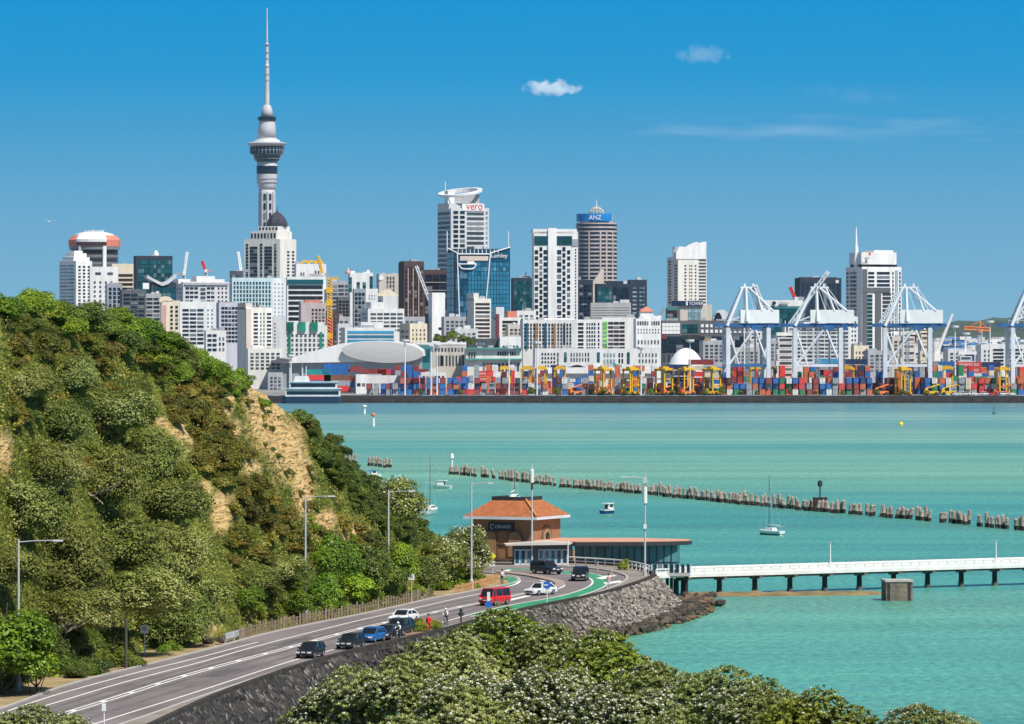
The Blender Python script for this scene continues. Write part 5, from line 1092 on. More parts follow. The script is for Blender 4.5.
# white dome
s_ = F/2440; e = thing("white_dome_store", "big white dome store behind the container stacks, right of the long white shed", "dome", ((686-512)/s_, 2440, GZ))
MB().lathe([(22/s_*math.cos(t), 42/s_*math.sin(t)) for t in np.linspace(0, PI/2-.02, 12)], 36).build("dome_shell", WHITE, e, smooth=True)
b = B("white_sail_shed", "white rounded fabric shed left of the white dome store", 644, 645, 660, 385, 2400, 'white', yaw=3)
MB().slab([(lx(b, 652.5+8*math.cos(t)), b.H-.5+4.4*math.sin(t)) for t in np.linspace(0, PI, 14)], -b.D/2, b.D/2).build("vault_roof", W('bright'), b.e)
# colonnade and low dock buildings
b = B("colonnade_building", "low stone building with dark openings between columns, right of the arena", 412, 414, 466, 344, 2560, 'stone', yaw=3, fac=[fr(424, 464, 347, 352, 12, 1, .5, .6, 'ggrey'), fr(436, 444, 355, 366, 2, 1, .8, .95, 'gblack'), fr(445, 468, 355, 366, 7, 1, .45, .95, 'ggrey'), fr(415, 430, 355, 366, 4, 1, .5, .95, 'gteal')])
roofbox(b, 412, 466, 342.5, 'bright', 1.02, "roof_slab")
b = B("teal_glass_wing", "teal glazed wing between the arena and the low stone building", 411, 412, 431, 347, 2530, 'teal', yaw=3, fac=[fr(412.5, 430, 349, 362, 5, 2, .85, .85, 'gteal')])
b = B("teal_roof_terminal", "cream dock building with teal roof bands, left of the long white block", 464, 466, 522, 350, 2540, 'offwhite', yaw=3, fac=[fr(468, 476, 352, 358, 3, 1, .5, .9, 'gbrown'), fr(497, 516, 351.5, 355.5, 8, 1, .6, .8, 'gblack'), fr(482, 520, 362, 372, 10, 1, .55, .7, 'ggrey')])
for yy in (347.5, 358.5): MB().box((lx(b, 494), -b.D/2-.5, lz(b, yy+.8)), (56/b.s, 3, 1.6/b.s)).build("roof_band", TEALR, b.e)
b = B("dark_dock_office", "low dark office with a white roof cabin above the teal roofed dock building", 466, 468, 500, 340, 2600, 'dark', yaw=3, fac=[fr(475, 485, 342, 346, 3, 1, .5, .6, 'gpale')])
b = B("white_dock_office", "small white block above the teal roofed dock building, right of the low dark office", 498, 500, 521, 338, 2590, 'bright', yaw=4, fac=[fr(502, 519, 345, 348, 5, 1, .6, .6, 'ggrey')])
# arena
s_ = F/2480; e = thing("arena", "large arena with a white curved roof, a grey oval roof disc and grey walls", "arena", ((350-512)/s_, 2480, GZ))
q = lambda px, py: ((px-350)/s_, CAMZ-(py-HOR)/s_-GZ)
prof = [(278, 361), (300, 355), (320, 349.5), (342, 343.5), (360, 341.5), (378, 341), (400, 342), (415, 345), (423, 350)]
MB().slab([q(x, y) for x, y in prof]+[q(424, 356), q(400, 361), q(278, 363)], -16, 42).build("roof", W('bright'), e)
MB().slab([q(281, 362), q(352, 362), q(400, 359), q(421, 355), q(421, 400), q(281, 400)], -13, 40).build("wall", W('steel'), e)
x_, z_ = q(383.5, 352); dd = MB().lathe([(40.5/s_, 0), (40.2/s_, 1.2), (20/s_, 1.5), (.3, 1.6)], 48, sy=10.5/s_/(40.5/s_))
o = dd.build("roof_disc", GREYM, e, (x_, -17.2, z_)); o.rotation_euler = (R(90), R(3), 0)
mb = MB()
for xx in (291, 303.5, 331): mb.tube((q(xx, 0)[0], -14.2, 0), (q(xx, 0)[0], -14.2, q(xx, 361)[1]), .5)
mb.build("column", W('lightgrey'), e)
MB().slab([q(271, 362), q(281, 358), q(292, 359), q(281, 362.5)], -22, 4).build("canopy", W('charcoal'), e)
# right side towers
b = B("green_roof_sign_building", "dark green glass building with a white roof sign band, behind the second quay crane", 758, 762, 803, 306, 2900, 'teal', yaw=8, fac=[fr(763, 802, 308, 345, 8, 7, .93, .9, 'gteal')])
MB().box((0, 0, b.H+1.7), (b.W*1.02, b.D*1.02, 3.6)).build("roof_sign", W('white'), b.e); MB().tube((lx(b, 774), -b.D/2-1.2, b.H+1.8), (lx(b, 774), -b.D/2, b.H+1.8), 1.1, n=16).build("emblem", NAVYP, b.e)
MB().box((lx(b, 784), -b.D/2-1, b.H+1.8), (5.5, .4, .9)).build("sign_strip", W('grey'), b.e)
b = B("dark_blue_tower", "dark blue glass tower behind the second quay crane's mast", 796, 800, 842, 279, 3300, 'navy', yaw=10, fac=[fr(801, 841, 281, 335, 9, 1, .7, .98, 'gnavy')])
roofbox(b, 803, 838, 277, 'dark', .7); panel(b, 836, 839, 280, 283, W('lightgrey'), "emblem")
b = B("white_crown_tower", "white banded tower with a white angular crown and a tall spire, right of centre", 848, 862, 903, 268, 3150, 'bright', yaw=24,
      fac=[lf(848.5, 850.5, 271, 365, 1, 23, .8, .5), lf(851.5, 857.5, 271, 365, 1, 23, .9, .5, 'gnavy'), fr(868, 875, 271, 287, 1, 4, .9, .5, 'gnavy'), fr(877, 891, 271, 287, 1, 4, .95, .55, 'gnavy'), fr(893, 895, 271, 365, 1, 23, .7, .6, 'ggrey'), fr(900, 902.5, 271, 365, 1, 23, .6, .6, 'ggrey'), fr(883, 892, 292, 365, 1, 18, .97, .62, 'ggrey'), fr(867, 873, 294, 365, 1, 18, .9, .7, 'gteal')])
panel(b, 862.5, 867, 269, 368, W("charcoal"), "glass_shaft", t=1.2); panel(b, 862.5, 891, 287.5, 292, W("charcoal"), "dark_band", t=1.5); panel(b, 875.5, 881.5, 292, 368, W('charcoal'), "glass_shaft", t=1.2); panel(b, 896.5, 899, 270, 330, GL('gpale'), "glass_shaft", t=1.0)
MB().box((0, 0, b.H+1.2), (b.W*.86, b.D*.8, 2.4)).build("recessed_storey", W('navy'), b.e)  # navy storey set in below the crown
w2, d2 = b.W*.45, b.D*.42
MB().prism([(-w2-1, -d2), (-w2*.2, -d2-3), (w2*.9, -d2), (w2, d2), (-w2, d2)], b.H+2.4, b.H+10.2).build("crown", W('bright'), b.e)
MB().prism([(-w2*.3, -d2*.9), (w2*.8, -d2*.8), (w2*.8, d2*.8), (-w2*.3, d2*.8)], b.H+10.2, b.H+11.6).build("crown", W('bright'), b.e)
text(b.e, "pwc", 1.6, (lx(b, 866.5), -b.D/2-1.0, b.H+6.2), W('charcoal'), width=3.6, depth=.3, rz=R(-13))
MB().slab([(lx(b, 867)+k[0], b.H+8.2+k[1]) for k in ((0, 0), (1.6, 0), (1.4, 1.8), (.6, 2.2))], -b.D/2-2.4, -b.D/2-2.0).build("emblem", REDL, b.e)
sp_ = Vector((-b.W/2+.5, -b.D*.1, b.H))
MB().tube(sp_, sp_+Vector((0, 0, 14)), 1.6, 1.3).build("spire_base", W('bright'), b.e); MB().tube(sp_+Vector((0, 0, 14)), sp_+Vector((0, 0, 27)), .9, .25).build("spire", W('bright'), b.e)
B("white_banded_apartments", "white apartments with dense dark balcony bands seen through the second quay crane", 784, 788, 850, 325, 2680, 'white', yaw=6, fac=[fr(789, 849, 327, 362, 10, 9, .85, .42, 'ggrey')])
B("narrow_white_tower", "narrow white tower with green tinted windows at the left foot of the white crowned tower", 841, 843, 858, 318, 2800, 'bright', yaw=8, fac=[fr(844, 849, 320, 360, 1, 9, .7, .5, 'ggreen'), fr(851, 857, 320, 360, 2, 9, .5, .4, 'ggrey')])
B("cream_low_block", "low cream block with a stepped roof at the foot of the white crowned tower", 852, 854, 869, 347, 2640, 'cream', yaw=6, fac=[fr(855, 868, 350, 365, 4, 3, .4, .4, 'gbrown')])
b = B("banded_car_park", "broad white car park building with dark open decks, at the right edge", 979, 981, 1040, 346, 2620, 'white', yaw=3, fac=[fr(993, 1004, 348, 366, 1, 5, .95, .45, 'gblack'), fr(1008, 1038, 348, 366, 2, 5, .92, .45, 'gblack'), fr(983, 991, 349, 366, 2, 4, .4, .4, 'ggrey')])
roofbox(b, 985, 1010, 344, 'lightgrey', .8, "roof_slab")
b = B("dark_gable_house", "dark gabled cottage like kiosk between the container stacks left of the white dome", 663, 664, 672, 371, 2330, 'charcoal', yaw=5)
MB().slab([(lx(b, 662.5), b.H-.2), (lx(b, 672.5), b.H-.2), (lx(b, 668), b.H+2.6)], -b.D/2-.4, b.D/2).build("roof", DKM, b.e)
# back-row infill glimpsed between the named towers
FILL = [(318, 330, 352, 290, 3400, 'lightgrey'), (372, 376, 400, 300, 3400, 'offwhite'), (486, 490, 515, 322, 3350, 'grey'), (715, 718, 745, 336, 2760, 'lightgrey'), (740, 744, 768, 330, 2800, 'white'), (745, 748, 790, 345, 2600, 'stone'),
        (690, 693, 720, 330, 2900, 'concrete'), (645, 648, 672, 324, 3000, 'offwhite'), (888, 892, 915, 338, 2760, 'stone'), (905, 908, 932, 350, 2700, 'white'), (925, 928, 950, 356, 2750, 'lightgrey'), (280, 283, 300, 332, 2700, 'white'), (244, 248, 282, 350, 2480, 'offwhite'), (441, 444, 470, 318, 2780, 'grey'), (452, 455, 478, 330, 2680, 'lightgrey'), (514, 517, 536, 312, 2900, 'white'), (505, 508, 528, 326, 2700, 'stone'), (700, 703, 735, 342, 2580, 'grey'), (732, 735, 760, 349, 2520, 'concrete'), (760, 763, 792, 341, 2560, 'grey'), (640, 643, 665, 332, 2800, 'grey'), (865, 868, 892, 352, 2560, 'grey'), (945, 948, 975, 350, 2640, 'lightgrey'), (396, 399, 425, 318, 2850, 'grey'), (160, 163, 185, 292, 3150, 'grey'), (330, 333, 350, 318, 2760, 'concrete'), (266, 268, 283, 374, 2440, 'grey')]
for i, (a, c_, d_, yt, Y, wl) in enumerate(FILL):
    B("background_block", f"{dict(lightgrey='light grey',offwhite='off white',grey='grey',white='white',stone='stone coloured',concrete='concrete')[wl]} low back row block, {ordinal(sorted(FILL).index(FILL[i])+1)} such block from the left of the skyline", a, c_, d_, yt, Y, wl, yaw=8,
      fac=[fr(c_+1.5, d_-1.5, yt+2, yt+20, max(2, int((d_-c_)/5)), 5, .6, .45, 'ggrey')], group="low back row blocks of the skyline")
# far hillside suburb: too far and too many to count
mb = MB(); rs = random.Random(5)
for i in range(260):
    Y = rs.uniform(4200, 7400); px = rs.uniform(905, 1060); hgt = rs.uniform(4, 11); wd = rs.uniform(8, 22)
    mb.box(((px-512)*Y/F, Y, GZ+hgt/2+ (Y-4200)/3200*7), (wd, 12, hgt+8), rz=rs.uniform(-.5, .5), mi=rs.choice([0, 0, 1, 2, 3]))
o = struct(mb.build("distant_suburb", [W('white'), W('steel'), mat("blue warehouse wall", (.05, .20, .45), .7), W('offwhite')]), 'stuff'); tag(o, "distant low suburb of pale houses below the far hills at right", "suburb")
# luffing and tower cranes
def lattice(mb, p0, p1, w, n, r=.12, mi=0):
    p0 = Vector(p0); p1 = Vector(p1); d = (p1-p0).normalized(); a = Vector((0, 1, 0)) if abs(d.y) < .8 else Vector((1, 0, 0)); a = (a-d*a.dot(d)).normalized(); c = d.cross(a)
    cs = [(a+c)*w/2, (a-c)*w/2, (-a-c)*w/2, (-a+c)*w/2]
    for q in cs: mb.tube(p0+q, p1+q, r, n=4, mi=mi)
    for i in range(n):
        for k in range(4): mb.tube(p0.lerp(p1, i/n)+cs[k], p0.lerp(p1, (i+1)/n)+cs[(k+1) % 4], r*.7, n=4, mi=mi)
def luffer(label, px, pyb, jx, jy, Y, mj, base=330, mw=1.6, r=.25):
    s = F/Y; e = thing("tower_crane", label, "crane", ((px-512)/s, Y, GZ), 0, "construction cranes over the city")
    zb = CAMZ-(pyb-HOR)/s-GZ; zj = CAMZ-(jy-HOR)/s-GZ
    m = MB(); lattice(m, (0, 0, 0), (0, 0, zb), mw, 26, r); m.build("mast", W('lightgrey'), e)
    m = MB(); lattice(m, (0, 0, zb), ((jx-px)/s, 0, zj), mw*.8, 12, r); m.build("jib", mj, e)
    MB().box((-math.copysign(3, jx-px), 0, zb+1), (4, 2, 2)).build("counterweight", W('steel'), e); MB().box((0, -1, zb+.8), (2, 2, 2.2)).build("cab", W('bright'), e)
luffer("white luffing crane right of the dark teal glass tower", 184, 275, 187, 252, 3400, WHITE, r=.4); luffer("small red luffing crane over the grey hotel", 206, 272, 202, 261, 3450, REDL, r=.4)
luffer("white luffing crane left of the domed cream tower", 241, 272, 238, 252, 3400, WHITE, r=.45)
luffer("yellow tipped luffing crane above the white block topped by a yellow frame", 323, 276, 318, 256, 3450, YEL, r=.5)
luffer("grey luffing crane leaning left over the brown tower", 436, 318, 416, 266, 2950, W('lightgrey'), r=.4)
luffer("tiny dark luffing crane far off, left of the wave topped tower", 660, 318, 664, 308, 3500, W('steel'), r=.3)
luffer("red luffing crane over the white roof sign band", 796, 300, 790, 287, 3000, REDL, r=.4)
s = F/2600; e = thing("hoist_mast", "tall yellow and orange construction hoist mast left of the dark slab office", "crane", ((329.5-512)/s, 2600, GZ)); zz = lambda py: CAMZ-(py-HOR)/s-GZ
m = MB(); lattice(m, (0, 0, 0), (0, 0, zz(318)), 2.6, 20, .35); m.build("lower_mast", ORG, e); m = MB(); lattice(m, (0, 0, zz(318)), (0, 0, zz(278)), 2.2, 14, .3); m.build("upper_mast", YEL, e)
m = MB(); lattice(m, (-1, 0, zz(279)), (5, 0, zz(278)), 1.2, 4, .2); m.build("top_arm", YEL, e)
for yy in (290, 303, 336): MB().box((0, 0, zz(yy)), (3.4, 3, 3)).build("hoist_cage", YEL, e)
s = F/3000; e = thing("tower_crane", "orange hammerhead tower crane in front of the far hills at right", "crane", ((980-512)/s, 3000, GZ), 0, "construction cranes over the city"); zz = lambda py: CAMZ-(py-HOR)/s-GZ
m = MB(); lattice(m, (0, 0, 0), (0, 0, zz(329)), 2.0, 18, .3); m.build("mast", W('lightgrey'), e); m = MB(); lattice(m, (-10, 0, zz(328)), (5.5, 0, zz(329.5)), 1.8, 12, .3); m.build("jib", ORG, e)
m = MB(); m.tube((0, 0, zz(329)), (0, 0, zz(321)), .8, .4); m.tube((0, 0, zz(321)), (-7, 0, zz(327.5)), .2); m.tube((0, 0, zz(321)), (5, 0, zz(329)), .2); m.build("apex", ORG, e)
MB().box((5, 0, zz(330.2)), (2, 1.6, 2.4)).build("counterweight", W('salmon'), e); MB().box((0, -1, zz(331)), (1.8, 2, 2)).build("cab", ORG, e)

# =============================================================== THE PORT
CC = {'dark red': (.26, .040, .036), 'rust orange': (.55, .135, .05), 'red': (.64, .045, .038), 'blue': (.022, .13, .40), 'navy': (.018, .035, .11), 'white': (.68, .68, .66), 'grey': (.30, .33, .36),
      'maroon': (.11, .018, .022), 'green': (.02, .20, .09), 'teal': (.02, .28, .28), 'cream': (.62, .55, .42), 'brown': (.20, .09, .05), 'light blue': (.06, .30, .52)}
def cont_mesh(col, L=12.2, end=True):
    """shipping container, long axis on y, with corner posts, end doors and corrugated sides"""
    m = mat("container "+col, CC[col], .55, .22, .45); mb = MB(); w, h = 2.44, 2.6
    mb.box((0, 0, h/2), (w-.12, L-.12, h-.12))
    for x in (-1, 1):
        for y in (-1, 1): mb.box((x*(w/2-.09), y*(L/2-.09), h/2), (.18, .18, h))
        for z in (.09, h-.09): mb.box((x*(w/2-.09), 0, z), (.17, L-.37, .17))
        n = int(L/.6)
        for i in range(n): mb.box((x*(w/2-.06), -L/2+.5+(L-1)*i/n, h/2), (.08, .28, h-.36))
    for y in (-1, 1):
        for z in (.09, h-.09): mb.box((0, y*(L/2-.09), z), (w-.37, .17, .17))
        for x in (-.55, -.2, .2, .55): mb.tube((x, y*(L/2-.04), .2), (x, y*(L/2-.04), h-.2), .04, n=4, mi=1)
    return mb.mesh("container", [m, STEELM])
CONT = {c: cont_mesh(c) for c in CC}
def put_cont(col, x, y, z, rz, label, scale=1.0, group="shipping containers in the port"):
    o = link("container", CONT[col], None, (x, y, z), rz); tag(o, label, "container", group); return o
PALZ = [(290, ['white', 'dark red', 'blue', 'grey', 'teal']), (398, ['blue', 'blue', 'blue', 'red', 'rust orange', 'dark red']), (470, ['rust orange', 'dark red', 'white', 'red', 'navy', 'grey', 'maroon']),
        (560, ['dark red', 'rust orange', 'cream', 'grey', 'blue', 'white', 'brown']), (640, ['maroon', 'dark red', 'grey', 'white', 'blue', 'red', 'rust orange', 'green']), (760, ['dark red', 'rust orange', 'white', 'blue', 'grey', 'red', 'green']),
        (850, ['navy', 'dark red', 'maroon', 'blue', 'rust orange', 'grey']), (930, ['red', 'rust orange', 'white', 'grey', 'blue', 'green', 'cream'])]
SC_X = [(505, 'a'), (527, 'a'), (603, 'b'), (631, 'b'), (664, 'b'), (686, 'b'), (712, 'b'), (848, 'c'), (903, 'b'), (1003, 'b'), (948, 'c'), (541, 'a'), (560, 'c'), (755, 'c'), (770, 'c')]
yq = 2252; sq = F/yq; px = 369.0; k = 0; rc = random.Random(21); total = 0
tier = ["bottom tier", "second tier", "third tier", "fourth tier"]
while px < 1021 and total < 268:
    if any(abs(px-a) < 6 and q_ == 'b' for a, q_ in SC_X) or rc.random() < .03: px += 6.6; continue
    k += 1; pal = [p for z, p in PALZ if px >= z][-1]
    base = rc.choice(pal); hgt = rc.choice([2, 3, 3, 3, 3, 2]) if px > 470 else (3 if px > 398 else 2)
    for t_ in range(hgt):
        c_ = base if rc.random() < .55 else rc.choice(pal)
        put_cont(c_, (px-512)/sq+rc.uniform(-.12, .12), yq+6.1+rc.uniform(-1.2, 1.2), GZ+t_*2.62, rc.uniform(-.01, .01), f"{c_} container end, {tier[t_]} of the {ordinal(k)} waterfront stack from the left"); total += 1
    px += rc.choice([6.2, 6.6, 6.6, 7.4])
# second and third rows showing above and between: beyond 300 of a kind, one mass
mb = MB(); cl_ = list(CC); mlist = [mat("container "+c, CC[c], .55, .22, .45) for c in cl_]
rc = random.Random(4)
for (Y, zmax, step) in ((2285, 4, 2.9), (2325, 5, 2.9), (2368, 5, 2.9)):
    s_ = F/Y; x = (392-512)/s_
    while x < (1040-512)/s_:
        px = 512+x*s_; pal = [p for z, p in PALZ if px >= z][-1]; h = rc.choice([1, 2, 3, zmax, zmax]) if not 655 < px < 695 else rc.choice([1, 2]); b_ = rc.choice(pal)
        for t_ in range(h): mb.box((x, Y, GZ+1.3+2.62*t_), (2.44, 12.2, 2.58), mi=cl_.index(b_ if rc.random() < .5 else rc.choice(pal)))
        x += step+(rc.random() < (.10 if Y < 2350 else .22))*9
o = struct(mb.build("container_stacks", mlist), 'stuff'); tag(o, "further rows of mixed containers behind the waterfront stacks", "containers")
# broadside containers on stacks and ship decks behind
SIDE = [('red', 488, 379, 2380, "red broadside container with white lettering, left of the long white shed, lower of the pair"), ('red', 488, 373.5, 2380, "red broadside container with white lettering, left of the long white shed, upper of the pair"),
 ('dark red', 701, 362, 2360, "dark red broadside container on top of the stack beside the white dome"), ('cream', 701, 368, 2360, "cream broadside container in the middle of the stack beside the white dome"), ('red', 701, 374, 2360, "red broadside container low in the stack beside the white dome"), ('red', 701, 380, 2360, "red broadside container lowest in the stack beside the white dome"),
 ('navy', 679, 367, 2366, "navy broadside container, upper one left of the red stack by the dome"), ('navy', 679, 373, 2366, "navy broadside container, middle one left of the red stack by the dome"), ('navy', 679, 379, 2366, "navy broadside container, lower one left of the red stack by the dome"),
 ('light blue', 717, 369, 2350, "light blue broadside container on a cream one, right of the dome"), ('cream', 717, 375, 2350, "cream broadside container under a light blue one, right of the dome"), ('blue', 717, 381, 2350, "blue broadside container at the bottom, right of the dome"),
 ('navy', 855, 361.5, 2400, "navy broadside container topping the stack under the white crowned tower"), ('teal', 855, 367, 2400, "teal broadside container in the stack under the white crowned tower"), ('blue', 855, 372.5, 2400, "blue broadside container in the stack under the white crowned tower"), ('white', 855, 378, 2400, "white broadside container at the foot of the stack under the white crowned tower"),
 ('grey', 822, 367, 2390, "grey broadside container above the red one between the second quay crane legs"), ('red', 836, 372.5, 2390, "red broadside container beside the second quay crane leg"), ('red', 836, 378, 2390, "lower red broadside container beside the second quay crane leg"), ('light blue', 826, 361, 2392, "light blue broadside container near the second quay crane"),
 ('red', 969, 364.5, 2380, "upper red broadside container with white lettering under the orange hammerhead crane"), ('red', 969, 370, 2380, "lower red broadside container with white lettering under the orange hammerhead crane"), ('white', 969, 375.5, 2380, "white broadside container below two red ones under the orange hammerhead crane"),
 ('navy', 988, 364.5, 2382, "navy broadside container right of the lettered red pair"), ('rust orange', 988, 370, 2382, "rust orange broadside container right of the lettered red pair"), ('blue', 988, 375.5, 2382, "blue broadside container right of the lettered red pair"),
 ('blue', 942, 364, 2384, "blue broadside container left of the lettered red pair, upper one"), ('blue', 942, 370, 2384, "blue broadside container left of the lettered red pair, lower one"),
 ('blue', 335, 372, 2300, "blue broadside container right of the teal ones in front of the arena"), ('blue', 337, 366.5, 2300, "blue broadside container topping the stack in front of the arena"), ('teal', 318, 372, 2300, "teal broadside container in front of the arena"),
 ('dark red', 374, 371.5, 2378, "dark red broadside container above the long white canopy roof, leftmost of four"), ('red', 389, 371.5, 2378, "red broadside container above the long white canopy roof, second of four"), ('blue', 403, 371.5, 2378, "blue broadside container above the long white canopy roof, third of four"), ('dark red', 416, 371.5, 2378, "dark red broadside container above the long white canopy roof, rightmost of four"),
 ('dark red', 349, 369, 2302, "dark red broadside container in front of the arena, upper"), ('dark red', 349, 379, 2302, "dark red broadside container in front of the arena, lower")]
SIDEC = {}
for c_, px, py, Y, lb in SIDE:
    s_ = F/Y; z = CAMZ-(py+2.8-HOR)/s_
    o = put_cont(c_, (px-512)/s_, Y, z, PI/2, lb)
    if 'lettered' in lb and c_ == 'red' or 'lettering' in lb:
        text(o, "HAMBURG SUD", 1.25, (-1.27, 0, 1.3), WHITE, width=9.5, rz=-PI/2, depth=.06)
# support posts under stacks seen floating: platforms of the ships' decks / lower containers as one mass
mb = MB(); rc = random.Random(9); seen = {}
for c_, px, py, Y, lb in SIDE:
    key = (round(px/4), Y//6); z = CAMZ-(py+2.8-HOR)*Y/F; seen[key] = min(seen.get(key, (1e9,))[0], z), px, Y
for (z, px, Y) in seen.values():
    t_ = GZ
    zz_ = z-2.62
    while zz_ > GZ-1.2: mb.box(((px-512)*Y/F, Y, zz_+1.3), (12.2, 2.44, 2.58), mi=rc.randrange(len(cl_))); zz_ -= 2.62
o = struct(mb.build("container_stacks", mlist), 'stuff'); tag(o, "lower mixed containers carrying the broadside stacks", "containers")
# straddle carriers
def straddle():
    e = thing("straddle_carrier", "", "straddle carrier", (0, 0, 0), 0, "yellow straddle carriers of the port"); tyre = mat("tyre rubber", (.02, .02, .02), .9)
    for x in (-2.2, 2.2):
        MB().box((x, 0, .95), (.75, 9.2, .7)).build("wheel_beam", YEL, e)
        for y in (-3.6, -1.2, 1.2, 3.6): MB().tube((x-.25, y, .6), (x+.25, y, .6), .6, n=10).build("wheel", tyre, e)
        for y in (-3.4, 3.4): MB().box((x, y, 6.4), (.6, .7, 10.4)).build("leg", YEL, e)
        MB().box((x, 0, 11.6), (.75, 9, .9)).build("top_beam", YEL, e)
    for y in (-3.4, 3.4): MB().box((0, y, 12), (4.4, .8, 1.0)).build("cross_beam", YEL, e)
    MB().box((0, 0, 12.5), (3.4, 3.4, 1.3)).build("engine_house", YEL, e); MB().box((2.0, -4.3, 10.4), (1.6, 1.6, 1.8)).build("cab", W('charcoal'), e)
    MB().box((0, 0, 7.4), (2.6, 7.5, .5)).build("spreader", YEL, e)
    return e
proto = None
for i, (px, kind) in enumerate(sorted(SC_X)):
    o = proto if proto is not None and False else (straddle() if proto is None else copy_tree(proto)); proto = proto or o
    Y = {'a': 2292, 'b': 2246, 'c': 2300}[kind]; o.location = ((px-512)*Y/F, Y, GZ if kind == 'b' else GZ+.01); o.rotation_euler = (0, 0, rng.uniform(-.25, .25)+(.35 if kind == 'b' else 0))
    if kind != 'b': o.location.z = GZ; o.scale = (1, 1, 1)
    o["label"] = f"yellow straddle carrier among the container stacks, {ordinal(i+1)} from the left"
# quay cranes
def quay_crane(label, pxl, pxr, Y, boom=None, rz=0.0, house=(0, 0)):
    s_ = F/Y; e = thing("quay_crane", label, "crane", (((pxl+pxr)/2-512)/s_, Y, GZ), rz, "ship to shore gantry cranes"); w = (pxr-pxl)/2/s_
    zh = 31.0
    for x in (-w, w*.62):
        for y in (-8, 8):
            MB().box((x, y, zh/2), (1.9, 1.9, zh)).build("leg", CRW, e)
            MB().box((x, y, .7), (2.2, 7, 1.4)).build("bogie", CRB, e)
        MB().box((x, 0, 13.5), (1.3, 15, 1.5)).build("sill_beam", CRW, e); MB().box((x, 0, zh-.6), (1.3, 15, 1.5)).build("portal_beam", CRW, e)
    MB().path([(-w, -8, 13), (w*.0, -8, zh-1)], [.55, .55], 6).path([(w*.62, -8, 13), (w*.1, -8, zh-1)], [.55, .55], 6).path([(-w, -8, zh), (-w*.55, -8, 13)], [.5, .5], 6).build("diagonal_brace", CRW, e)
    MB().box((-w*.19, -8, 13.5), (w*1.6, 1.0, 1.2)).build("cross_beam", CRB if boom and boom[0][0] > 0 else CRW, e); MB().box((-w*.19, 8, 13.5), (w*1.6, 1.2, 1.6)).build("cross_beam", CRW, e)
    m = MB(); lattice(m, (-w*1.05, 6, zh-.5), (w*.6, 6, zh-.5), 1.6, 12, .22); m.build("service_truss", CRW, e)
    m = MB(); lattice(m, (-w*.2, -7, 1), (-w*.2, -7, zh-2), 1.3, 16, .2); m.build("lift_shaft", STEELM, e)
    for y in (-2.6, 2.6): MB().box((-1.5, y, zh+1.3), (w*2+9, 1.1, 1.6)).build("girder", CRB, e)
    MB().box((w*.55, 0, zh+1.0), (6, 5, 1.8)).box((w*.2, -3.8, zh+.2), (5, 2, 2.2)).box((w*.75, -3.6, zh+.3), (3, 2, 2.6)).build("trolley", CRB, e)
    MB().box((w*.32, 0, zh+5.4), (w*1.55, 7.5, 6.2)).build("machinery_house", WHITE, e)
    apx = (-w*.35, zh+19)
    for y in (-3, 3):
        MB().path([(-w, y*1.6, zh+1), (apx[0], y*.6, apx[1])], [.85, .7], 6).build("frame_leg", CRW, e); MB().path([(-w*.2, y*1.4, zh+3), (apx[0]+1.5, y*.6, apx[1])], [.8, .7], 6).build("frame_leg", CRW, e)
        MB().path([(apx[0]+3, y*.8, apx[1]-.3), (w*.85, y*1.2, zh+8)], [.5, .5], 6).build("back_stay", CRW, e); MB().path([(apx[0]+6, y*.8, apx[1]-.3), (w*.4, y*1.2, zh+8)], [.5, .5], 6).build("back_stay", CRW, e)
        MB().path([(-w*.9, y, zh+3), (w*.05, y, zh+8)], [.35, .35], 5).build("back_stay", CRW, e)
    MB().box((apx[0]+3, 0, apx[1]), (8.5, 4.5, .8)).box((apx[0]+1, 0, apx[1]+1), (1, 3, 1.6)).box((apx[0]+5, 0, apx[1]+1), (1, 3, 1.6)).build("apex_platform", CRW, e)
    m = MB()
    for k_ in range(5): m.tube((apx[0]+2+k_*1.2, (k_-2)*1.1, apx[1]), (w*(.1+.17*k_), (k_-2)*1.4, zh+8), .13, n=4); m.tube((-w+k_*.8, (k_-2)*1.2, zh+2), (apx[0], (k_-2)*.5, apx[1]), .13, n=4)
    for k_ in range(7): m.tube((-w*1.1+k_*w*.3, -3.2, zh+2.3), (-w*1.1+k_*w*.3, -3.2, zh+3.6), .08, n=4)
    m.tube((-w*1.1, -3.2, zh+3.5), (w*.8, -3.2, zh+3.5), .08, n=4); m.tube((-w*.35, -8, 14), (-w*.35, -8, zh), .35, n=6); m.tube((w*.25, 8, 0), (w*.25, 8, zh), .45, n=6)
    m.build("rope_and_rail", CRW, e)
    m = MB()
    for i in range(9): m.box((w*.62+1.4, 0, 2+i*3), (1.2, 3.4, .25)); m.tube((w*.62+1.4, -1.7, 2+i*3), (w*.62+1.4, 1.7, 5+i*3), .12, n=4)
    for y in (-1.7, 1.7): m.tube((w*.62+2, y, 0), (w*.62+2, y, 29), .16, n=4)
    m.build("stair_tower", STEELM, e)
    if boom:
        m = MB(); (xa, za), (xb, zb) = boom
        for y in (-2.2, 2.2): lattice(m, (xa, y, za), (xb, y, zb), 1.3, 12, .32)
        m.build("boom", CRW, e)
    return e
quay_crane("white quay crane with its machinery house low and frame dense, leftmost of four quay cranes", 726, 776, 2275, ((7, 37), (1.5, 51)), R(4))
quay_crane("white quay crane with a long raised boom in front of the dark blue tower", 795, 851, 2275, ((-16, 32), (2.5, 57.5)), R(-2))
quay_crane("white quay crane right of the white crowned tower, with a blue trolley reaching left", 885, 940, 2275, ((-15, 33), (-7, 47)), R(-3))
quay_crane("white quay crane cut by the right edge of the photo", 1010, 1062, 2275, ((-10, 33), (1, 52)), R(3))
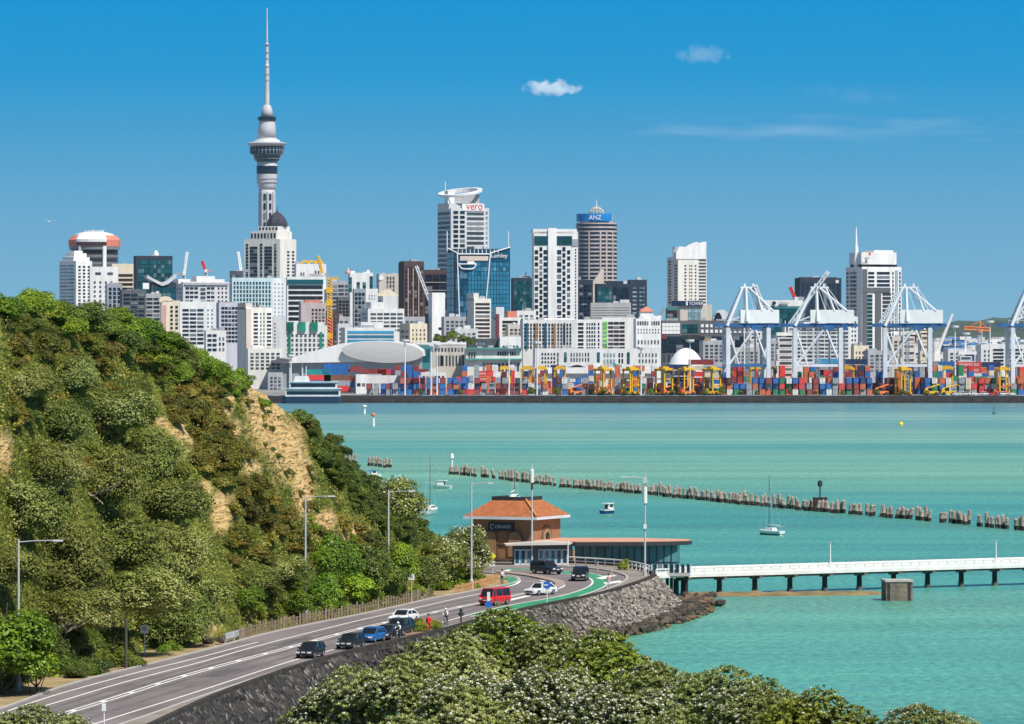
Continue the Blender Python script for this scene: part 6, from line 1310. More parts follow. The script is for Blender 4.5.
# light masts
def light_mast(px, pyt, Y, label):
    s_ = F/Y; e = thing("light_mast", label, "light mast", ((px-512)/s_, Y, GZ), 0, "floodlight masts of the port"); h = CAMZ-(pyt-HOR)/s_-GZ
    MB().tube((0, 0, 0), (0, 0, h), .40, .26).build("pole", W('bright'), e); MB().lathe([(.5, h-.8), (2.0, h-.2), (2.1, h+.6), (.5, h+.7)], 10).build("head_frame", W('bright'), e)
for px, pyt, lb in ((291, 356, "slim white light mast at the left corner of the arena"), (405, 341, "white light mast standing right of the arena"), (431, 346, "left one of the two close white light masts before the low stone building"), (437, 345, "right one of the two close white light masts before the low stone building"), (509, 348, "slim light mast before the teal roofed dock building"), (537, 343, "light mast before the coloured balcony apartments"),
                    (641, 348, "light mast before the tall white heritage building"), (690, 341, "light mast with a funnel shaped head before the white dome"), (966, 334, "slim light mast beside the orange hammerhead crane"), (990, 322, "tall slim light mast right of the orange hammerhead crane"), (955, 327, "slim light mast above the blue broadside containers")):
    light_mast(px, pyt, 2460 if px > 950 else (2243 if px > 400 else 2300), lb)
# ships berthed behind the stacks
def ship_house(label, px0, px1, pyt, pyb, Y, col, band, nd=7):
    s_ = F/Y; e = thing("ship", label, "ship", (((px0+px1)/2-512)/s_, Y, GZ)); w = (px1-px0)/s_; zt_ = CAMZ-(pyt-HOR)/s_-GZ
    MB().box((0, 16, 2.5), (w*2.3, 22, 9)).build("hull", mat("ship hull paint "+band, {'red': (.32, .05, .03), 'orange': (.55, .16, .06), 'blue': (.02, .10, .35)}[band], .6, .2, .1), e)
    h = MB()
    for i in range(nd):
        f_ = i/nd; h.box((0, 16, 7+(zt_-9)*(i+.5)/nd), (w*(1-.12*(i % 2)-.25*f_*f_), 12, (zt_-9)/nd*.92))
    h.build("deckhouse", W(col), e)
    for i in range(nd): MB().box((0, 9.9, 7+(zt_-9)*(i+.6)/nd), (w*.6, .4, .8)).build("window_band", GL('ggrey'), e)
    MB().box((w*.12, 16, zt_-.5), (w*1.15, 7, 1.6)).build("bridge_wing", W(col), e); MB().tube((0, 16, zt_), (0, 16, zt_+6), .4, .2).tube((-2, 16, zt_+4), (2, 16, zt_+4), .15).build("radar_mast", W('bright'), e)
    MB().box((w*.3, 20, zt_-4), (4, 4, 7)).build("funnel", W('salmon') if band != 'blue' else BLUEP, e); return e
ship_house("white deckhouse of a ship berthed between the first two quay cranes", 777, 797, 333, 380, 2330, 'white', 'red')
ship_house("cream deckhouse of a ship with an orange hull, behind the third quay crane", 902, 919, 332, 382, 2340, 'offwhite', 'orange', 6)
ship_house("pale peach ship deckhouse, right of the cream one behind the third quay crane", 922, 933, 330, 380, 2345, 'cream', 'orange', 5)
ship_house("low white ship house topped by two radar posts, left of the banded car park", 960, 976, 352, 384, 2420, 'white', 'blue', 4)
s_ = F/2360; e = thing("ship_crane", "white slewing ship crane leaning right, left of the orange hammerhead crane", "crane", ((936-512)/s_, 2360, GZ)); MB().tube((0, 0, 0), (0, 0, 16), 1.6, 1.3).build("pedestal", WHITE, e); MB().box((0, -.5, 17), (4, 4, 4)).build("slew_house", WHITE, e)
m = MB(); m.path([(0, -1, 18), (8, -1, 38)], [1.1, .6], 6); m.build("jib", WHITE, e)
# blue sheds behind on the right
for (px0, px1, pyt, Y, lb) in ((942, 962, 347, 2900, "deep blue warehouse below the far hills, left of the orange hammerhead crane"), (953, 966, 341, 3100, "bright blue shed farther back below the hills, left of the orange hammerhead crane")):
    b = B("blue_warehouse", lb, px0, px0+2, px1, pyt, Y, 'navy', yaw=8); b.wall.data.materials.clear(); b.wall.data.materials.append(mat("blue warehouse wall", (.02, .16, .48), .7))
# moored white ferry at the left end of the quay
s_ = F/2218; e = thing("ferry", "long white two deck ferry moored below the arena at the left end of the quay", "ferry", ((312-512)/s_, 2217, 0)); Lf = 29/s_
MB().rings([[(x, -4.5*q_, 3.2), (x, -3.6*q_, -.4), (x, 3.6*q_, -.4), (x, 4.5*q_, 3.2)] for x, q_ in ((-Lf, .55), (-Lf*.9, .9), (-Lf*.3, 1), (Lf*.9, 1), (Lf*1.02, .85))]).build("hull", mat("navy hull paint", (.03, .06, .12), .5), e)
for z0, z1, xa, xb in ((3.2, 6.6, -.9, .98), (6.6, 9.6, -.75, .86)):
    MB().box(((xa+xb)/2*Lf, 0, (z0+z1)/2), ((xb-xa)*Lf, 8, z1-z0)).build("deck_house", W('bright'), e)
    MB().box(((xa+xb)/2*Lf, -4.02, z0+1.7), ((xb-xa)*Lf*.95, .3, 1.5)).build("window_band", GL('gnavy'), e)
    MB().box(((xa+xb)/2*Lf, 0, z1+.15), ((xb-xa)*Lf*1.04, 9, .3)).build("deck_edge", W('paleblue'), e)
MB().box((-Lf*.35, 0, 11.2), (Lf*.55, 6, 2.6), tap=.8).build("wheelhouse", W('lightgrey'), e); MB().tube((-Lf*.2, 0, 12), (-Lf*.2, 0, 17), .2).build("mast", W('bright'), e)
# small sheds, sign and clutter at the left end of the port
b = B("white_port_office", "small white port office with dark windows in front of the arena's right part", 354, 356, 367, 376, 2290, 'bright', yaw=5, fac=[fr(356.5, 366, 383, 386, 2, 1, .7, .8, 'gblack')])
b = B("white_port_canopy", "long low white port canopy roof in front of the arena's right part", 366, 367, 420, 377, 2330, 'white', yaw=2)
b = B("white_dock_cabin", "low white dock cabin below the two close light masts", 420, 421, 446, 374, 2300, 'white', yaw=3, fac=[fr(422, 445, 375.5, 378, 6, 1, .5, .6, 'gblack')])
for i, (px, r_) in enumerate(((531, 3.6), (557, 3.4), (603, 3.4), (625, 2.6), (651, 3.0), (672, 2.6), (705, 2.6), (723, 3.2), (740, 2.4), (757, 2.2), (790, 2.6), (815, 2.2), (843, 2.4), (877, 2.6), (902, 2.6), (927, 2.2), (421, 2.4), (460, 2.4))):
    Y = 2239.5; r = r_/2.17*1.2
    e = thing("dark_shrub_tree", f"small dark tree on the quay edge, {ordinal(sorted([531,557,603,625,651,672,705,723,740,757,790,815,843,877,902,927,421,460]).index(px)+1)} from the left", "tree", ((px-512)*Y/F, Y, GZ-.2), 0, "small dark trees along the quay edge")
    c_ = link("crown", CR['dark'][i % 3], e, (0, 0, r*1.1)); c_.scale = (r, r, r*1.15); tk = link("trunk", TR[i % 3], e); tk.scale = (r*.6, r*.6, r)
for i, (px, py, r, Y) in enumerate(((437, 338, 4, 2570), (452, 336, 4.5, 2575), (462, 339, 4, 2572), (445, 340, 4, 2571), (471, 342, 3.5, 2570))):
    e = thing("park_tree", f"dark tree above the low stone building, {ordinal(sorted([437,452,462,445,471]).index(px)+1)} from the left", "tree", ((px-512)*Y/F, Y+25, GZ), 0, "dark trees above the low stone building"); z = CAMZ-(py-HOR)*Y/F-GZ; r = r*Y/F*1.3
    c_ = link("crown", CR['dark'][i % 3], e, (0, 0, z)); c_.scale = (r, r, r); tk = link("trunk", TR[i % 3], e); tk.scale = (z*.5, z*.5, z)

# =============================================================== PIER, RESTAURANT, BREAKWATER, ROCKS
WD = mat("weathered white timber", (.70, .69, .66), .8, .10, .8); PILE = mat("dark pile timber", (.030, .030, .028), .9, .4, .8); BEAM = mat("stained pier beam", (.12, .11, .10), .9, .35, .6)
a0 = Vector(((650-512)*604/F, 604, 0)); a1 = Vector(((1075-512)*636/F, 636, 0)); dv = (a1-a0); LP = dv.length; ang = math.atan2(dv.y, dv.x)
e = thing("pier", "long white railed pier on dark piles running out from the sea wall to the right", "pier", a0, ang)
MB().box((LP/2, 0, 2.58), (LP, 2.9, .26)).build("deck", WD, e)
MB().box((LP/2, -1.50, 2.55), (LP, .16, .42)).box((LP/2, 1.50, 2.55), (LP, .16, .42)).build("fascia", WD, e)
for y in (-1.42, 1.42):
    m = MB(); m.box((LP/2, y, 3.44), (LP, .16, .18)); m.box((LP/2, y, 2.96), (LP, .10, .40))
    m.build("handrail", WD, e)
    np_ = 46
    for i in range(np_+1): MB().box((LP*i/np_, y*.995, 3.05), (.14, .14, .70)).build("rail_post", WD, e)
sp_ = 5.25; i = 0; x = 2.6
for i in range(13):
    xx = 4.9+i*sp_
    MB().tube((xx, 0, -1.5), (xx, 0, 2.1), .36, .32, n=12).build("pile", PILE, e); MB().tube((xx, 0, -.5), (xx, 0, .55), .40, n=12).build("pile_foot", BEAM, e)
    if i == 0: MB().tube((xx-1.1, 0, -1.5), (xx-1.1, 0, 2.1), .36, .32, n=12).build("pile", PILE, e)
    m = MB(); m.box((xx, 0, 2.12), (.5, 3.0, .30)); m.box((xx, 0, 1.95), (1.3, .5, .2)).build("cross_head", BEAM, e)
    if i: m = MB(); [m.box((xx-sp_+.75+1.3*j, -.9, 2.22), (1.05, .35, .30)) for j in range(4)]; [m.box((xx-sp_+.75+1.3*j, .9, 2.2), (1.05, .35, .28)) for j in range(4)]; m.build("bearer", BEAM, e)
def pier_lamp(px, pyt, label):
    t_ = ((px-512)/F); Yl = a0.y
    for _ in range(8): xw = t_*Yl; Yl = a0.y+(xw-a0.x)*dv.y/dv.x
    h = CAMZ-(pyt-HOR)*Yl/F-2.4; e2 = thing("pier_lamp", label, "lamp post", (xw, Yl+1.2, 2.4)); MB().tube((0, 0, 0), (0, 0, h), .10, .07).build("pole", WD, e2); MB().box((0, 0, h), (.35, .22, .16)).build("lamp_head", W('grey'), e2)
pier_lamp(831, 543, "thin lamp post on the pier left of the concrete block in the water"); pier_lamp(997, 541, "white lamp post on the pier near the right edge")
p = P(897, 600, 596); e = thing("concrete_block", "weathered square concrete block standing in the water in front of the pier", "block", (p.x, 596, 0), R(6))
CBM = mat("tide stained concrete", (.17, .14, .11), .95, .4, .7, bump=.4, bscale=3)
MB().box((0, 0, .7), (3.3, 3.2, 3.2)).build("base", CBM, e); MB().box((0, 0, 2.42), (3.5, 3.4, .24)).build("cap_slab", mat("pale concrete cap", (.42, .39, .36), .9, .15, 1), e); MB().box((1.25, -1.62, 1.0), (.3, .16, 2.4)).box((-1.3, -1.62, 1.0), (.3, .14, 2.4)).build("fender", PILE, e)
# sand and algae bar under the pier
mb = MB(); A = []; Bq = []
for i in range(40):
    f = i/39; px = 690+f*195; q = P(px, 331+33*F/(604+4*f), 604+4*f); w_ = (2.6*(1-f)**.6+.35)
    A.append((q.x, 606+2.5*f-w_*2.2, -.25)); Bq.append((q.x, 607+2.5*f, .42+.22*noise.noise((px*.08, 1, 1)))); 
Cq = [(a[0], a[1]+3.2, -.2) for a in Bq]
mb.rings([A, Bq, Cq], caps=False, closed=False)
struct(mb.build("sand_bar", mat("algae covered bar", (.20, .145, .06), .95, .4, .35, bump=.4, bscale=1.2), smooth=True))
# dark shore rocks at the toe of the sea wall, and the pale sandy fringe
mb = MB(); rr_ = random.Random(12); ROCKC = [(.06, .046, .038), (.10, .075, .055), (.16, .10, .05)]
rockm = [mat(f"shore rock {n_}", c, .95, .45, .9, bump=.8, bscale=3) for n_, c in zip(("dark", "brown", "ochre"), ROCKC)]
def rock_(mb, c, r, mi):
    bm = bmesh.new(); bmesh.ops.create_icosphere(bm, subdivisions=1, radius=1); vs = []
    sx_, sy_, sz_ = rr_.uniform(.7, 1.3), rr_.uniform(.7, 1.3), rr_.uniform(.45, .9)
    for v in bm.verts: k_ = rr_.uniform(.72, 1.18); vs.append((c[0]+v.co.x*r*sx_*k_, c[1]+v.co.y*r*sy_*k_, c[2]+v.co.z*r*sz_*k_))
    bm.verts.index_update(); mb.add(vs, [tuple(v.index for v in f.verts) for f in bm.faces], mi); bm.free()
ring_out = []
for i in range(int(iend*.66), iend+1):
    f = (i/iend-.66)/.34
    ring_out.append(pp[i]+nor[i]*(.3+interp(i/iend, [(0, 3.2), (.45, 3.6), (.75, 4.8), (1, 4.0)])*.86))
for q_ in range(520):
    f = rr_.random(); k_ = f*(len(ring_out)-1); i_ = int(k_); q0 = ring_out[i_]; nn0 = nor[int(iend*.66)+i_]
    w_ = interp(f, [(0, .6), (.35, 1.6), (.7, 3.6), (.9, 5.2), (1, 4.5)]); o_ = rr_.uniform(-.8, w_)
    pt = q0+nn0*o_; hgt = .75*(1-max(0, o_)/(w_+.3))
    r_ = rr_.uniform(.22, .55)*(1.25 if o_ < w_*.5 else .8)
    rock_(mb, (pt.x, pt.y, hgt-.1+rr_.uniform(-.1, .25)), r_, 2 if (o_ > w_*.72 and rr_.random() < .6) else (0 if rr_.random() < .65 else 1))
for q_ in range(90):
    c_ = P(rr_.uniform(690, 716), 600, 590); rock_(mb, (c_.x+rr_.uniform(-2, 1), rr_.uniform(580, 600), rr_.uniform(0, .6)), rr_.uniform(.3, .7), rr_.choice([0, 0, 1, 2]))
mr_ = MB()
for q_ in range(1500):
    k_ = rr_.uniform(.42, 1)*iend; i_ = int(k_); f = rr_.random()**.8; wd = interp(i_/iend, [(0, 3.2), (.45, 3.6), (.75, 4.8), (1, 4.0)])
    pt = pp[i_]+nor[i_]*(.5+wd*f); z_ = (ZR+.2)*(1-f)-1.0*f
    if z_ < .1: continue
    rock_(mr_, (pt.x, pt.y, z_-.05), rr_.uniform(.12, .30), rr_.choice([0, 0, 1, 1, 2]) if k_/iend > .55+rr_.uniform(-.08, .08) else 3)
o = struct(mr_.build("riprap_boulders", [mat("pale riprap", (.30, .26, .225), .95, .35, 1.5, bump=.5, bscale=5), mat("brown riprap", (.19, .155, .13), .95, .35, 1.5, bump=.5, bscale=5), mat("light riprap", (.42, .375, .33), .95, .3, 1.5, bump=.5, bscale=5), mat("dark riprap", (.045, .035, .030), .95, .4, 1.5, bump=.5, bscale=5)]), 'stuff'); tag(o, "rough boulders pitched over the face of the sea wall", "boulders")
o = struct(mb.build("shore_rocks", rockm), 'stuff'); tag(o, "dark wet rocks heaped at the toe of the sea wall", "rocks")
# restaurant
BRK = mat("brown brick", (.30, .155, .075), .9, .16, 1.4, bump=.2, bscale=6); TILE = mat("orange clay roof tiles", (.36, .115, .038), .85, .22, 1.6, bump=.4, bscale=7); PALEB = mat("pale painted trim", (.60, .63, .66), .7, .08, .6)
yw = R(31); s_ = 8.0; Lb, Db = 61/s_/math.cos(yw)+1.2, 28/s_/math.sin(yw)+2.0
# front corner of the brick walls at px 533
cx, cy = (533-512)*606/F, 606.0
ux = Vector((math.cos(-yw+R(62)-R(90)+R(28)), 0, 0))
e = thing("brick_restaurant", "square brown brick building with a hipped orange tiled roof behind the road junction", "building", (cx, cy, ZR-.1), R(-25))
# local frame: corner at origin, left wall along -x, right wall along +y
lw = 60/8.02/math.cos(R(25)); rw = 28/8.02/math.sin(R(25)); WH = 5.6
MB().box((-lw/2, rw/2, WH/2), (lw, rw, WH)).build("wall", BRK, e)
def hip(mb, x0, x1, y0, y1, z, h, ins, mi=0, mj=1):
    xi0, xi1, yi0, yi1 = x0+ins, x1-ins, y0+ins, y1-ins
    vs = [(x0, y0, z), (x1, y0, z), (x1, y1, z), (x0, y1, z), (xi0, yi0, z+h), (xi1, yi0, z+h), (xi1, yi1, z+h), (xi0, yi1, z+h)]
    mb.add(vs, [(0, 1, 5, 4), (1, 2, 6, 5), (2, 3, 7, 6), (3, 0, 4, 7), (3, 2, 1, 0)], mi); mb.add([(q[0], q[1], q[2]) for q in vs[4:]], [(0, 1, 2, 3)], mj)
mb = MB(); hip(mb, -lw-.9, .9, -.9, rw+.9, WH+.32, 2.0, 2.7); rf = mb.build("roof", [TILE, DKM], e)
MB().box((-lw/2, rw/2, WH+.14), (lw+1.9, rw+1.9, .34)).build("eave", PALEB, e)
m = MB(); hw, hd = lw/2+.9-2.7, rw/2+.9-2.7
for (xa, ya, xb, yb) in ((-lw/2-hw, rw/2-hd, -lw/2+hw, rw/2-hd), (-lw/2+hw, rw/2-hd, -lw/2+hw, rw/2+hd), (-lw/2-hw, rw/2-hd, -lw/2-hw, rw/2+hd)):
    m.box(((xa+xb)/2, (ya+yb)/2, WH+2.5), (max(.2, abs(xb-xa)), max(.2, abs(yb-ya)), .45))
m.build("roof_crest", DKM, rf)
m = MB(); m.path([(.9, -.9, WH+.45), (.9-2.7, -.9+2.7, WH+2.4)], [.16, .16], 6).build("hip_ridge", mat("ridge tiles", (.55, .22, .05), .8), rf)
def arch(x, z0, w, h, depth, m, name, axis='x', rim=None, pos=0):
    n_ = 14; inner = [(-w/2, 0), (w/2, 0)]+[(w/2*math.cos(t), h-w/2+w/2*math.sin(t)) for t in np.linspace(0, PI, n_)]
    if axis == 'x': o_ = MB().slab([(x+a, z0+b) for a, b in inner], -depth, .05).build(name, m, e)
    else:
        o_ = MB().slab([(a, z0+b) for a, b in inner], -depth, .05).build(name, m, e); o_.location = (0, x, 0); o_.rotation_euler = (0, 0, PI/2)
    return o_
DBR = mat("dark brick arch", (.17, .085, .045), .9, .15, 2); LBR = mat("infill brick", (.34, .185, .09), .9, .14, 2)
for x in (-lw*.72, -lw*.30):
    arch(x, .9, 2.3, 3.5, .10, DBR, "arch_surround"); arch(x, .9, 1.75, 3.1, .16, LBR, "arch_infill")
MB().box((-lw*.51, -.08, 2.5), (lw*.16, .16, .22)).box((-lw*.5, -.05, .35), (lw, .14, .7)).build("string_course", DBR, e)
arch(rw*.48, 2.3, 3.0, 2.5, .12, DBR, "arch_surround", 'y'); arch(rw*.48, 2.3, 2.2, 2.0, .18, LBR, "arch_infill", 'y'); arch(rw*.48, 2.6, 1.1, 1.3, .24, GL('gnavy'), "arched_window", 'y')
MB().box((.12, rw*.14, 2.45), (.3, rw*.22, .5)).box((.12, rw*.83, 2.45), (.3, rw*.22, .5)).build("stone_course", mat("sandstone course", (.45, .33, .20), .9), e)
sg = MB().box((-lw*.52, -.22, WH-.95), (3.5, .2, 1.05)).build("sign_board", mat("black sign board", (.016, .018, .022), .5), e)
text(sg, "ORAKEI", .42, (-lw*.52+.28, -.36, WH-.95), W('lightgrey'), width=2.1, depth=.02)
m = MB(); m.path([(-lw*.52-1.2+.22*math.cos(t), -.35, WH-.95+.28*math.sin(t)) for t in np.linspace(.6, 5.6, 12)], [.045]*12, 5); m.build("emblem", W('lightgrey'), sg)
# entrance porch
p0 = P(512, 560, 603)
e2 = thing("entrance_porch", "pale flat roofed entrance porch with blue white glazed doors in front of the brick building", "porch", ((542-512)*600/F, 600.5, ZR-.1), R(4))
pw = 60/8.1
MB().slab([(-pw*.62, 2.65), (pw*.45, 2.75), (pw*.5, 2.95), (pw*.1, 3.15), (-pw*.62, 2.8)], -1.6, 2.5).build("canopy", W('stone'), e2)
MB().box((-.1, .9, 1.3), (pw*.92, 2.6, 2.6)).build("wall", W('charcoal'), e2)
for i in range(9):
    x = -pw*.42+i*pw*.1
    if i in (3,): continue
    d_ = MB().box((x, -.46, 1.15), (pw*.09, .14, 2.0)).build("door", PALEB, e2); MB().box((x, -.55, 1.25), (pw*.06, .08, 1.5)).build("glass", GL('gblue'), d_)
# pavilion over the water
e3 = thing("glass_pavilion", "long glass walled restaurant pavilion with a thin terracotta roof beside the pier", "pavilion", ((575-512)*604/F, 604, 0), R(2.5))
sx_ = lambda px: ((px-575)*604/F)
TRF = mat("terracotta roof sheet", (.56, .29, .19), .85, .08, .4)
roof = [(sx_(528), 3.0), (sx_(540), .2), (sx_(575), -1.2), (sx_(640), -1.0), (sx_(688), 1.2), (sx_(694), 3.2), (sx_(690), 5.5), (sx_(640), 9.5), (sx_(560), 10), (sx_(530), 9)]
zr0 = 6.55
MB().prism(roof, zr0+.26, zr0+.34).build("roof", TRF, e3); MB().prism([(x*1.004, y-.06 if y < 4 else y+.06) for x, y in roof], zr0-.22, zr0+.25).build("fascia", DKM, e3)
MB().prism([(sx_(530), 3), (sx_(540), 1.6), (sx_(573), 1.4), (sx_(573), 8), (sx_(530), 8)], 3.8, zr0-.23).build("wall", W('charcoal'), e3)
gw = MB().box(((sx_(575)+sx_(680))/2, 4.6, 4.6), (sx_(680)-sx_(575)-.3, 6.6, 3.5)).build("glass_wall", mat("pavilion glass", (.075, .21, .245), .06, .3, .4), e3)
for i in range(15): MB().box((sx_(576)+i*(sx_(680)-sx_(576))/14, 1.22, 4.6), (.10, .14, 3.6)).build("mullion", DKM, gw)
for zz_ in (4.2,): MB().box(((sx_(575)+sx_(680))/2, 1.24, zz_), (sx_(680)-sx_(575), .08, .08)).build("transom", DKM, gw)
for i in range(4): MB().box((sx_(548)+i*.95, 1.36, 4.7), (.6, .10, 2.2)).build("window", GL('gnavy'), e3)
MB().box(((sx_(572)+sx_(690))/2, 3.5, 2.75), (sx_(690)-sx_(572), 9.0, .4)).build("deck", W('concrete'), e3)
for i in range(15):
    x = sx_(610)+i*(sx_(688)-sx_(610))/14; MB().box((x, -.9, 3.5), (.40, .08, 1.05)).build("balustrade_panel", GL('gnavy'), e3); MB().box((x+.29, -.92, 3.5), (.09, .10, 1.1)).build("balustrade_post", W('lightgrey'), e3)
for i in range(8):
    for y in (0, 7): MB().tube((sx_(580)+i*1.9, y, -1), (sx_(580)+i*1.9, y, 2.6), .2, n=8).build("pile", PILE, e3)
MB().box((sx_(570), 0.4, 4.4), (.35, .35, 4)).build("column", W('stone'), e3)
# white railing behind the road bend
rail = smooth_path([G(*q, ZR) for q in ((553, 565), (575, 566), (600, 567.5), (622, 569), (640, 572), (650, 575))]); rail = resample(rail, 30)
e = thing("white_railing", "low white rail fence around the back of the road bend", "railing", rail[0])
m = MB(); v0 = rail[0]
m.path([tuple(q-v0+Vector((0, .6, 1.05))) for q in rail], [.09]*30, 6); m.path([tuple(q-v0+Vector((0, .6, .62))) for q in rail], [.07]*30, 6); m.build("rail", WD, e)
for q in rail[::2]: MB().box(tuple(q-v0+Vector((0, .6, .55))), (.14, .14, 1.1)).build("post", WD, e)
# breakwater of old timber piles
TP = mat("weathered pile timber", (.36, .29, .235), .95, .3, .9, bump=.5, bscale=4); TPD = mat("tide darkened pile", (.030, .024, .020), .95, .4, 1)
def pile_mesh(seed):
    r = random.Random(seed); mb = MB(); h = r.uniform(2.0, 2.75); lean = (r.uniform(-.22, .22), r.uniform(-.15, .15)); R0 = r.uniform(.29, .40)
    pr = []
    for z in (-1.5, .0, .75, .8, 1.5, h-.2, h):
        k = R0*(1.05-.12*max(0, z)/h)*(r.uniform(.92, 1.06)) if z < h else R0*.5; pr.append((k, z))
    n = 8; vs = []; fs = []; ms = []
    for j, (k, z) in enumerate(pr):
        for i in range(n): t = 2*PI*i/n; q = k*r.uniform(.9, 1.1); vs.append((q*math.cos(t)+lean[0]*max(0, z)/h*2, q*math.sin(t)+lean[1]*max(0, z)/h*2, z+(r.uniform(-.3, .15) if j == len(pr)-1 else 0)))
    for j in range(len(pr)-1):
        mb.add([], []) 
        for i in range(n): fs.append((j*n+i, j*n+(i+1) % n, (j+1)*n+(i+1) % n, (j+1)*n+i)); ms.append(1 if j < 2 else 0)
    fs.append(tuple(range((len(pr)-1)*n, len(pr)*n))); ms.append(0)
    mb.v = vs; mb.f = fs; mb.m = ms; return mb.mesh("timber_pile", [TP, TPD])
PMS = [pile_mesh(300+i) for i in range(10)]
BW = [(449, 474), (480, 477), (520, 482), (560, 487), (620, 492), (700, 500), (780, 508), (850, 514), (930, 521), (1024, 530.5), (1060, 534)]
GAPS = [(476, 481.5), (490.5, 492), (497, 498.5), (504.5, 506), (556, 558), (770, 773), (845, 847.5), (862, 865), (876, 879), (892, 895), (912, 914), (932, 939), (946, 949), (970, 976), (982, 986), (993, 997), (1010, 1014)]
px = 450.0; k = 0; rp_ = random.Random(31)
spots = []
while px < 1030:
    if not any(a < px < b for a, b in GAPS): spots.append((px, interp(px, BW)))
    px += rp_.uniform(2.3, 4.0)
for (xa, xb, ya, yb) in ((344, 357, 461, 463), (369, 379, 465.5, 467), (381, 393, 467, 468)):
    px = xa
    while px < xb: spots.append((px, ya+(yb-ya)*(px-xa)/(xb-xa))); px += rp_.uniform(2.6, 3.6)
spots.sort()
for k, (px, py) in enumerate(spots):
    py += rp_.uniform(-.5, .5); q = G(px, py, 0)
    o = link("timber_pile", PMS[rp_.randrange(10)], None, (q.x, q.y, 0), rp_.uniform(0, 6.28)); sc = rp_.uniform(.82, 1.02); o.scale = (1.0, 1.0, sc)
    tag(o, f"weathered grey timber pile of the old breakwater, {ordinal(k+1)} from the left", "pile", "weathered piles of the old breakwater")
q = G(820, 511, 0); e = thing("marker_post", "dark navigation marker on a cluster of piles in the middle of the breakwater", "marker", q)
MB().box((0, 0, 1.3), (2.6, 1.6, 2.4)).build("dolphin", TPD, e); MB().tube((0, 0, 2.4), (0, 0, 4.8), .13).build("pole", DKM, e); MB().lathe([(.05, 4.4), (.45, 4.6), (.45, 5.4), (.05, 5.7)], 8).build("topmark", DKM, e)
q = G(452, 473, 0); e = thing("marker_post", "small white beacon on the left end of the breakwater", "marker", q); MB().tube((0, 0, 0), (0, 0, 3.4), .2).build("post", W('bright'), e); MB().lathe([(.3, 3.2), (.5, 3.5), (.35, 4.2), (.1, 4.6)], 8).build("light", W('bright'), e)
# beacons and buoys
for px, py, hp, cap, lb in ((373.5, 426, 13, 'salmon', "white channel beacon with a red cap off the headland, nearer one"), (364.5, 414, 9, 'bright', "small white channel beacon off the headland, farther one close to the quay")):
    q = G(px, py, 0); h = hp*q.y/F; e = thing("channel_beacon", lb, "beacon", q); MB().tube((0, 0, -1), (0, 0, h*.8), .5, .4).build("column", W('bright'), e); MB().lathe([(.5, h*.78), (.9, h*.8), (.9, h*.95), (.3, h)], 10).build("cap", W(cap), e)
q = G(901, 425, 0); e = thing("buoy", "yellow buoy floating alone in the far water at right", "buoy", q); MB().lathe([(.2, -.4), (.75, -.1), (.8, .45), (.5, .95), (.2, 1.2)], 14).build("float", mat("buoy yellow", (.80, .55, .02), .5), e); MB().tube((0, 0, 1.1), (0, 0, 1.7), .1).build("topmark", W('charcoal'), e)
q = G(994, 414, 0); e = thing("buoy", "small dark buoy with a thin pole near the quay at right", "buoy", q); MB().lathe([(.3, -.5), (.7, -.1), (.7, .6), (.2, 1.0)], 12).build("float", W('charcoal'), e); MB().tube((0, 0, .8), (0, 0, 3.2), .16).build("pole", W('charcoal'), e)

# =============================================================== BOATS
def hull(e, L, Bm, H, m, name="hull", flare=.78, bot=None, mi=None):
    st = [(-.5, .72, 1.0), (-.3, .95, .96), (0, 1.0, .96), (.25, .82, 1.02), (.42, .4, 1.12), (.5, .03, 1.2)]
    rg = []
    for x, w, h in st:
        b_ = Bm/2*w; rg.append([(x*L, -b_, H*h), (x*L*.97, -b_*flare, H*.3), (x*L*.94, -b_*.5, -.25), (x*L*.94, b_*.5, -.25), (x*L*.97, b_*flare, H*.3), (x*L, b_, H*h)])
    return MB().rings(rg).build(name, m, e)
GEL = mat("white gel coat", (.78, .78, .76), .3, .04, .6); NVH = mat("blue hull paint", (.02, .05, .22), .35, .1, .6); TLH = mat("teal antifoul", (.03, .16, .20), .6)
def yacht(px, py, L, mast_py, rz, label, boom=True, bottom=False):
    q = G(px, py, 0); e = thing("sailing_yacht", label, "yacht", q, rz, "moored sailing yachts"); hm = CAMZ-(mast_py-HOR)*q.y/F
    hull(e, L, L*.32, L*.13, GEL)
    if bottom: hull(e, L*.985, L*.30, L*.045, TLH, "boot_stripe", .9)
    MB().box((L*.02, 0, L*.17), (L*.40, L*.17, L*.09), tap=.82).build("cabin", GEL, e)
    for x in (-.08, .04, .14): MB().box((L*x, -L*.083, L*.175), (L*.06, .08, L*.03)).build("window", GL('gblack'), e)
    MB().tube((L*.08, 0, L*.12), (L*.08, 0, hm), .075, .05).build("mast", W('charcoal'), e)
    MB().tube((L*.08, 0, L*.30), (-L*.36, 0, L*.28), .10).build("boom", W('bright'), e)
    m = MB()
    for a in ((L*.49, 0, L*.15), (-L*.48, 0, L*.13)): m.tube(a, (L*.08, 0, hm*.98), .012, n=4)
    for y in (-1, 1): m.tube((L*.06, y*L*.15, L*.13), (L*.08, 0, hm*.75), .012, n=4)
    m.tube((L*.08, -L*.1, hm*.55), (L*.08, L*.1, hm*.55), .04, n=4); m.build("rigging", W('lightgrey'), e)
    m = MB(); m.path([(-L*.48, -L*.1, L*.13), (-L*.49, -L*.1, L*.26), (-L*.49, L*.1, L*.26), (-L*.48, L*.1, L*.13)], [.04]*4, 4); m.build("pushpit", STEELM, e)
    return e
yacht(771, 535, 5.6, 475, R(128), "white yacht with a tall bare mast moored right of centre before the breakwater", bottom=True)
yacht(429, 515, 8.4, 457, R(75), "white yacht moored end on beside the headland, left of the white motor boat")
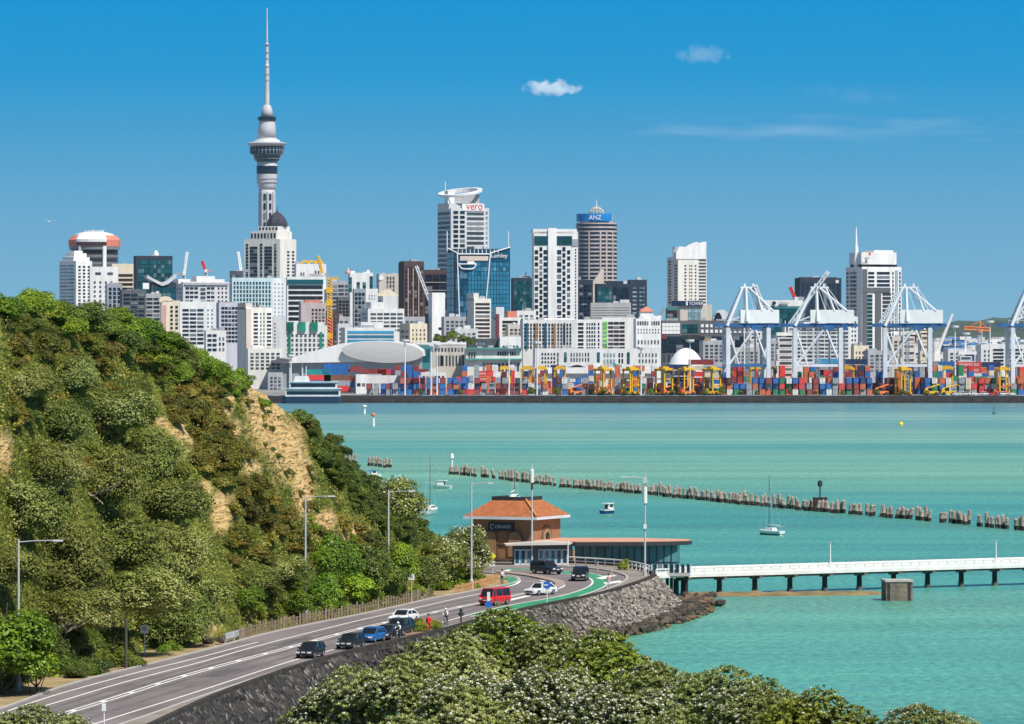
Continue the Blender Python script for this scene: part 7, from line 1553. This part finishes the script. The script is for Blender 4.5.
yacht(514, 503, 8.0, 469, R(80), "white yacht half hidden behind the orange tiled roof")
def launch(px, py, L, rz, label, hm, top):
    q = G(px, py, 0); e = thing("motor_boat", label, "motor boat", q, rz, "moored motor boats"); hull(e, L, L*.36, L*.15, hm)
    hull(e, L*1.02, L*.375, L*.05, GEL, "gunwale", .99).location = (0, 0, L*.11)
    MB().box((L*.05, 0, L*.28), (L*.36, L*.26, L*.2), tap=.85).build("cabin", GEL, e); MB().box((-L*.02, 0, L*.40), (L*.5, L*.29, L*.035)).build("roof", top, e)
    MB().box((L*.05, -L*.125, L*.30), (L*.22, .1, L*.09)).build("window", GL('gblack'), e); MB().box((L*.225, 0, L*.3), (.1, L*.18, L*.09)).build("windscreen", GL('gblack'), e); MB().box((-L*.135, 0, L*.27), (.1, L*.12, L*.16)).build("doorway", GL('gblack'), e)
    m = MB(); m.path([(L*.2, -L*.14, L*.2), (L*.42, -L*.06, L*.24), (L*.42, L*.06, L*.24), (L*.2, L*.14, L*.2)], [.03]*4, 4); m.build("bow_rail", STEELM, e); return e
launch(608, 513.5, 4.6, R(60), "small launch with a dark blue hull and white cabin, moored right of the tiled roof", NVH, GEL)
launch(442, 488.5, 4.2, R(160), "small white motor boat moored right of the end on yacht", GEL, GEL)
launch(373, 477, 3.8, R(15), "white motor boat with a blue top half hidden behind the headland edge", GEL, BLUEP)

# =============================================================== STREET FURNITURE
GALV = mat("grey painted steel", (.46, .48, .50), .5, .08, .8)
def lamp(px, pyt, pyb, arm, label, Y=None, h2=None):
    q = G(px, pyb, ZR); h = (pyb-pyt)*q.y/F; e = thing("street_lamp", label, "street lamp", q, 0, "street lamps along the coast road")
    MB().tube((0, 0, -.2), (0, 0, h), .13, .085).build("pole", GALV, e); MB().lathe([(.22, -.1), (.22, .9), (.13, 1.1)], 10).build("base", GALV, e)
    if arm:
        MB().path([(0, 0, h-.25), (arm*.5, -.3, h-.12), (arm, -.6, h-.1)], [.05, .045, .04], 6).build("arm", GALV, e); MB().box((arm*1.08, -.62, h-.1), (abs(arm)*.22+.15, .28, .14)).build("lamp_head", W('lightgrey'), e)
    return e, h
lamp(18.5, 539, 690, 3.0, "tall grey street lamp at the far left, rising from the dry verge"); lamp(305.5, 495, 622, 2.4, "tall grey street lamp behind the timber fence, second from the left"); lamp(388.5, 490, 604, 2.3, "tall grey street lamp before the headland spur, third from the left"); lamp(471.5, 482, 588.5, 2.0, "tall grey street lamp with the brown name sign, fourth from the left")
e, h = lamp(645, 476, 577, -2.3, "street lamp at the bend of the sea wall carrying a fat white antenna"); MB().lathe([(.12, h-1.4), (.26, h-1.3), (.26, h-3.2), (.12, h-3.3)], 12).build("antenna", W('bright'), e); MB().box((0, -.15, h*.5), (.35, .3, .5)).build("control_box", W('bright'), e); MB().tube((0, 0, h), (0, 0, h+.9), .05).box((0, 0, h-.5), (.5, .4, .7)).build("top_bracket", GALV, e)
q = G(532, 566, ZR); h = (566-464)*q.y/F; e = thing("antenna_pole", "tall slim pole with white antennas standing in front of the brick building", "pole", q); MB().tube((0, 0, 0), (0, 0, h*.75), .13, .1).build("pole", GALV, e); MB().tube((0, 0, h*.75), (0, 0, h*.82), .14).build("collar", DKM, e); MB().lathe([(.1, h*.81), (.24, h*.82), (.24, h*.94), (.08, h*.95)], 10).build("antenna", W('bright'), e); MB().tube((0, 0, h*.94), (0, 0, h), .05, .03).build("whip", W('bright'), e)
def sign(px, pyb, pyt, w, hgt, col, label, cat="sign", shape='box', name="road_sign", post=None, z=ZR, group=None):
    q = G(px, pyb, z); h = (pyb-pyt)*q.y/F; e = thing(name, label, cat, q, 0, group); MB().tube((0, .06, -.1), (0, .06, h), .05, n=6).build("post", post or GALV, e)
    if shape == 'box': MB().box((0, -.02, h-hgt/2), (w, .05, hgt)).build("panel", col, e)
    elif shape == 'diamond': MB().slab([(0, h-hgt), (w/2, h-hgt/2), (0, h), (-w/2, h-hgt/2)], -.05, 0).build("panel", col, e)
    else: MB().tube((0, -.06, h-hgt/2), (0, .0, h-hgt/2), hgt/2, n=20).build("panel", col, e)
    return e, h, q
YS = mat("yellow sign sheet", (.85, .68, .02), .5); WS = mat("white sign sheet", (.74, .74, .72), .5); BS = mat("blue sign sheet", (.02, .12, .50), .5)
e, h, q = sign(144.5, 655, 625, .75, .75, WS, "white square sign on a white post on the dry bank under the trees", post=W('bright')); MB().box((0, -.06, h-.33), (.34, .02, .34)).build("symbol", W('grey'), e)
e, h, q = sign(411.5, 603, 574, .62, .62, WS, "white square sign on a post behind the timber fence", post=W('stone')); MB().box((0, -.06, h-.3), (.3, .02, .28)).build("symbol", W('steel'), e)
e, h, q = sign(492.5, 580, 552.5, .88, .88, YS, "yellow diamond warning sign above a white plate at the tip of the headland", shape='diamond'); MB().box((-.02, -.04, h-1.3), (.6, .05, .62)).build("plate", WS, e); MB().box((-.02, -.08, h-1.3), (.3, .02, .3)).build("symbol", W('stone'), e)
q = G(470.5, 588, ZR); e = thing("name_sign", "brown road name sign fixed low on the fourth street lamp", "sign", q+Vector((0, -.22, 2.6))); MB().box((-.1, 0, 0), (1.15, .06, .36)).build("panel", mat("brown sign sheet", (.13, .055, .04), .6), e); MB().box((-.1, -.04, 0), (.8, .02, .1)).build("lettering", W('stone'), e)
e, h, q = sign(547, 604.5, 581, .85, .85, BS, "round blue and white keep left sign in front of the white hatchback", shape='disc', post=W('bright')); MB().box((-.12, -.09, h-.42), (.42, .03, .12), rz=0).build("arrow", WS, e); MB().box((-.5, -.05, h-.45), (.22, .05, .8)).build("edge_plate", WS, e)
e, h, q = sign(488.6, 617, 592, .3, .95, WS, "white and blue sign on a post in front of the red van", shape='box', post=W('bright')); MB().tube((0, -.07, h-1.25), (0, -.02, h-1.25), .36, n=16).build("blue_disc", BS, e)
e, h, q = sign(104, 726, 703.5, .3, .55, WS, "small white marker post by the road at the bottom left", name="marker_post", cat="marker post", post=W('bright'), z=ZR+.1)
q = G(208.5, 640, ZR); e = thing("timber_pole", "short bare timber pole beside the clay bank at the roadside", "pole", q); MB().tube((0, 0, -.3), (0, 0, 2.9), .13, .11).build("shaft", mat("grey pole timber", (.30, .25, .19), .9, .2, 2), e)
q = G(126, 668, ZR); e = thing("timber_pole", "dark timber pole standing in the shade of the roadside trees", "pole", q); MB().tube((0, 0, -.3), (0, 0, 4.2), .15, .12).build("shaft", mat("dark pole timber", (.07, .06, .05), .9, .2, 2), e)
q = G(461, 624, ZR); e = thing("bollard_light", "short dark lantern post on the sea wall path, right of the cyclist", "lamp post", q); MB().tube((0, 0, 0), (0, 0, .95), .09).build("post", DKM, e); MB().lathe([(.1, .8), (.28, .88), (.28, 1.1), (.14, 1.18), (.17, 1.45), (.05, 1.6)], 10).build("lantern", DKM, e)
q = G(568, 567, ZR); e = thing("flag_pole", "short white pole beside the entrance porch", "pole", q); MB().tube((0, 0, 0), (0, 0, 3.2), .07).build("shaft", W('bright'), e); MB().lathe([(.02, 3.15), (.1, 3.22), (.02, 3.3)], 8).build("finial", W('bright'), e)
for px, py, lb in ((520, 0, ""),): pass
for i, (px, pyb) in enumerate(((612, 577), (628.5, 574), (598, 571))):
    q = G(px, pyb, ZR+.1); e = thing("timber_bollard", f"slim pale timber bollard on the inside of the bend, {ordinal(sorted([612,628.5,598]).index(px)+1)} from the left", "bollard", q, 0, "timber bollards at the bend"); MB().box((0, 0, .6), (.14, .14, 1.2), tap=.9).build("shaft", mat("pale bollard timber", (.42, .34, .25), .9), e)
q = G(625, 570, ZR+.1); o = link("round_shrub", CR['yellow'][0], None, q+Vector((0, .5, .35))); o.scale = (1.1, 1.1, 1.2); tag(o, "round yellow green shrub on the inside of the sea wall bend", "bush")
# fence posts along the inland edge
FP = mat("fence timber", (.25, .195, .14), .9, .22, 1.5)
fpx = [(245, 640), (258.6, 635), (290, 628), (320, 622), (359, 614.5), (411, 603), (437.5, 596.5)]
fl = resample([G(*q, ZR) for q in fpx], 72)
e = thing("timber_fence", "long grey timber post fence along the inland side of the road", "fence", fl[0]); v0 = fl[0]
for i, q in enumerate(fl):
    w_ = rng.uniform(.13, .22); h = rng.uniform(.95, 1.35); MB().box(tuple(q-v0+Vector((-.5, .5, h/2-.1))), (w_, .14, h), rz=rng.uniform(-.3, .3)).build("post", FP, e)
m = MB(); m.path([tuple(q-v0+Vector((-.5, .62, .80))) for q in fl[::3]], [.025]*24, 4); m.path([tuple(q-v0+Vector((-.5, .62, .45))) for q in fl[::3]], [.025]*24, 4); m.build("rail", FP, e)
fl = resample([G(*q, ZR) for q in ((458, 592.5), (470, 590), (482, 587), (492, 584), (500, 581))], 30); v0 = fl[0]; PFM = mat("orange new timber", (.50, .28, .12), .9, .18, 2)
e = thing("timber_fence", "short low fence of new orange timber posts at the headland tip", "fence", v0)
for q in fl: MB().box(tuple(q-v0+Vector((-.3, .3, .4))), (.15, .15, rng.uniform(.75, 1.0))).build("post", PFM, e)
m = MB(); m.path([tuple(q-v0+Vector((-.3, .38, .55))) for q in fl], [.05]*30, 4); m.build("rail", PFM, e)
fl = resample([G(*q, ZR) for q in ((222, 645), (230, 642.5), (246, 638))], 12); v0 = fl[0]
e = thing("metal_barrier", "short grey metal guard barrier left of the timber fence", "barrier", v0)
m = MB(); m.rings([[(p.x-v0.x-.3, p.y-v0.y+.4+o_, z) for o_, z in ((0, .25), (-.06, .4), (.02, .55), (-.06, .7), (0, .88), (.06, .88), (.06, .25))] for p in fl[3:]]); m.build("beam", GALV, e)
for q in fl[3::4]: MB().box(tuple(q-v0+Vector((-.3, .55, .4))), (.16, .16, .9)).build("post", W('steel'), e)
mb = MB(); rr_ = random.Random(8)
for i in range(9): rock_(mb, (rr_.uniform(-.9, .9), rr_.uniform(-.5, .5), rr_.uniform(.1, .5)), rr_.uniform(.3, .6), rr_.choice([0, 1]))
o = mb.build("rock_pile", rockm, None, G(217, 644, ZR)+Vector((-.3, .3, 0))); tag(o, "heap of dark boulders at the left end of the metal barrier", "rocks")
# planted island by the person in red
pb = smooth_path([G(*q, ZR) for q in ((405, 637), (409, 629), (420, 622), (436, 621), (444, 626), (436, 632), (420, 637))])
o = MB().prism([(q.x, q.y) for q in pb], ZR, ZR+.24).build("planter_bed", mat("planter soil", (.24, .15, .09), .95, .3, 1)); tag(o, "planted roadside bed beside the person in red", "planter")
for i, (px, py, r, k) in enumerate(((411, 630, .62, 'yellow'), (415, 632, .7, 'green'), (421, 627, .55, 'yellow'), (432, 628, .6, 'yellow'), (437, 630, .5, 'green'), (424, 632, .5, 'green'), (418, 625, .5, 'olive'))):
    q = G(px, py, ZR+.2); o = link("flax_plant", CR[k][i % 2], None, q+Vector((0, 0, .22))); o.scale = (r*1.2, r*1.2, r*1.3); tag(o, f"tufty plant in the roadside bed, {ordinal(sorted([411,415,421,432,437,424,418]).index(px)+1)} from the left", "plant", "tufty plants in the roadside bed")

# =============================================================== CARS
TYRE = mat("tyre rubber", (.02, .02, .02), .9); RIM = mat("alloy rim", (.45, .46, .48), .3, .05, 2, metal=.7); CG = mat("car glass", (.012, .016, .020), .06, .2, 1); LAMPM = mat("headlight lens", (.75, .76, .78), .1, .05, 2); PLATE = mat("number plate", (.70, .70, .68), .5, .05, 2); BLK = mat("black trim", (.015, .015, .016), .5)
def paint(name, c): return mat("car paint "+name, c, .25, .04, .5, spec=.6)
def car(label, px, py, rz, col, kind='hatch', z=ZR, roofm=None):
    q = G(px, py, z); e = thing({'hatch': 'hatchback_car', 'suv': 'suv_car', 'van': 'van', 'sedan': 'sedan_car'}[kind], label, {'van': 'van'}.get(kind, 'car'), q, rz, "vehicles on the coast road")
    P_ = col; D = {'hatch': (4.1, 1.74, 1.48, .30, .92), 'sedan': (4.6, 1.78, 1.42, .28, .90), 'suv': (4.7, 1.88, 1.74, .36, 1.08), 'van': (4.8, 1.80, 1.98, .34, 1.05)}[kind]
    L, Wd, H, zb, belt = D; hw = Wd/2
    # lower body sections along y (front at -y)
    ST = {'hatch': [(-.5, .62, .82), (-.46, .74, .95), (-.25, .86, 1), (-.1, .92, 1), (.3, .95, 1), (.46, .93, .96), (.5, .80, .88)],
          'sedan': [(-.5, .60, .82), (-.46, .72, .95), (-.22, .84, 1), (-.1, .90, 1), (.25, .93, 1), (.46, .93, .95), (.5, .78, .86)],
          'suv': [(-.5, .78, .86), (-.47, .90, .97), (-.24, 1.0, 1), (-.1, 1.06, 1), (.3, 1.08, 1), (.47, 1.06, .97), (.5, .9, .92)],
          'van': [(-.5, .86, .90), (-.48, .96, .98), (-.4, 1.05, 1), (-.1, 1.06, 1), (.3, 1.06, 1), (.48, 1.05, 1), (.5, .95, .97)]}[kind]
    rg = []
    for f, zt_, w in ST: rg.append([(-hw*w*.96, f*L, zb), (-hw*w, f*L, zb+.22), (-hw*w, f*L, zt_-.12), (-hw*w*.90, f*L, zt_), (hw*w*.90, f*L, zt_), (hw*w, f*L, zt_-.12), (hw*w, f*L, zb+.22), (hw*w*.96, f*L, zb)])
    bd = MB().rings(rg).build("body", P_, e, smooth=False)
    CB = {'hatch': [(-.24, -.07, .40, .48)], 'sedan': [(-.20, -.05, .24, .40)], 'suv': [(-.22, -.10, .43, .49)], 'van': [(-.44, -.32, .47, .495)]}[kind][0]
    y0, y1, y2, y3 = [c*L for c in CB]; zt_ = H; wb = hw*.93; wt = hw*.80
    zl = belt-.02; zf = {'van': 1.02, 'suv': .98}.get(kind, .84)
    bot = [(-wb*.95, y0, zf), (wb*.95, y0, zf), (wb, y3, zl), (-wb, y3, zl)]; top = [(-wt, y1, zt_-.06), (wt, y1, zt_-.06), (wt*.97, y2, zt_-.06), (-wt*.97, y2, zt_-.06)]
    MB().add(bot+top, [(3, 2, 1, 0), (4, 5, 6, 7), (0, 1, 5, 4), (1, 2, 6, 5), (2, 3, 7, 6), (3, 0, 4, 7)]).build("windows", CG, e)
    rf_ = MB().rings([[(-wt*k_*1.02, y, zz) for k_, zz in ((1, zt_-.10), (.9, zt_), (-.9, zt_), (-1, zt_-.10))] for y in (y1-.02, (y1+y2)/2, y2+.03)], closed=True); rf_.build("roof", roofm or P_, e)
    m = MB()
    for s_ in (-1, 1):
        m.path([(s_*wb*.95, y0, zf), (s_*wt, y1, zt_-.06)], [.05, .04], 5); m.path([(s_*wb, y3, zl), (s_*wt*.97, y2, zt_-.06)], [.09, .06], 5); m.path([(s_*wb*1.0, (y1+y2)*.5, zl-.02), (s_*wt*1.0, (y1+y2)*.5, zt_-.06)], [.05, .04], 5)
        if kind == 'van': m.path([(s_*wb*1.0, y1+.3, zl), (s_*wt, y1+.35, zt_-.06)], [.07, .05], 5)
    m.build("pillars", P_, e)
    r_ = .33 if kind in ('hatch', 'sedan') else .37
    for y in (-.31*L, .30*L):
        for s_ in (-1, 1):
            wl = MB().tube((s_*(hw-.20), y, r_), (s_*(hw+.01), y, r_), r_, n=18).build("wheel", TYRE, e); MB().tube((s_*(hw-.02), y, r_), (s_*(hw+.03), y, r_), r_*.62, n=12).build("rim", RIM, wl)
    zh = ST[1][1]-.14
    for s_ in (-1, 1):
        MB().box((s_*hw*.66, -L*.488, zh), (.36, .18, .16)).build("headlight", LAMPM, e); MB().box((s_*hw*.74, L*.49, zh+.12), (.24, .12, .2)).build("tail_light", mat("tail light", (.45, .02, .02), .3), e)
        MB().box((s_*(hw+.08), y0+.25, belt+.05), (.2, .12, .14)).build("mirror", P_, e)
    MB().box((0, -L*.497, zh-.03), (hw*.7, .08, .14)).box((0, -L*.499, zb+.16), (hw*1.3, .08, .16)).build("grille", BLK, e); MB().box((0, -L*.508, zb+.32), (.40, .03, .12)).build("number_plate", PLATE, e)
    if kind == 'suv':
        m = MB(); [m.path([(s_*wt*.8, y1+.2, H+.05), (s_*wt*.8, y2-.1, H+.05)], [.025]*2, 4) for s_ in (-1, 1)]; m.build("roof_rail", BLK, e)
    e.scale = (.93, .93, .93)
    return e
pk = paint("black", (.012, .013, .016)); pdb = paint("dark slate", (.018, .028, .045)); pbl = paint("blue", (.012, .12, .38)); pw_ = paint("white", (.76, .76, .75)); prd = paint("red", (.62, .018, .022)); pgr = paint("graphite", (.03, .032, .036)); psl = paint("silver white", (.66, .67, .68))
car("black hatchback leading the queue of cars, nearest the camera", 310.5, 657.5, R(-17), pk, 'hatch')
car("glossy black hatchback second in the queue, just ahead of the blue one", 350.5, 648.5, R(-19), pk, 'hatch')
car("bright blue hatchback third in the queue of cars", 371.5, 642, R(-19), pbl, 'hatch')
car("black car squeezed right behind the blue hatchback", 387.5, 639.5, R(-18), pgr, 'hatch')
car("dark slate tall car beside the motorcyclist, at the tail of the queue", 399, 635.5, R(-17), pdb, 'suv')
car("white sedan coming round beside the planted bed", 403.5, 622.5, R(-24), pw_, 'sedan')
car("red van behind the white and blue sign post", 494.5, 605, R(-27), prd, 'van')
car("white hatchback behind the round blue keep left sign", 540.5, 594.8, R(-38), psl, 'sedan')
car("dark blue tall car on the far side of the bend, by the porch", 546.5, 574, R(38), pdb, 'suv')
car("black tall car with roof rails rounding the bend, nearest the white railing", 580, 580.5, R(-6), pk, 'suv')
for i, (px, cl_n) in enumerate(((957, 'white'), (966, 'silver white'), (976, 'white'), (985, 'silver white'), (994, 'red'), (1003, 'white'), (1012, 'white'))):
    o = car(f"small parked car on the quay edge at right, {ordinal(i+1)} from the left", 310, 650, 0, MATS["car paint "+cl_n], 'suv' if i % 2 else 'sedan'); o["group"] = "cars parked on the quay edge"
    o.location = ((px-512)*2240.3/F, 2240.3, GZ); o.rotation_euler = (0, 0, R(80+i*9))

# =============================================================== PEOPLE AND BIKES
def person(label, loc, rz, pose, shirt, trousers, skin=(.45, .27, .18), hair=(.04, .03, .02), scale=1.0, helmet=None):
    """continuous skinned figure; pose = dict of joint offsets"""
    J = {'pel': (0, 0, .95), 'ch': (0, -.01, 1.28), 'nk': (0, 0, 1.48), 'hd0': (0, -.01, 1.58), 'hd1': (0, -.02, 1.72)}
    for s_, n_ in ((-1, 'l'), (1, 'r')):
        J.update({'hip'+n_: (s_*.10, 0, .90), 'kn'+n_: (s_*.11, -.02, .50), 'an'+n_: (s_*.11, .02, .09), 'to'+n_: (s_*.12, -.16, .04), 'sh'+n_: (s_*.19, 0, 1.42), 'el'+n_: (s_*.25, .02, 1.13), 'wr'+n_: (s_*.26, -.06, .88), 'ha'+n_: (s_*.26, -.09, .79)})
    J.update(pose)
    names = list(J); E = [('pel', 'ch'), ('ch', 'nk'), ('nk', 'hd0'), ('hd0', 'hd1')]
    for n_ in 'lr': E += [('pel', 'hip'+n_), ('hip'+n_, 'kn'+n_), ('kn'+n_, 'an'+n_), ('an'+n_, 'to'+n_), ('ch', 'sh'+n_), ('sh'+n_, 'el'+n_), ('el'+n_, 'wr'+n_), ('wr'+n_, 'ha'+n_)]
    rad = {'pel': .15, 'ch': .165, 'nk': .06, 'hd0': .085, 'hd1': .095, 'hip': .10, 'kn': .065, 'an': .045, 'to': .04, 'sh': .07, 'el': .048, 'wr': .034, 'ha': .042}
    me = bpy.data.meshes.new("person"); me.from_pydata([J[k] for k in names], [(names.index(a), names.index(b)) for a, b in E], [])
    o = bpy.data.objects.new("person", me); COL.objects.link(o); md = o.modifiers.new("s", 'SKIN'); sv = me.skin_vertices[0].data if me.skin_vertices else None
    if sv is None:
        bm = bmesh.new(); bm.from_mesh(me); bm.verts.layers.skin.verify(); bm.to_mesh(me); bm.free(); sv = me.skin_vertices[0].data
    for i, k in enumerate(names):
        r = rad.get(k, rad.get(k[:-1], .05)); sv[i].radius = (r, r*.8 if k in ('pel', 'ch') else r); sv[i].use_root = (k == 'pel')
    o.modifiers.new("d", 'SUBSURF').levels = 1; bpy.context.view_layer.update()
    dg = bpy.context.evaluated_depsgraph_get(); m2 = bpy.data.meshes.new_from_object(o.evaluated_get(dg)); bpy.data.objects.remove(o)
    sk = mat("skin", skin, .6, .05, 4); m2.materials.clear(); [m2.materials.append(x) for x in (shirt, trousers, sk, BLK)]
    jn = {k: Vector(v) for k, v in J.items()}
    zone = {'pel': 1, 'ch': 0, 'nk': 0, 'hd0': 2, 'hd1': 2, 'hip': 1, 'kn': 1, 'an': 1, 'to': 3, 'sh': 0, 'el': 0, 'wr': 2, 'ha': 2}
    for p in m2.polygons:
        c = Vector(p.center); k = min(jn, key=lambda q_: (jn[q_]-c).length); p.material_index = zone.get(k, zone.get(k[:-1], 0)); p.use_smooth = True
    e = link("person", m2, None, loc, rz); e.scale = (scale,)*3; tag(e, label, "person")
    hd = jn['hd1']
    hm = MB().lathe([(.02, .13), (.085, .10), (.125, .02), (.125, -.03), (.09, -.06)], 12)
    hm.build("helmet" if helmet else "hair", helmet or mat("dark hair", hair, .8), e, (hd.x, hd.y+.012, hd.z+.015), smooth=True)
    MB().box((hd.x, hd.y-.108, hd.z-.05), (.03, .04, .05)).build("nose", sk, e)
    return e
redc = mat("red cloth", (.72, .012, .015), .8); whc = mat("white cloth", (.72, .71, .70), .8); pkc = mat("pink cloth", (.75, .34, .34), .8); dkc = mat("dark cloth", (.025, .028, .04), .8); gyc = mat("grey cloth", (.22, .22, .24), .8)
walk = {'knl': (-.11, -.16, .52), 'anl': (-.11, -.06, .10), 'tol': (-.12, -.24, .05), 'knr': (.11, .04, .50), 'anr': (.11, .26, .14), 'tor': (.12, .12, .05), 'ell': (-.25, .14, 1.16), 'wrl': (-.25, .08, .92), 'elr': (.25, -.06, 1.15), 'wrr': (.25, -.24, .98), 'har': (.24, -.31, .93)}
person("person all in red walking on the sea wall path beside the planted bed", G(428.5, 632.5, ZR+.15), R(-10), walk, redc, redc, scale=.98)
person("person in a pink top walking on the path outside the green cycle lane", G(608.5, 589.5, ZR+.15), R(-30), walk, pkc, whc, scale=.98)
person("person in white and dark clothes standing by the fence at the headland tip", G(502, 585, ZR), R(-20), {}, whc, dkc)
ride = {'pel': (0, .22, .98), 'ch': (0, .02, 1.28), 'nk': (0, -.10, 1.44), 'hd0': (0, -.16, 1.53), 'hd1': (0, -.19, 1.65)}
for s_, n_ in ((-1, 'l'), (1, 'r')): ride.update({'hip'+n_: (s_*.10, .18, .95), 'kn'+n_: (s_*.14, -.16, .74+.12*s_), 'an'+n_: (s_*.12, .02, .36+.12*s_), 'to'+n_: (s_*.12, -.13, .33+.12*s_), 'sh'+n_: (s_*.18, -.05, 1.38), 'el'+n_: (s_*.24, -.24, 1.20), 'wr'+n_: (s_*.20, -.44, 1.06), 'ha'+n_: (s_*.19, -.50, 1.04)})
q = G(446, 626, ZR+.15); person("cyclist in white on the sea wall path, right of the planted bed", q, R(-14), ride, whc, dkc, helmet=W('bright'))
def bicycle(label, loc, rz):
    e = thing("bicycle", label, "bicycle", loc, rz)
    for y in (-.52, .50):
        m = MB(); pts = [(0, y+.33*math.cos(t), .34+.33*math.sin(t)) for t in np.linspace(0, 2*PI, 21)]; m.path(pts, [.02]*21, 4)
        for t in np.linspace(0, PI, 5)[:-1]: m.tube((0, y+.32*math.cos(t), .34+.32*math.sin(t)), (0, y-.32*math.cos(t), .34-.32*math.sin(t)), .006, n=3)
        m.build("wheel", TYRE, e)
    m = MB(); m.path([(0, .5, .34), (0, .05, .30), (0, -.40, .80), (0, .18, .84), (0, .05, .30)], [.022]*5, 5); m.path([(0, .5, .34), (0, .18, .84)], [.018]*2, 5); m.path([(0, -.52, .34), (0, -.40, .92)], [.02]*2, 5); m.build("frame", W('lightgrey'), e)
    MB().path([(-.22, -.46, 1.0), (-.1, -.40, .96), (.1, -.40, .96), (.22, -.46, 1.0)], [.018]*4, 5).build("handlebar", BLK, e); MB().box((0, .22, .9), (.14, .26, .06)).build("saddle", BLK, e); MB().path([(-.14, -.02, .20), (0, .05, .30), (.14, .1, .40)], [.018]*3, 5).build("pedals", BLK, e)
    return e
bicycle("grey bicycle ridden by the cyclist in white", q, R(-14))
q = G(398.5, 640, ZR); person("motorcyclist in a white top and white helmet, riding beside the dark slate car", q+Vector((0, 0, -.05)), R(-12), ride, whc, dkc, helmet=W('bright'))
e = thing("motorcycle", "dark motorcycle ridden between the queue of cars and the sea wall", "motorcycle", q, R(-12))
for y in (-.68, .62):
    wl = MB(); pts = [(0, y+.27*math.cos(t), .32+.27*math.sin(t)) for t in np.linspace(0, 2*PI, 17)]; wl.path(pts, [.06]*17, 6); w_ = wl.build("wheel", TYRE, e); MB().tube((-.04, y, .32), (.04, y, .32), .2, n=12).build("rim", RIM, w_)
MB().rings([[(-.12*k, y, z0), (.12*k, y, z0), (.12*k, y, z1), (-.12*k, y, z1)] for y, k, z0, z1 in ((-.45, .6, .55, .95), (-.1, 1.3, .38, .98), (.25, 1.2, .4, .84), (.75, .7, .7, .86))]).build("body", BLK, e)
MB().path([(0, -.68, .32), (0, -.42, .98)], [.05]*2, 6).build("fork", STEELM, e); MB().path([(-.32, -.42, 1.05), (0, -.38, 1.0), (.32, -.42, 1.05)], [.025]*3, 5).build("handlebar", BLK, e); MB().lathe([(.02, 0), (.1, .03), (.11, .1)], 10).build("headlight", LAMPM, e, (0, -.56, .86)); MB().box((0, -.55, 1.05), (.3, .05, .3)).build("windshield", CG, e); MB().box((0, .35, .88), (.24, .6, .1)).build("seat", BLK, e)
# gull in the sky
q = P(50, 222, 630); m = MB()
m.rings([[(x*.9, y_, z_) for y_, z_ in ((-r, 0), (0, r*.9), (r, 0), (0, -r))] for x, r in ((-.34, .02), (-.2, .075), (0, .10), (.18, .07), (.28, .05), (.36, .012))])
for s_ in (-1, 1): m.rings([[(x0, s_*y_, z_), (x0+c_, s_*y_, z_), (x0+c_, s_*y_, z_+.012), (x0, s_*y_, z_+.012)] for x0, c_, y_, z_ in ((-.08, .22, .05, .03), (-.02, .2, .34, .20), (-.08, .14, .62, .16), (-.2, .04, .86, .06))])
m.add([(-.34, -.02, 0), (-.52, -.09, .01), (-.52, .09, .01), (-.34, .02, 0)], [(0, 1, 2, 3)])
o = m.build("gull", W('bright'), None, q, R(75)); tag(o, "white gull gliding with raised wings in the sky at left", "bird")
# container handlers on the quay apron
for i, (px, dx, rz) in enumerate(((604, 0, .3), (629, 1, -.4), (668, 0, .6), (688, 0, .2), (712, 1, -.2), (881, 0, .4), (931, 1, .2), (1001, 0, -.3), (575, 0, .5), (948, 1, .1))):
    Y = 2243.0; e = thing("container_handler", f"orange container handler on the quay edge, {ordinal(sorted([604,629,668,688,712,881,931,1001,575,948]).index(px)+1)} from the left", "container handler", ((px-512)*Y/F, Y, GZ), rz, "orange container handlers on the quay edge")
    c_ = ORG if dx == 0 else YEL
    MB().box((0, 0, 1.35), (6.4, 2.6, 1.1)).box((-2.4, 0, 2.2), (1.5, 2.4, 1.0)).build("chassis", c_, e); MB().box((-.3, 0, 2.7), (1.5, 1.5, 1.6)).build("cab", CG, e)
    for x in (-2.1, 2.1):
        for y in (-1.3, 1.3): MB().tube((x, y-.3, .75), (x, y+.3, .75), .75, n=12).build("wheel", TYRE, e)
    MB().path([(-2.4, .9, 2.8), (4.4, .9, 5.0)], [.4, .3], 6).build("boom", c_, e); MB().box((4.5, .3, 4.5), (.6, 4.5, .4)).build("spreader", c_, e)
# =============================================================== AIR
hz = bpy.data.materials.new("sea air"); hz.use_nodes = True; t = hz.node_tree
for n_ in list(t.nodes):
    if n_.type == 'BSDF_PRINCIPLED': t.nodes.remove(n_)
pv = t.nodes.new("ShaderNodeVolumePrincipled"); pv.inputs["Color"].default_value = (.60, .82, 1, 1); pv.inputs["Density"].default_value = 0.8e-5; pv.inputs["Anisotropy"].default_value = 0.0
t.links.new(pv.outputs[0], t.nodes["Material Output"].inputs["Volume"])
HZ0, HZ1 = Vector((-5000, -150, -5)), Vector((5000, 14000, 400))
o = MB().box(tuple((HZ0+HZ1)/2), tuple(HZ1-HZ0)).build("haze", hz); struct(o, 'stuff'); tag(o, "thin pale sea haze over the harbour and city", "haze")
